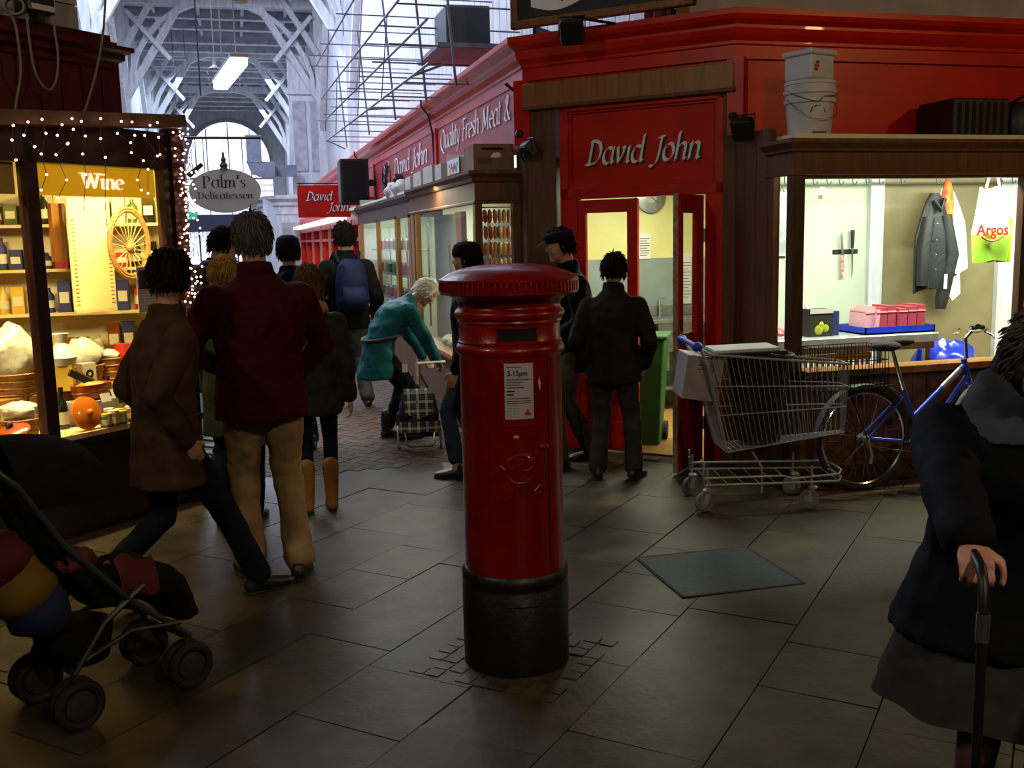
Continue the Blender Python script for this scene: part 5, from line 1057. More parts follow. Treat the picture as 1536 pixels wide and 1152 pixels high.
# goods in the window (deck top at .60)
dz = .60
mat('bottle_dark', '#12140c', '#1c2012', .12, scale=3, coat=.5); mat('bottle_amber', '#8a4a12', '#6a360c', .15, scale=3, coat=.5); mat('label_cream', '#d8d0a8', '#c9c094', .5, scale=4)
mat('wicker', '#b07c34', '#8a5a22', .6, scale=40, stretch=(1, 1, 3), bump=.5); mat('terracotta', '#a8481e', '#8f3a16', .3, scale=5, coat=.4); mat('orange_glaze', '#d8761e', '#c4661a', .2, scale=4, coat=.5)
mat('cello', '#dcd8c0', '#b8b49a', .15, scale=14, bump=.8, bscale=22); mat('straw', '#b8a050', '#8a7a30', .7, scale=60, bump=.8); mat('jar_green', '#5a6a28', '#3c4a18', .2, scale=14, coat=.4)
mat('cloth_white', '#e4dcc4', '#d0c8ae', .6, scale=12, bump=.5); mat('red_box', '#b82418', '#a01c12', .4, scale=3); mat('gold_box', '#d8b23c', '#c49c2c', .4, scale=5)
def dpt(px, py, d): return onD(px, py, d)
def bottle(name, label, px, d, h, mt, group=None, lab=True):
    p = dpt(px, 600, d); t = thing(name, label, 'bottle', (p.x, p.y, dz), random.random()*6, group); r_ = h*.135
    MB().lathe([(.0, 0), (r_, 0), (r_, h*.52), (r_*.85, h*.62), (r_*.36, h*.72), (r_*.33, h*.95), (r_*.4, h*.96), (r_*.4, h), (0, h)], n=16, caps=False).build('glass', mt, t, smooth=True)
    if lab: MB().lathe([(r_*1.02, h*.12), (r_*1.02, h*.42)], n=16, caps=False).build('paper_label', 'label_cream', t, smooth=True)
    MB().lathe([(r_*.42, h*.86), (r_*.44, h*1.005), (0, h*1.01)], n=12, caps=False).build('capsule', 'deli_wood', t); return t
for i, (px, d, h, mt) in enumerate(((92, .30, .26, 'bottle_dark'), (75, .34, .24, 'bottle_dark'), (163, .34, .28, 'bottle_dark'), (176, .30, .24, 'bottle_dark'), (188, .34, .29, 'bottle_dark'), (200, .26, .24, 'bottle_amber'), (190, .22, .2, 'bottle_amber'), (214, .3, .22, 'bottle_amber'), (228, .36, .27, 'bottle_dark'), (40, .3, .24, 'bottle_dark'))):
    bottle('wine_bottle', '%s bottle in the deli window, %s' % ('dark glass' if mt == 'bottle_dark' else 'amber glass', ('beside the thick post', 'close to the post behind it', 'tallest behind the dish', 'in front of the tall pair', 'next to the white cone bag', 'beside the green jars', 'short one by the jars', 'behind the label cards', 'at the far end of the deck', 'left of the post')[i]), px, d, h, mt, 'bottles in the deli window')
def jar(label, px, d, h=.09, mt='jar_green', r_=.035):
    p = dpt(px, 620, d); t = thing('jar', label, 'jar', (p.x, p.y, dz), random.random()*6, 'jars in the deli window'); MB().lathe([(0, 0), (r_, 0), (r_, h*.8), (r_*.9, h*.86), (0, h*.86)], n=14, caps=False).build('glass', mt, t, smooth=True); MB().lathe([(r_*.95, h*.84), (r_*.95, h), (0, h)], n=14, caps=False).build('lid', 'gold_box' if mt == 'jar_green' else 'cloth_white', t); MB().lathe([(r_*1.02, h*.2), (r_*1.02, h*.6)], n=14, caps=False).build('paper_label', 'label_cream', t)
for i, (px, d) in enumerate(((158, .10), (170, .09), (182, .10), (196, .12), (206, .11), (219, .12), (232, .13), (164, .17), (178, .18), (206, .19), (222, .2))):
    jar('%s jar with cream label, %s of the deli window' % (('green', 'amber')[i % 2], ('first at the glass', 'second at the glass', 'third at the glass', 'fourth at the glass', 'fifth at the glass', 'sixth at the glass', 'last at the glass', 'first of the back row', 'second of the back row', 'third of the back row', 'last of the back row')[i]), px, d, .10 if i % 2 else .085, 'jar_green' if i % 2 == 0 else 'bottle_amber')
for i, (px, d, h) in enumerate(((160, .14, .15), (176, .14, .17), (232, .08, .06))):
    p = dpt(px, 600, d); o = tag(MB().box((-.035, -.002, 0), (.035, .002, .055), Matrix.Translation((p.x, p.y, dz+h)) @ Matrix.Rotation(PI/4, 4, 'Z') @ Matrix.Rotation(-.3, 4, 'X')).build('price_card', 'paper'), 'white price card standing among the jars, %s' % ('nearest the orange lid', 'beside the tall bottles', 'at the window end')[i], 'card', 'price cards among the jars')
p = dpt(128, 612, .13); o = thing('pottery_lid', 'round orange glazed pottery lid leaning at the deli glass', 'lid', (p.x, p.y, dz), PI/4)
Ml = Matrix.Rotation(PI/2-.25, 3, 'X'); MB().lathe([(.0, .03), (.06, .03), (.10, .015), (.105, 0), (.09, -.005), (0, .0)], (0, 0, .105), 28, Ml, False).build('dish', 'orange_glaze', o, smooth=True); MB().ball(Ml @ Vector((0, 0, .045)) + Vector((0, 0, .105)), .02).build('knob', 'orange_glaze', o, smooth=True)
p = dpt(135, 560, .30); o = thing('display_block', 'grey display block carrying the terracotta dish', 'block', (p.x, p.y, dz), PI/4); MB().box((-.14, -.08, 0), (.14, .08, .155)).build('block', 'plaster_pale', o, bevel=.005)
o = thing('terracotta_dish', 'oval terracotta casserole dish on the grey block', 'dish', (p.x, p.y, dz+.155), PI/4)
b = MB().lathe([(.0, 0), (.10, 0), (.125, .02), (.135, .05), (.13, .055), (.135, .06), (.14, .10), (.13, .10), (.12, .03), (0, .02)], n=32, caps=False); 
for q in b.v: q.y *= .6
b.build('dish', 'terracotta', o, smooth=True); b = sackmesh((0, 0, .075), (.115, .065, .04), 77); b.build('straw_fill', 'straw', o, smooth=True)
o = thing('chopping_board', 'dark slate board leaning out of the terracotta dish', 'board', (p.x, p.y, dz+.26), PI/4); MB().box((-.17, -.01, -.02), (.10, .01, .02), Matrix.Rotation(.52, 4, 'Y')).build('board', 'pic_dark', o); MB().box((-.17, -.011, .02), (.10, .01, .028), Matrix.Rotation(.52, 4, 'Y')).build('edge', 'wicker', o)
def basket(label, px, d, z, r_, h, wrap, name='wicker_basket'):
    p = dpt(px, 560, d); t = thing(name, label, 'basket', (p.x, p.y, z), random.random(), 'wicker baskets in the deli window')
    MB().lathe([(0, 0), (r_*.8, 0), (r_, h), (r_*.94, h), (r_*.74, .01)], n=24, caps=False).build('weave', 'wicker', t, smooth=True)
    for k in range(4): MB().tube([((r_*(.82+.2*k/3))*math.cos(2*PI*i/24), (r_*(.82+.2*k/3))*math.sin(2*PI*i/24), h*(.08+.3*k)) for i in range(24)], .006, 5, True).build('weave_band', 'wicker', t)
    if wrap:
        sackmesh((0, 0, h+wrap*.4), (r_*1.0, r_*.9, wrap*.7), int(px)).build('cellophane', 'cello', t, smooth=True)
    return t
o = thing('crate_stand', 'wooden stand under the hampers at the deli window', 'stand', DE @ Vector((.34, .62, dz)), PI/4); MB().box((-.85, -.2, 0), (.85, .22, .22)).build('stand', 'wicker', o, bevel=.005)
basket('wicker basket with cellophane wrapped goods behind the terracotta dish', 128, .6, dz+.22, .12, .12, .16)
basket('round wicker basket half hidden by the thick window post', 82, .5, dz+.22, .10, .16, .0)
basket('pale wicker basket with a white pot beside the red box', 166, .55, dz+.22, .07, .15, .05)
basket('large hamper in crumpled silver wrap at the frame edge', 18, .55, dz+.22, .16, .14, .26, 'gift_hamper')
basket('low wicker hamper with yellow fruit under the silver hamper', 24, .28, dz, .11, .12, .09, 'gift_hamper')
p = dpt(90, 500, .42); o = thing('wrapped_parcel', 'white tissue wrapped parcel beside the thick post', 'parcel', (p.x, p.y, dz+.38)); MB().lathe([(0, 0), (.07, .0), (.09, .05), (.03, .14), (.05, .2), (.0, .19)], n=14, caps=False).build('tissue', 'cloth_white', o, smooth=True); MB().box((-.06, -.06, -.16), (.06, .06, .005)).build('tin', 'gold_box', o)
p = dpt(135, 520, .5); o = thing('round_print_box', 'cream box printed with a dark round seal in the hamper', 'box', (p.x-.02, p.y-.1, dz+.22), PI/4); MB().box((-.05, -.03, 0), (.05, .03, .15)).build('carton', 'label_cream', o); MB().lathe([(.0, .032), (.03, .032)], (0, 0, .08), 20, Matrix.Rotation(PI/2, 3, 'X'), False).build('seal', 'print_black', o); MB().lathe([(.0, .033), (.012, .033)], (0, 0, .08), 14, Matrix.Rotation(PI/2, 3, 'X'), False).build('seal_centre', 'label_cream', o)
p = dpt(183, 500, .5); o = thing('panettone_box', 'tall red cake box with ribbon in the deli window', 'box', (p.x, p.y, dz+.22), PI/4); MB().box((-.035, -.05, 0), (.035, .05, .24)).build('carton', 'red_box', o); MB().box((-.037, -.052, .12), (.037, .052, .14)).build('ribbon', 'cloth_white', o); MB().ball((0, -.055, .13), (.03, .015, .015)).build('bow', 'cloth_white', o)
p = dpt(205, 510, .48); o = thing('gold_gift_bag', 'gold gift bag with pleated top beside the red cake box', 'bag', (p.x, p.y, dz+.22), PI/4); MB().add([(-.045, -.03, 0), (.045, -.03, 0), (.045, .03, 0), (-.045, .03, 0), (-.045, -.03, .16), (.045, -.03, .16), (.045, .03, .16), (-.045, .03, .16), (-.03, 0, .24), (.03, 0, .24)], [(0, 1, 5, 4), (1, 2, 6, 5), (2, 3, 7, 6), (3, 0, 4, 7), (4, 5, 9, 8), (5, 6, 9), (6, 7, 8, 9), (7, 4, 8), (3, 2, 1, 0)]).build('bag', 'gold_box', o); MB().ball((0, -.035, .165), (.045, .015, .015)).build('bow', 'cloth_white', o)
p = dpt(202, 570, .32); o = thing('cone_bag', 'white cone shaped sugar bag in front of the gold bag', 'bag', (p.x, p.y, dz)); MB().lathe([(0, 0), (.05, 0), (.055, .08), (.012, .19), (.02, .23), (0, .23)], n=16, caps=False).build('bag', 'cloth_white', o, smooth=True); MB().tube([(.014*math.cos(2*PI*i/10), .014*math.sin(2*PI*i/10), .19) for i in range(10)], .004, 5, True).build('tie', 'gold_box', o)
p = dpt(10, 600, .16); o = thing('dark_pan', 'large dark red pan lid tilted at the frame edge of the deli window', 'pan', (p.x, p.y, dz)); MB().lathe([(0, .045), (.07, .04), (.115, .01), (.12, 0), (0, 0)], (0, 0, .05), 28, Matrix.Rotation(.35, 3, 'X') @ Matrix.Rotation(-.35, 3, 'Y'), False).build('lid', 'terracotta', o, smooth=True); MB().ball((0, 0, .11), .022).build('knob', 'deli_wood', o)
# hangings in the deli window
a, b = onD(100, 296, .55), onD(176, 465, .55); o = thing('height_chart', 'tall cream chart board with dotted edges hanging in the deli window', 'board', ((a.x+b.x)/2, (a.y+b.y)/2, b.z), PI/4)
wd = math.hypot(b.x-a.x, b.y-a.y)/2; hh = a.z-b.z; MB().box((-wd, 0, 0), (wd, .02, hh)).build('board', mat('chart_cream', '#e8dc98', '#dccf88', .5, scale=3), o); MB().box((-wd, -.005, 0), (wd, .02, .02)).build('foot_rail', 'deli_shelf', o)
for i in range(22):
    for s in (-1, 1): MB().box((s*wd*.85-.012, -.002, .05+i*(hh-.2)/21), (s*wd*.85+.012, 0, .058+i*(hh-.2)/21)).build('tick', 'wicker', o)
MB().tube([(0, .01, hh), (0, .01, 2.36-b.z)], .003, 5).build('cord', 'fairy_wire', o)
c = onD(194, 365, .40); o = thing('hanging_ornament', 'round wicker wheel with straw spokes hanging in the deli window', 'ornament', c, PI/4)
for rr in (.2, .185): MB().tube([(rr*.8*math.cos(2*PI*i/32), .01*(rr < .18), rr*1.15*math.sin(2*PI*i/32)) for i in range(32)], .013, 6, True).build('rim', 'wicker', o, smooth=True)
for i in range(20): MB().tube([(0, 0, -.03), (.15*math.cos(2*PI*i/20), 0, .2*math.sin(2*PI*i/20))], .004, 4).build('spoke', 'straw', o)
MB().ball((0, 0, -.03), .03).build('hub', 'wicker', o); MB().tube([(0, .01, .2), (0, .01, 2.36-c.z)], .003, 5).build('cord', 'fairy_wire', o)
a, b = onD(204, 402, .08), onD(240, 455, .08); o = thing('window_notice', 'grey printed notice with a dark photograph stuck inside the deli glass', 'notice', ((a.x+b.x)/2, (a.y+b.y)/2, b.z-.05), PI/4); wd = math.hypot(b.x-a.x, b.y-a.y)/2; MB().box((-wd, 0, 0), (wd, .003, .29)).build('sheet', 'plaster_pale', o); MB().box((-wd*.85, -.001, .15), (wd*.85, 0, .27)).build('photograph', 'pic_dark', o); MB().ball((0, -.001, .2), (.02, .002, .025)).build('photographed_face', 'plaster_pale', o)
for i in range(5): MB().box((-wd*.85, -.001, .03+.02*i), (wd*.8, 0, .038+.02*i)).build('print', 'paper', o)
a, b = onD(76, 305, .8), onD(97, 392, .8); o = thing('wooden_tray', 'brown rustic wooden tray hanging upright behind the post', 'tray', ((a.x+b.x)/2, (a.y+b.y)/2, b.z), PI/4); wd = math.hypot(b.x-a.x, b.y-a.y)/2; MB().box((-wd, 0, 0), (wd, .04, a.z-b.z)).build('tray', 'pine', o); MB().box((wd-.01, -.03, 0), (wd+.01, .04, a.z-b.z)).build('edge', 'oak', o); MB().tube([(0, .02, a.z-b.z), (0, .02, 2.36-b.z)], .003, 5).build('cord', 'fairy_wire', o)
# wall shelves of the deli
for k, z in enumerate((.95, 1.25, 1.55, 1.85)):
    nm = ('lowest', 'second lowest', 'second highest', 'topmost')[k]
    sh = tag(MB().box((-2.6, 7.42, z), (-.41, 7.598, z+.02)).build('wall_shelf', 'deli_shelf'), 'cream wall shelf in the delicatessen, %s' % nm, 'shelf', 'deli wall shelves')
    for i in range(15):
        x = -1.82+.096*i + random.uniform(-.01, .01); cn_ = random.choice(('red', 'gold', 'green', 'black', 'cream', 'amber', 'navy')); c_ = dict(red='red_box', gold='gold_box', green='jar_green', black='bottle_dark', cream='label_cream', amber='bottle_amber', navy='navy_card')[cn_]
        h = random.uniform(.1, .22)
        o = thing('packaged_food', '%s %s on the %s deli shelf, %s from the end wall' % (cn_, 'bottle' if i % 3 == 0 else 'carton', nm, ('fifteenth', 'fourteenth', 'thirteenth', 'twelfth', 'eleventh', 'tenth', 'ninth', 'eighth', 'seventh', 'sixth', 'fifth', 'fourth', 'third', 'second', 'first')[i]), 'package', (x, 7.51, z+.02), 0, 'packages on the deli shelves')
        if i % 3 == 0: MB().lathe([(0, 0), (.035, 0), (.035, h*.7), (.014, h*.85), (.014, h), (0, h)], n=12, caps=False).build('container', c_, o, smooth=True); MB().lathe([(.036, h*.2), (.036, h*.5)], n=12, caps=False).build('paper_label', 'label_cream', o)
        else: MB().box((-.04, -.035, 0), (.04, .035, h)).build('carton', c_, o); MB().box((-.03, -.0365, h*.3), (.03, -.0352, h*.65)).build('paper_label', 'label_cream', o)
# ================================================================== people
mat('skin', '#b98a70', '#a87a62', .55, scale=20); mat('skin_pale', '#c4907c', '#b5806c', .55, scale=20); mat('eye_white', '#d8d4cc', None, .3); mat('pupil', '#1a120c', None, .3)
FOLDS = bpy.data.textures.new('folds', 'CLOUDS'); FOLDS.noise_scale = .09; FOLDS.noise_depth = 1
def bake(mb, name, mt, parent, voxel=.01, smooth=4, folds=0, world=False):
    me = bpy.data.meshes.new(name); me.from_pydata([tuple(p) for p in mb.v], [], mb.f); me.update()
    ob = bpy.data.objects.new(name, me); COL.objects.link(ob)
    r_ = ob.modifiers.new('r', 'REMESH'); r_.mode = 'VOXEL'; r_.voxel_size = voxel; r_.use_smooth_shade = True
    if smooth: s_ = ob.modifiers.new('s', 'SMOOTH'); s_.iterations = smooth; s_.factor = .5
    if folds:
        d_ = ob.modifiers.new('d', 'DISPLACE'); d_.texture = FOLDS; d_.strength = folds; d_.mid_level = .5; d_.texture_coords = 'LOCAL'
    dg = bpy.context.evaluated_depsgraph_get(); dg.update(); m2 = bpy.data.meshes.new_from_object(ob.evaluated_get(dg))
    bpy.data.objects.remove(ob); bpy.data.meshes.remove(me); m2.materials.clear(); m2.materials.append(MATS[mt] if isinstance(mt, str) else mt)
    for p in m2.polygons: p.use_smooth = True
    m2.name = name; o = bpy.data.objects.new(name, m2); COL.objects.link(o)
    if parent is not None: o.parent = parent
    WORLD[o.name] = WORLD[parent.name] if parent is not None else Matrix(); return o
def loft(b, rings, n=18):
    vs = []
    for c, rx, ry, ax, sd in rings:
        ax = Vector(ax).normalized(); sd = Vector(sd); sd = (sd-ax*sd.dot(ax)).normalized(); f_ = ax.cross(sd)
        vs += [Vector(c) + sd*rx*math.cos(2*PI*j/n) + f_*ry*math.sin(2*PI*j/n) for j in range(n)]
    k = len(rings); fs = [(i*n+j, i*n+(j+1) % n, (i+1)*n+(j+1) % n, (i+1)*n+j) for i in range(k-1) for j in range(n)]
    b.add(vs, fs + [tuple(range(n))[::-1], tuple(range((k-1)*n, k*n))]); return b
def limb(b, pts, rad, n=14):
    pts = [Vector(p) for p in pts]; b.tube(pts, list(rad), n)
    for p, r_ in zip(pts, rad): b.ball(p, r_*.995, n, 8)
    return b
def ik(a, c, l1, l2, pole):
    a, c = Vector(a), Vector(c); d = c-a; L = min(d.length, (l1+l2)*.999); u = d.normalized()
    x = (l1*l1-l2*l2+L*L)/(2*L); h = math.sqrt(max(l1*l1-x*x, 0)); p = Vector(pole); p = (p-u*p.dot(u)).normalized(); return a+u*x+p*h
def hand(b, w, d, nrm, side, curl=.5, k=1.0, grip=False):
    """palm and five fingers; d = along the forearm, nrm = palm side, side = thumb side"""
    d = Vector(d).normalized(); nrm = Vector(nrm); nrm = (nrm-d*nrm.dot(d)).normalized(); s_ = d.cross(nrm); s_ = s_ if s_.dot(Vector(side)) > 0 else -s_
    w = Vector(w)
    loft(b, [(w-d*.02*k, .026*k, .020*k, d, s_), (w+d*.02*k, .032*k, .019*k, d, s_), (w+d*.06*k, .041*k, .017*k, d, s_), (w+d*.092*k, .041*k, .014*k, d, s_)], 14)
    for i, (o_, L) in enumerate(((.031, .070), (.0105, .080), (-.0105, .075), (-.031, .058))):
        p = w + d*.088*k + s_*o_*k; ang = 0; pts = [p - d*.01*k]
        for q, fr_ in enumerate((.45, .32, .25)):
            ang += curl*(.9 if q == 0 else 1.1); v_ = d*math.cos(ang) + nrm*math.sin(ang); p = p + v_*L*fr_*k; pts.append(p.copy())
        limb(b, pts, [.0095*k, .0092*k, .0085*k, .0072*k], 8)
    p = w + d*.03*k + s_*.03*k; v_ = (d*.7 + s_*.75 + nrm*.2).normalized(); p1 = p + v_*.038*k; v2 = (d*.9 + s_*.15 + nrm*(.25+curl*.6)).normalized(); p2 = p1 + v2*.03*k; p3 = p2 + (d*.7+nrm*(.3+curl*.7)-s_*.2).normalized()*.024*k
    limb(b, [p, p1, p2, p3], [.014*k, .0115*k, .010*k, .008*k], 8)
def ell(b, c, r_, R=None, n=18, m_=12): return b.ball(c, r_, n, m_, R)
def person(label, loc, heading, H, P):
    """P: pose and clothes. Local frame: faces +Y, x to the person's right."""
    k = H/1.75; t = thing('person', label, 'person', loc, heading)
    lean = P.get('lean', 0); sway = P.get('sway', 0); pz = P.get('pelvis', .93); bulk = P.get('bulk', 1.0)
    S = lambda v_: Vector(v_)*k
    sp = [Vector((0, P.get('py', 0), pz))]; dirs = []
    for f_, L in ((.35, .17), (.75, .18), (1.0, .19)):
        a = lean*f_; d = Vector((math.sin(sway)*f_, math.sin(a), math.cos(a))).normalized(); dirs.append(d); sp.append(sp[-1] + d*L)
    top = dirs[2]; hl = P.get('head_lean', lean*.55); hd = Vector((math.sin(P.get('head_tilt', sway)), math.sin(hl), math.cos(hl))).normalized()
    neck = sp[3]; hc = neck + hd*.18 + Vector((0, .02, 0)); turn = Matrix.Rotation(P.get('head_turn', 0), 3, 'Z')
    R = turn @ Matrix.Rotation(-hl*.8, 3, 'X'); X = Vector((1, 0, 0)); shw = .168*bulk
    sh = [neck - top*.105 + X*s*shw for s in (-1, 1)]
    feet = P.get('feet', ((-.11, 0, .085), (.11, 0, .085))); toes = P.get('toes', (.12, -.12)); hips = [sp[0] + X*s*.09 - Vector((0, 0, .03)) for s in (-1, 1)]
    knees = [ik(hips[i], feet[i], .43, .43, P.get('knee_pole', (0, 1, .05))) for i in (0, 1)]
    hands = P.get('hands', ((-.27, .02, .80), (.27, .02, .80))); poles = P.get('elbow', ((-.5, -1, 0), (.5, -1, 0)))
    elb = [ik(sh[i], hands[i], .29, .27, poles[i]) for i in (0, 1)]; fh = [Vector(hands[i]) for i in (0, 1)]
    fh = [elb[i] + (fh[i]-elb[i]).normalized()*.27 for i in (0, 1)]
    # --- body
    b = MB()
    loft(b, [(sp[0]-Vector((0, 0, .08)), .12, .085, (0, 0, 1), X), (sp[0], .15*bulk, .11*bulk, (0, 0, 1), X), (sp[1], .13*bulk, .10*bulk, dirs[0], X), (sp[2], .155*bulk, .115*bulk, dirs[1], X), (sp[3]-top*.06, .15*bulk, .085, top, X), (sp[3], .065, .062, top, X)])
    limb(b, [sp[3]-top*.03, neck+hd*.07, neck+hd*.12], [.062, .056, .055])
    ell(b, hc, (.076, .096, .115), R); ell(b, hc + R @ Vector((0, .028, -.06)), (.055, .06, .058), R); ell(b, hc + R @ Vector((0, -.03, .025)), (.078, .075, .085), R)
    ell(b, hc + R @ Vector((0, .100, -.018)), (.012, .018, .012), R); ell(b, hc + R @ Vector((0, .094, .008)), (.009, .012, .028), R); ell(b, hc + R @ Vector((0, .085, .032)), (.05, .014, .010), R)
    ell(b, hc + R @ Vector((0, .085, -.055)), (.022, .012, .007), R); ell(b, hc + R @ Vector((0, .072, -.10)), (.026, .022, .02), R)
    for s in (-1, 1): ell(b, hc + R @ Vector((s*.078, -.008, -.008)), (.010, .020, .032), R); ell(b, hc + R @ Vector((s*.045, .065, -.03)), (.024, .022, .026), R)
    vox = P.get('voxel', .010)
    for i in (0, 1):
        limb(b, [sh[i], elb[i], fh[i]], [.05, .04, .027]); limb(b, [hips[i], knees[i], Vector(feet[i])], [.078, .054, .038])
        d = (fh[i]-elb[i]).normalized(); inw = X*(-1 if i else 1); g_ = P.get('grip', (None, None))[i]
        nrm = Vector(g_[0]) if g_ else inw; sd = Vector(g_[1]) if g_ else Vector((0, 1, 0)); hand(b, fh[i]+d*.005, d, nrm, sd, g_[2] if g_ else .4)
        ft = Vector(feet[i]); td = Vector((math.sin(-toes[i]), math.cos(toes[i]), P.get('toe_z', (0, 0))[i])); limb(b, [ft, ft+td*.04-Vector((0, 0, .04)), ft+td*.15-Vector((0, 0, .055))], [.036, .036, .026])
    b.v = [p*k for p in b.v]; bake(b, 'body', P.get('skin', 'skin'), t, vox, 2)
    # --- eyes
    for s in (-1, 1):
        e_ = MB().ball((hc + R @ Vector((s*.031, .079, .004)))*k, .0115*k, 10, 8).build('eye', 'eye_white', t, smooth=True); MB().ball((hc + R @ Vector((s*.031, .0885, .004)))*k, .005*k, 8, 6).build('pupil', 'pupil', e_, smooth=True)
    # --- coat
    c = P['coat']; hem = c['hem']; fl = c.get('flare', .03); th = c.get('thick', .028)
    hemc = Vector((sp[0].x, sp[0].y + c.get('hem_y', 0), hem)); w = bulk
    b = MB()
    loft(b, [(hemc, .168*w+fl, .125*w+fl, (0, 0, 1), X), (hemc.lerp(sp[0], .6), .165*w+th*.5+fl*.5, .122*w+th*.5+fl*.4, (0, 0, 1), X), (sp[0]+Vector((0, 0, .04)), .155*w+th, .115*w+th, (0, 0, 1), X), (sp[1], .145*w+th, .11*w+th, dirs[0], X), (sp[2], .168*w+th, .122*w+th, dirs[1], X), (sp[3]-top*.12, .165*w+th, .105*w+th, top, X), (sp[3]-top*.07, .15*w+th*.7, .088*w+th*.6, top, X), (sp[3]-top*.025, .10*w+th*.5, .075*w+th*.4, top, X), (sp[3]+hd*.03, .066+th*.3, .066+th*.3, top, X)])
    for i in (0, 1):
        limb(b, [sh[i], elb[i], elb[i].lerp(fh[i], .93)], [.066+th*.55, .054+th*.55, .042+th*.5])
        ell(b, sh[i].lerp(sp[3], .3) - top*.01, (.06, .06, .045))
    if c.get('collar'): loft(b, [(neck-top*.01, .088, .088, hd, X), (neck+hd*.05, .084, .086, hd, X), (neck+hd*c['collar'], .078, .08, hd, X)])
    if c.get('hood'): ell(b, neck-top*.03+Vector((0, -.10, 0)), (.12, .07, .07))
    b.v = [p*k for p in b.v]; co = bake(b, c.get('name', 'coat'), c['mat'], t, c.get('voxel', .013), 3, c.get('folds', .022))
    # --- legs
    if 'skirt' in P:
        q = P['skirt']; z1 = q['hem']; rx = q.get('r', .24); b = MB(); h0 = Vector((sp[0].x, sp[0].y, 0))
        def sk_fn(u, v_):
            a = 2*PI*u; z = (.97 if pz > .9 else pz)*(1-v_) + z1*v_; r1 = .20 + (rx-.20)*min(1, v_*.6+.4*v_**.5); rip = 1 + q.get('rip', .05)*v_*math.sin(9*a)
            return (h0 + Vector((r1*rip*math.cos(a)+q.get('dx', 0)*v_, r1*rip*.85*math.sin(a)+q.get('dy', 0)*v_, z)))*k
        MB().grid(sk_fn, 64, 14).build('skirt', q['mat'], t, smooth=2)
        for i in (0, 1):
            b = limb(MB(), [knees[i], Vector(feet[i])], [.06, .042]); b.v = [p*k for p in b.v]; b.build('stocking', q.get('leg', 'skin'), t, smooth=2)
    if 'trousers' in P:
        q = P['trousers']; b = MB(); wd = q.get('w', 1.0)
        loft(b, [(sp[0]+Vector((0, 0, .09)), .15*w, .11*w, (0, 0, 1), X), (sp[0], .16*w, .122*w, (0, 0, 1), X), (sp[0]-Vector((0, 0, .09)), .15*w, .11*w, (0, 0, 1), X)])
        for i in (0, 1):
            an = Vector(feet[i]); end = knees[i].lerp(an, q.get('len', .96)); limb(b, [hips[i]-Vector((0, 0, .02)), hips[i].lerp(knees[i], .5), knees[i], knees[i].lerp(end, .5), end], [.094*wd, .084*wd, .068*wd, .064*wd, .066*wd*q.get('hemw', 1.0)])
        b.v = [p*k for p in b.v]; bake(b, 'trousers', q['mat'], t, .012, 3, q.get('folds', .016))
    # --- shoes
    sq = P.get('shoes', {}); sm_ = sq.get('mat', 'shoe_dark')
    for i in (0, 1):
        ft = Vector(feet[i]); a = toes[i]; td = Vector((math.sin(-a), math.cos(a), P.get('toe_z', (0, 0))[i])); sd = Vector((math.cos(a), math.sin(a), 0)); b = MB(); dn = Vector((0, 0, 1))
        o_ = ft - Vector((0, 0, .055))
        loft(b, [(o_-td*.085+dn*.01, .018, .02, td, sd), (o_-td*.065+dn*.012, .036, .038, td, sd), (o_+td*.0+dn*.018, .040, .045, td, sd), (o_+td*.08+dn*.006, .048, .034, td, sd), (o_+td*.15-dn*.002, .044, .026, td, sd), (o_+td*.185-dn*.006, .026, .017, td, sd)])
        limb(b, [o_+dn*.03-td*.03, o_+dn*(sq.get('shaft', .07))-td*.025], [.044, sq.get('shaft_r', .044)])
        b.v = [p*k for p in b.v]; so = bake(b, 'boot' if sq.get('shaft', 0) > .1 else 'shoe', sm_, t, .009, 2)
        s2 = loft(MB(), [(o_-td*.088-dn*.024, .030, .007, td, sd), (o_-dn*.024, .043, .007, td, sd), (o_+td*.1-dn*.024, .050, .007, td, sd), (o_+td*.185-dn*.02, .028, .006, td, sd)]); s2.v = [p*k for p in s2.v]; s2.build('sole', sq.get('sole', 'rubber'), so)
    # --- hair / hat
    if 'hair' in P:
        q = P['hair']; b = MB().ball((0, 0, 0), 1, 28, 20); g_ = q.get('size', 1.0); rnd = random.Random(int(H*1000))
        for p in b.v:
            d = p.normalized(); r_ = Vector((.088*g_, .106*g_, .122*g_)); face = d.y > .25 and d.z < .45; back_low = d.z < -.45
            kk = .80 if face else (.86 if back_low and not q.get('long') else 1.0); nz = 1 + q.get('rough', .03)*math.sin(17*d.x+5*d.z)*math.sin(13*d.z+4*d.y) + rnd.uniform(-1, 1)*q.get('rough', .03)*.5
            p.x, p.y, p.z = d.x*r_.x*kk*nz, d.y*r_.y*kk*nz - .008, d.z*r_.z*kk*nz + .006
        b.v = [(hc + R @ p)*k for p in b.v]
        if q.get('long'):
            lb = loft(MB(), [(Vector((0, -.05, .03)), .085, .05, (0, 0, -1), X), (Vector((0, -.06, -.08)), .088, .05, (0, 0, -1), X), (Vector((0, -.07, -q['long']*.7)), .08, .045, (0, 0, -1), X), (Vector((0, -.06, -q['long'])), .05, .03, (0, 0, -1), X)]); b.add([(hc + R @ p)*k for p in lb.v], lb.f)
        hs = MB(); ct = 0
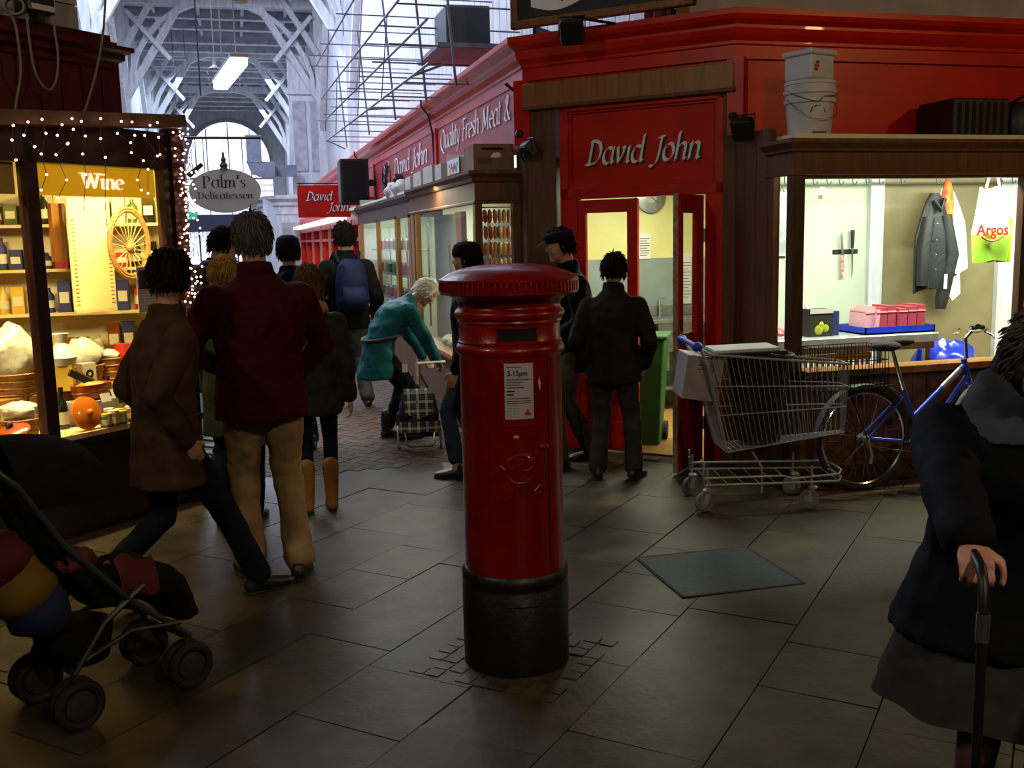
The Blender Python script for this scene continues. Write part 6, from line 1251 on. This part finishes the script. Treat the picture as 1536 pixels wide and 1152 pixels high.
        while ct < q.get('strands', 520):
            th_, zz = rnd.uniform(0, 2*PI), rnd.uniform(-.5, 1); rr = math.sqrt(1-zz*zz); d = Vector((rr*math.cos(th_), rr*math.sin(th_), zz))
            if d.y > .2 and d.z < .5: continue
            r_ = Vector((.088*g_, .106*g_, .122*g_)); p0 = Vector((d.x*r_.x, d.y*r_.y-.008, d.z*r_.z+.006))*.985
            fall = (Vector((d.x*.5, -.35 + d.y*.5, -1))); fall = (fall - d*fall.dot(d)*.85 + d*q.get('rough', .03)*3.5 + Vector((rnd.uniform(-.3, .3), rnd.uniform(-.3, .3), rnd.uniform(-.2, .2)))).normalized()
            L = rnd.uniform(.025, .05); p1 = p0 + fall*L*.5 + d*.004; p2 = p0 + fall*L
            hs.tube([p0, p1, p2], [.004, .0035, .001], 4, cap=False); ct += 1
        b.add([(hc + R @ p)*k for p in hs.v], hs.f)
        b.build('hair', q['mat'], t, smooth=2)
    if 'hat' in P:
        q = P['hat']; b = MB()
        prof_ = q['prof']; hb_ = MB().lathe(prof_, (0, 0, 0), 28, None, False)
        for p in hb_.v: p.y *= 1.15
        hb_.v = [(hc + R @ (p + Vector((0, -.005, .045))))*k for p in hb_.v]; ho = hb_.build('hat', q['mat'], t, smooth=2)
        if q.get('brim'):
            pk = MB().grid(lambda u, v_: (hc + R @ Vector(((.075*(1-v_*.25))*math.cos(PI*u), .085 + .085*v_*math.sin(PI*u), .055-.03*v_*math.sin(PI*u))))*k, 14, 5); pk.build('brim', q['mat'], ho, smooth=2)
    P['_'] = dict(hc=hc*k, neck=neck*k, fh=[f*k for f in fh], sp=[s*k for s in sp], elb=[e*k for e in elb], R=R, k=k); return t
mat('shoe_dark', '#1a1612', '#241d16', .45, scale=10); mat('hair_grey', '#5a544e', '#3c3834', .85, scale=60, stretch=(1, 1, .2)); mat('hair_dark', '#1a1310', '#100c0a', .85, scale=60, stretch=(1, 1, .2)); mat('hair_white', '#e6e2d6', '#cdc8b8', .6, scale=60, stretch=(1, 1, .2)); mat('hair_blond', '#a8803e', '#86602a', .85, scale=60, stretch=(1, 1, .2)); mat('hair_brown', '#6a4a2a', '#4c331c', .85, scale=60, stretch=(1, 1, .2))
CAP = [(.096, -.02), (.098, .0), (.096, .03), (.085, .065), (.05, .088), (0, .094)]
FLATCAP = [(.088, -.02), (.095, .0), (.104, .028), (.092, .05), (.05, .06), (0, .062)]
BERET = [(.088, -.02), (.09, .01), (.115, .035), (.112, .055), (.07, .075), (0, .08)]
# 1 red fleece man
mat('fleece_red', '#430b11', '#36080d', .9, scale=30, bump=.5, bscale=120); mat('chino', '#a58a64', '#8e7452', .8, scale=8, bump=.15)
person('grey haired man in dark red fleece and beige trousers, seen from behind', (.09, 5.16, 0), math.radians(4), 1.84, dict(bulk=1.18, head_turn=-.12, feet=((-.10, .03, .085), (.13, -.06, .085)), toes=(.25, -.3), hands=((-.15, .28, 1.02), (.2, .30, .96)), elbow=((-1, -.5, 0), (1, -.4, 0)),
    coat=dict(mat='fleece_red', hem=.80, flare=.03, collar=.075, name='fleece', folds=.02), trousers=dict(mat='chino', w=1.1, hemw=1.12, folds=.026), hair=dict(mat='hair_grey', size=1.0, rough=.025), shoes=dict(mat='shoe_dark')))
# 2 walker in brown coat
mat('coat_brown', '#4a3424', '#3c291b', .85, scale=12, bump=.2); mat('jeans_dark', '#141a26', '#0e121c', .8, scale=14)
person('dark haired person in brown coat striding past the deli window', (-.36, 4.86, 0), math.radians(-66), 1.70, dict(lean=.12, bulk=1.04, pelvis=.90, feet=((-.06, -.36, .18), (.08, .40, .085)), toes=(.0, 0), toe_z=(-.5, 0), head_turn=.75, hands=((-.22, .06, .86), (.21, .02, .86)), elbow=((-.3, -1, 0), (.4, -1, 0)),
    coat=dict(mat='coat_brown', hem=.62, flare=.05, collar=.05), trousers=dict(mat='jeans_dark', w=1.0, folds=.014), hair=dict(mat='hair_dark', size=1.05, rough=.04)))
# 3 man with glasses
mat('coat_green', '#3c4030', '#2e3226', .85, scale=12)
pg_ = dict(bulk=1.02, lean=.05, head_lean=.3, hands=((-.12, .25, 1.0), (.12, .25, 1.0)), coat=dict(mat='coat_green', hem=.6, collar=.07, hood=1), trousers=dict(mat='jeans_dark'), hair=dict(mat='hair_dark', size=1.0, rough=.03), skin='skin_pale')
o = person('man with glasses in a green coat looking down beside the deli corner', (-.16, 7.75, 0), math.radians(-68), 1.82, pg_)
i_ = pg_['_']; g = MB()
for s in (-1, 1):
    g.tube([i_['hc'] + i_['R'] @ Vector((s*.032+.022*math.cos(2*PI*j/14), .104, .004+.018*math.sin(2*PI*j/14))) for j in range(14)], .002, 5, True); g.tube([i_['hc'] + i_['R'] @ Vector((s*.054, .104, .008)), i_['hc'] + i_['R'] @ Vector((s*.083, -.01, .006))], .002, 5)
g.build('glasses', 'black_plastic', o)
mat('scarf_grey', '#50566a', '#3c4254', .9, scale=14)
sc_ = MB().tube([i_['neck'] + Vector((.085*math.cos(2*PI*j/16), .085*math.sin(2*PI*j/16), .04)) for j in range(16)], .03, 8, True); sc_.build('scarf', 'scarf_grey', o, smooth=2)
# 4 blond head
person('blond haired woman standing behind the man in red fleece', (-.07, 6.28, 0), math.radians(-15), 1.62, dict(coat=dict(mat='coat_green', hem=.6, collar=.05), trousers=dict(mat='jeans_dark'), hair=dict(mat='hair_blond', size=1.06, long=.2, rough=.04), hands=((-.12, .25, 1.0), (.12, .25, 1.0))))
# 5 navy coat
mat('coat_navy', '#12182a', '#0c101e', .85, scale=12)
person('person in dark navy coat and black woollen hat farther up the avenue', (.42, 8.35, 0), math.radians(10), 1.74, dict(coat=dict(mat='coat_navy', hem=.6, collar=.07, hood=1), trousers=dict(mat='jeans_dark'), hair=dict(mat='hair_dark'), hat=dict(mat='coat_navy', prof=CAP), bulk=1.05))
# 6 girl with boots
mat('coat_olive', '#2e2a20', '#242018', .85, scale=12); mat('ugg', '#a87c44', '#94692f', .9, scale=14, bump=.2); mat('fur', '#8a6a44', '#a88458', .95, scale=50, bump=.9)
pb_ = dict(feet=((-.085, .02, .085), (.085, .07, .085)), toes=(.25, .1), coat=dict(mat='coat_olive', hem=.72, collar=.04, flare=.03), trousers=dict(mat='jeans_dark', w=.82, hemw=.8, folds=.004), hair=dict(mat='hair_brown', size=1.06, long=.17, rough=.04), shoes=dict(mat='ugg', shaft=.30, shaft_r=.062), hands=((-.24, .05, .82), (.25, .02, .82)))
o = person('girl in dark olive coat and tan sheepskin boots beside the man in red', (.43, 6.35, 0), math.radians(-8), 1.55, pb_)
i_ = pb_['_']; sackmesh(i_['neck'] + Vector((.02, -.085, .01)), (.10, .055, .05), 91).build('fur_hood', 'fur', o, smooth=True)
# 7 backpack man
mat('jeans_grey', '#56565a', '#47474a', .85, scale=10); mat('pack_blue', '#101a3c', '#0c1430', .7, scale=9, bump=.2); mat('coat_black', '#08080a', '#0e0e10', .85, scale=12)
pk_ = dict(bulk=1.12, feet=((-.12, .05, .085), (.14, -.08, .085)), toes=(.2, -.2), coat=dict(mat='coat_black', hem=.78, collar=.06, flare=.03), trousers=dict(mat='jeans_grey', w=1.1, folds=.024), hair=dict(mat='hair_dark', size=1.16, rough=.09), hands=((-.24, .16, .92), (.29, .04, .84)), shoes=dict(mat='shoe_dark', sole='chino'))
o = person('man with dark bushy hair carrying a blue backpack up the avenue', (1.09, 10.4, 0), math.radians(6), 1.86, pk_)
b = MB(); loft(b, [(Vector((0, -.23, 1.02)), .15, .09, (0, 0, 1), (1, 0, 0)), (Vector((0, -.25, 1.12)), .175, .12, (0, 0, 1), (1, 0, 0)), (Vector((0, -.24, 1.32)), .165, .11, (0, 0, 1), (1, 0, 0)), (Vector((0, -.22, 1.48)), .13, .08, (0, 0, 1), (1, 0, 0)), (Vector((0, -.2, 1.54)), .07, .04, (0, 0, 1), (1, 0, 0))])
pkb = bake(b, 'backpack', 'pack_blue', o, .014, 3, .01)
for s in (-1, 1): MB().tube([(s*.1, -.14, 1.5), (s*.13, -.05, 1.60), (s*.14, .10, 1.52), (s*.15, .17, 1.36), (s*.18, .08, 1.14), (s*.16, -.14, 1.08)], .018, 8).build('strap', 'pack_blue', pkb, smooth=True)
loft(MB(), [(Vector((0, -.34, 1.04)), .11, .05, (0, 0, 1), (1, 0, 0)), (Vector((0, -.36, 1.14)), .125, .06, (0, 0, 1), (1, 0, 0)), (Vector((0, -.33, 1.26)), .11, .04, (0, 0, 1), (1, 0, 0))]).build('pack_pocket', 'pack_blue', pkb, smooth=2)
# 8 bent lady in teal
mat('anorak_teal', '#1f6a72', '#185a62', .6, scale=10, bump=.25); mat('slacks_dark', '#15171a', '#1c1f22', .85, scale=10)
pt_ = dict(lean=.95, head_lean=1.05, pelvis=.88, py=-.12, feet=((-.09, -.02, .085), (.10, .06, .085)), toes=(.1, -.1), hands=((-.20, .42, .74), (.16, .40, .74)), elbow=((-1, -.3, .2), (1, -.3, .2)), bulk=1.0, coat=dict(mat='anorak_teal', hem=.60, flare=.05, collar=.05, hem_y=-.06, name='anorak', folds=.03), trousers=dict(mat='slacks_dark', w=.9, hemw=.75), hair=dict(mat='hair_white', size=1.1, rough=.06), shoes=dict(mat='shoe_dark', shaft=.2, shaft_r=.05), grip=(None, ((0, 0, -1), (-1, .4, 0), 1.1)))
o = person('white haired woman in teal anorak bending over a tartan shopping trolley', (1.25, 8.55, 0), math.radians(-76), 1.60, pt_)
MB().tube([(.19*math.cos(2*PI*j/24), -.10+.165*math.sin(2*PI*j/24)+.02, .90+.03*math.sin(2*PI*j/24)) for j in range(24)], .016, 6, True).build('belt_cord', mat('strap_brown', '#3c2a1e', None, .7), o, smooth=2)
MB().box((.175, .02, .60), (.182, .07, .67)).build('sewn_tag', 'paper', o)
# 9 person behind the pillar box
mat('denim', '#2e3a4c', '#263040', .85, scale=12)
person('person in black coat and dark beret half hidden by the pillar box', (1.60, 6.98, 0), math.radians(62), 1.66, dict(coat=dict(mat='coat_black', hem=.55, collar=.08, flare=.04), trousers=dict(mat='denim', len=.82, w=.95), hair=dict(mat='hair_dark'), hat=dict(mat='coat_black', prof=CAP), feet=((-.12, .10, .085), (.1, -.05, .085)), toes=(.1, -.1), shoes=dict(mat='shoe_dark'), hands=((-.24, .06, .84), (.24, .04, .84))))
# 10 man in cap
mat('khaki', '#4c4636', '#3e392c', .85, scale=10)
person('man in dark peaked cap and black coat stooping by the butcher door', (2.40, 7.04, 0), math.radians(88), 1.76, dict(lean=.1, head_lean=.25, coat=dict(mat='coat_black', hem=.72, collar=.06), trousers=dict(mat='khaki', w=1.05), hair=dict(mat='hair_dark'), hat=dict(mat='coat_navy', prof=FLATCAP, brim=1), hands=((-.18, .25, .95), (.18, .25, .95)), feet=((-.12, .16, .085), (.1, -.16, .085))))
# 11 man at the door
mat('jacket_dark', '#1c1814', '#26211a', .85, scale=12, bump=.2); mat('trouser_grey', '#3c3a38', '#302e2c', .85, scale=10)
person('dark haired man in dark brown jacket facing the butcher doorway', (2.50, 6.50, 0), math.radians(-28), 1.57, dict(bulk=1.14, lean=.14, head_lean=.2, coat=dict(mat='jacket_dark', hem=.78, collar=.08, flare=.03), trousers=dict(mat='trouser_grey', w=1.08, hemw=1.1), hair=dict(mat='hair_dark', size=1.08, rough=.05), feet=((-.13, .02, .085), (.16, .04, .085)), toes=(.2, -.35), hands=((-.22, .12, .90), (.23, .1, .90)), elbow=((-.6, -1, 0), (.6, -1, 0))))
# 12 woman in front
mat('coat_ink', '#0b0c12', '#101118', .8, scale=14, bump=.2); mat('skirt_grey', '#3a3636', '#302c2c', .85, scale=14); mat('stocking_red', '#4a2420', None, .7); mat('lining_grey', '#44485a', '#383c4c', .85, scale=14)
FL = Vector((1.95, 2.14, 0)); FH = math.radians(150)
HT = (Matrix.Translation(FL) @ Matrix.Rotation(FH, 4, 'Z')).inverted() @ (CAM + ray(1478, 885)*1.98); HT = HT*(1.75/1.58)
pf_ = dict(bulk=1.3, lean=.44, head_lean=.6, head_turn=.5, pelvis=.90, voxel=.0065, skin='skin_pale', feet=((-.1, .0, .085), (.1, .05, .085)), hands=((-.18, .46, .90), tuple(HT)), elbow=((-1, -.5, .1), (1, -.45, -.1)), grip=(((0, .2, -1), (1, .4, 0), 1.0), ((0, .3, -1), (-1, .4, 0), 1.0)),
    coat=dict(mat='coat_ink', hem=.70, flare=.12, thick=.045, collar=.03, folds=.02), skirt=dict(mat='skirt_grey', hem=.50, r=.37, rip=.04, leg='stocking_red'), hair=dict(mat='hair_grey', size=1.06, long=.06, rough=.05), shoes=dict(mat='shoe_dark'))
o = person('woman in black coat and long grey skirt close to the viewer with a cane', FL, FH, 1.58, pf_)
i_ = pf_['_']; b = MB(); n_ = i_['neck']
loft(b, [(n_ + Vector((0, -.02, -.06)), .17, .13, (0, .3, 1), (1, 0, 0)), (n_ + Vector((0, -.03, .01)), .14, .12, (0, .3, 1), (1, 0, 0)), (n_ + Vector((0, -.02, .06)), .12, .11, (0, .3, 1), (1, 0, 0))]); bake(b, 'hood_lining', 'lining_grey', o, .012, 3, .02)
hw = WORLD[o.name] @ (i_['fh'][1] + Vector((.0, .075, -.012)))
cn = thing('walking_cane', 'black walking cane with a bright metal collar in the hand of the near woman', 'cane', (hw.x, hw.y, 0), FH)
MB().tube([(0, -.07, hw.z+.004), (0, -.02, hw.z+.004), (0, .05, hw.z-.0), (0, .085, hw.z-.03), (0, .09, hw.z-.08)], .011, 10).build('crook', 'black_plastic', cn, smooth=True); MB().tube([(0, .09, hw.z-.08), (0, .09, hw.z-.14)], .0135, 10).build('collar', 'chrome', cn, smooth=True); MB().tube([(0, .09, hw.z-.14), (0, .09, .03)], .010, 10).build('shaft', 'black_plastic', cn, smooth=True); MB().lathe([(.014, 0), (.014, .03)], (0, .09, 0), 10).build('ferrule', 'rubber', cn)
hb_ = thing('handbag', 'black leather handbag hanging below the near woman\'s hand', 'bag', WORLD[o.name] @ (i_['fh'][0] + Vector((0, .08, -.275))), FH)
b = loft(MB(), [(Vector((0, 0, 0)), .10, .04, (0, 0, 1), (1, 0, 0)), (Vector((0, 0, .1)), .11, .05, (0, 0, 1), (1, 0, 0)), (Vector((0, 0, .18)), .085, .025, (0, 0, 1), (1, 0, 0))]); b.build('bag', 'black_plastic', hb_, smooth=2); MB().tube([(-.08, 0, .17), (-.05, .0, .24), (0, -.01, .255), (.05, .0, .24), (.08, 0, .17)], .007, 8).build('strap', 'black_plastic', hb_, smooth=True); MB().ball((0, .028, .15), .012).build('clasp', 'chrome', hb_)
# 13 person pushing the pushchair, at the picture edge
person('person in dark coat pushing the pushchair at the edge of the picture', (-1.36, 3.42, 0), math.radians(-58), 1.68, dict(lean=.1, coat=dict(mat='coat_black', hem=.7, collar=.05), trousers=dict(mat='jeans_dark'), hair=dict(mat='hair_dark', long=.1), feet=((-.1, -.2, .1), (.1, .30, .085)), hands=((-.2, .42, 1.0), (.2, .42, 1.0)), grip=(((0, 0, -1), (1, 0, 0), 1.0), ((0, 0, -1), (-1, 0, 0), 1.0))))
# ================================================================== tartan shopping trolley
tc = thing('tartan_trolley', 'black and white tartan shopping trolley on two white wheels', 'trolley', (1.375, 7.99, 0), math.radians(-8))
mt_, t_, b_ = nt('tartan'); N_, L_ = t_.nodes, t_.links
tcn = N_.new('ShaderNodeTexCoord'); sx = N_.new('ShaderNodeSeparateXYZ'); L_.new(tcn.outputs['Object'], sx.inputs[0]); acc = None
for ax_, sc1 in (('X', 14.0), ('Z', 14.0), ('X', 56.0), ('Z', 56.0)):
    ml = N_.new('ShaderNodeMath'); ml.operation = 'MULTIPLY'; ml.inputs[1].default_value = sc1; L_.new(sx.outputs[ax_], ml.inputs[0]); fr_ = N_.new('ShaderNodeMath'); fr_.operation = 'FRACT'; L_.new(ml.outputs[0], fr_.inputs[0])
    gt = N_.new('ShaderNodeMath'); gt.operation = 'GREATER_THAN'; gt.inputs[1].default_value = .72 if sc1 < 20 else .8; L_.new(fr_.outputs[0], gt.inputs[0]); w_ = N_.new('ShaderNodeMath'); w_.operation = 'MULTIPLY'; w_.inputs[1].default_value = .38 if sc1 < 20 else .14; L_.new(gt.outputs[0], w_.inputs[0])
    if acc is None: acc = w_
    else: ad = N_.new('ShaderNodeMath'); ad.operation = 'ADD'; L_.new(acc.outputs[0], ad.inputs[0]); L_.new(w_.outputs[0], ad.inputs[1]); acc = ad
cr = N_.new('ShaderNodeValToRGB'); cr.color_ramp.elements[0].color = (*lin('#121214'), 1); cr.color_ramp.elements[1].color = (*lin('#d0ccc4'), 1); cr.color_ramp.elements[1].position = .8; L_.new(acc.outputs[0], cr.inputs[0]); L_.new(cr.outputs[0], b_.inputs['Base Color']); b_.inputs['Roughness'].default_value = .8; MATS['tartan'] = mt_
bag = MB(); loft(bag, [(Vector((0, 0, .16)), .15, .10, (0, 0, 1), (1, 0, 0)), (Vector((0, 0, .30)), .165, .115, (0, 0, 1), (1, 0, 0)), (Vector((0, 0, .42)), .15, .10, (0, 0, 1), (1, 0, 0)), (Vector((0, .01, .48)), .12, .07, (0, 0, 1), (1, 0, 0))]); bgo = bake(bag, 'bag', mat('bag_black', '#101012', '#18181b', .6, scale=10, bump=.3), tc, .012, 3, .03)
MB().grid(lambda u, v_: Vector((-.115+.23*u, -.075-.05*math.sin(PI*.5*v_), .50-.17*v_ - .05*(1-abs(2*u-1))*v_)), 12, 8).build('tartan_flap', 'tartan', bgo, smooth=2)
MB().grid(lambda u, v_: Vector((-.17+.34*u, -.125+.02*abs(2*u-1), .17+.09*v_)), 12, 4).build('tartan_band', 'tartan', bgo, smooth=2)
MB().grid(lambda u, v_: Vector((-.12+.24*u, -.075+.14*v_, .503)), 6, 6).build('tartan_top', 'tartan', bgo, smooth=2)
for s in (-1, 1):
    MB().tube([(s*.10, .12, .14), (s*.085, .14, .5), (s*.03, .15, .60)], .009, 8).build('frame_tube', 'black_plastic', tc, smooth=True)
    w_ = MB().tube([(s*.175, .10+.085*math.cos(2*PI*j/24), .095+.085*math.sin(2*PI*j/24)) for j in range(24)], .011, 6, True).build('wheel', 'white_plastic', tc, smooth=True)
    for j in range(5): MB().tube([(s*.175, .10, .095), (s*.175, .10+.08*math.cos(2*PI*j/5), .095+.08*math.sin(2*PI*j/5))], .005, 5).build('spoke', 'white_plastic', w_)
MB().tube([(-.18, .10, .095), (.18, .10, .095)], .007, 6).build('axle', 'steel', tc); TH_ = WORLD[tc.name].inverted() @ (WORLD['person.007'] @ (pt_['_']['fh'][1] + Vector((0, .07, -.02))))
MB().tube([(.0, .15, .60), (0, .15, .70), TH_], .011, 8).build('handle', 'white_plastic', tc, smooth=True); MB().box((-.15, -.1, .13), (.15, .12, .16)).build('foot_plate', 'black_plastic', tc)
MB().tube([(-.12, -.11, .17), (-.11, -.14, .08), (-.09, -.15, .06), (.09, -.15, .06), (.11, -.14, .08), (.12, -.11, .17)], .008, 8).build('stand', 'steel', tc, smooth=True)
# ================================================================== pushchair
st = thing('pushchair', 'dark folding pushchair with grey frame and coloured bag crossing the flagstones', 'pushchair', (-.55, 3.95, 0), math.radians(33))
mat('tube_grey', '#4c4e54', '#3e4046', .4, .6, scale=10); mat('fabric_black', '#0e0e11', '#16161a', .85, scale=14, bump=.2)
for fx, lab in ((.22, 'front'), (-.22, 'rear')):
    for s in (-1, 1):
        for o_ in (-.028, .028):
            y_ = s*.17+o_; w_ = MB().tube([(fx+.075*math.cos(2*PI*j/28), y_, .093+.075*math.sin(2*PI*j/28)) for j in range(28)], .018, 8, True).build('wheel', 'rubber', st, smooth=True)
            MB().lathe([(.02, -.014), (.055, -.008), (.055, .008), (.02, .014)], (fx, y_, .093), 16, Matrix.Rotation(PI/2, 3, 'X')).build('wheel_disc', 'tube_grey', w_)
        MB().tube([(fx, s*.17-.04, .093), (fx, s*.17+.04, .093)], .008, 6).build('axle', 'tube_grey', st); MB().tube([(fx, s*.17, .1), (fx+(.0 if fx > 0 else .0), s*.17, .2)], .014, 8).build('wheel_fork', 'tube_grey', st)
for s in (-1, 1):
    MB().tube([(.24, s*.17, .2), (.0, s*.18, .42), (-.22, s*.19, .68), (-.36, s*.19, .92), (-.44, s*.19, 1.0), (-.50, s*.19, .99)], .012, 8).build('frame_tube', 'tube_grey', st, smooth=True)
    MB().tube([(-.22, s*.17, .2), (-.10, s*.18, .36), (.06, s*.18, .46)], .012, 8).build('frame_tube', 'tube_grey', st, smooth=True); MB().tube([(-.18, s*.17, .24), (.0, s*.18, .30), (.2, s*.18, .27)], .010, 8).build('side_strut', 'tube_grey', st, smooth=True)
    MB().tube([(-.49, s*.19, .99), (-.58, s*.19, .96)], .018, 8).build('handle_grip', 'rubber', st, smooth=True)
MB().tube([(-.22, -.17, .2), (-.22, .17, .2)], .009, 6).build('cross_tube', 'tube_grey', st); MB().tube([(.22, -.17, .2), (.22, .17, .2)], .009, 6).build('cross_tube', 'tube_grey', st)
b = MB(); loft(b, [(Vector((.14, 0, .40)), .155, .03, (-1, 0, 0), (0, 1, 0)), (Vector((-.08, 0, .42)), .16, .04, (-1, 0, .3), (0, 1, 0)), (Vector((-.2, 0, .6)), .165, .035, (-.45, 0, 1), (0, 1, 0)), (Vector((-.32, 0, .88)), .155, .03, (-.45, 0, 1), (0, 1, 0))]); bake(b, 'seat', 'fabric_black', st, .013, 3, .015)
MB().grid(lambda u, v_: Vector((-.36+.34*math.sin(v_*1.6)*1.0, .20*math.cos(PI*u), .80+.30*math.sin(PI*u)*math.cos(v_*1.1)**.8*.8+.03*math.cos(v_*2)))  , 18, 12).build('canopy', 'fabric_black', st, smooth=2)
b = MB(); loft(b, [(Vector((-.1, 0, .46)), .14, .06, (1, 0, 0), (0, 1, 0)), (Vector((.08, 0, .46)), .16, .085, (1, 0, -.3), (0, 1, 0)), (Vector((.22, 0, .38)), .16, .085, (.7, 0, -1), (0, 1, 0)), (Vector((.29, 0, .25)), .14, .06, (.3, 0, -1), (0, 1, 0))]); bake(b, 'foot_muff', 'fabric_black', st, .013, 3, .03)
b = MB(); loft(b, [(Vector((-.14, 0, .2)), .14, .12, (0, 0, 1), (0, 1, 0)), (Vector((-.14, 0, .32)), .16, .14, (0, 0, 1), (0, 1, 0))]); b.build('under_basket', 'fabric_black', st, smooth=2)
mat('cloth_red', '#5e0e12', '#4c0a0e', .8, scale=8); mat('cloth_yellow', '#7c5e0e', '#68500a', .8, scale=8); mat('cloth_blue', '#0c1c4c', '#0a1640', .8, scale=8)
MB().grid(lambda u, v_: Vector((-.02+.14*u, -.172+.012*math.sin(5*u)+.05*(1-v_)**3, .56-.13*v_+.02*math.sin(6*u))), 8, 6).build('blanket', 'cloth_red', st, smooth=2); sackmesh((-.16, -.13, .60), (.07, .04, .05), 33).build('soft_toy', 'cloth_red', st, smooth=True); sackmesh((.02, -.02, .50), (.05, .04, .03), 35).build('pink_mitten', 'raw_meat', st, smooth=True)
sb = thing('shoulder_bag', 'striped red, yellow and blue bag hanging on the pushchair handles', 'bag', (WORLD[st.name] @ Vector((-.36, -.16, .42))), math.radians(33))
for i, (mt_n, z0, z1) in enumerate((('cloth_blue', 0, .12), ('cloth_yellow', .12, .26), ('cloth_red', .26, .36))):
    b = loft(MB(), [(Vector((0, 0, z0)), .06+.05*min(1, z0*6+.3), .10, (0, 0, 1), (1, 0, 0)), (Vector((-.01, 0, (z0+z1)/2)), .11, .11, (0, 0, 1), (1, 0, 0)), (Vector((0, 0, z1)), .10-.1*max(0, z1-.26), .10, (0, 0, 1), (1, 0, 0))]); b.v = [Matrix.Rotation(-.55, 3, 'Y') @ p + Vector((.08, 0, 0)) for p in b.v]; b.build('stripe', mt_n, sb, smooth=2)
for y_ in (-.05, .05): MB().tube([(0, y_*.9, .34), (-.08, y_-.03, .50)], .010, 6).build('strap', 'fabric_black', sb)

for n_ in ('fleece_red', 'coat_brown', 'coat_green', 'coat_navy', 'coat_olive', 'coat_black', 'coat_ink', 'jacket_dark', 'jeans_dark', 'jeans_grey', 'chino', 'denim', 'khaki', 'trouser_grey', 'slacks_dark', 'pack_blue', 'skirt_grey', 'fabric_black', 'hair_dark', 'hair_grey', 'hair_brown', 'hair_blond', 'anorak_teal', 'ugg'):
    MATS[n_].node_tree.nodes['Principled BSDF'].inputs['Specular IOR Level'].default_value = .12
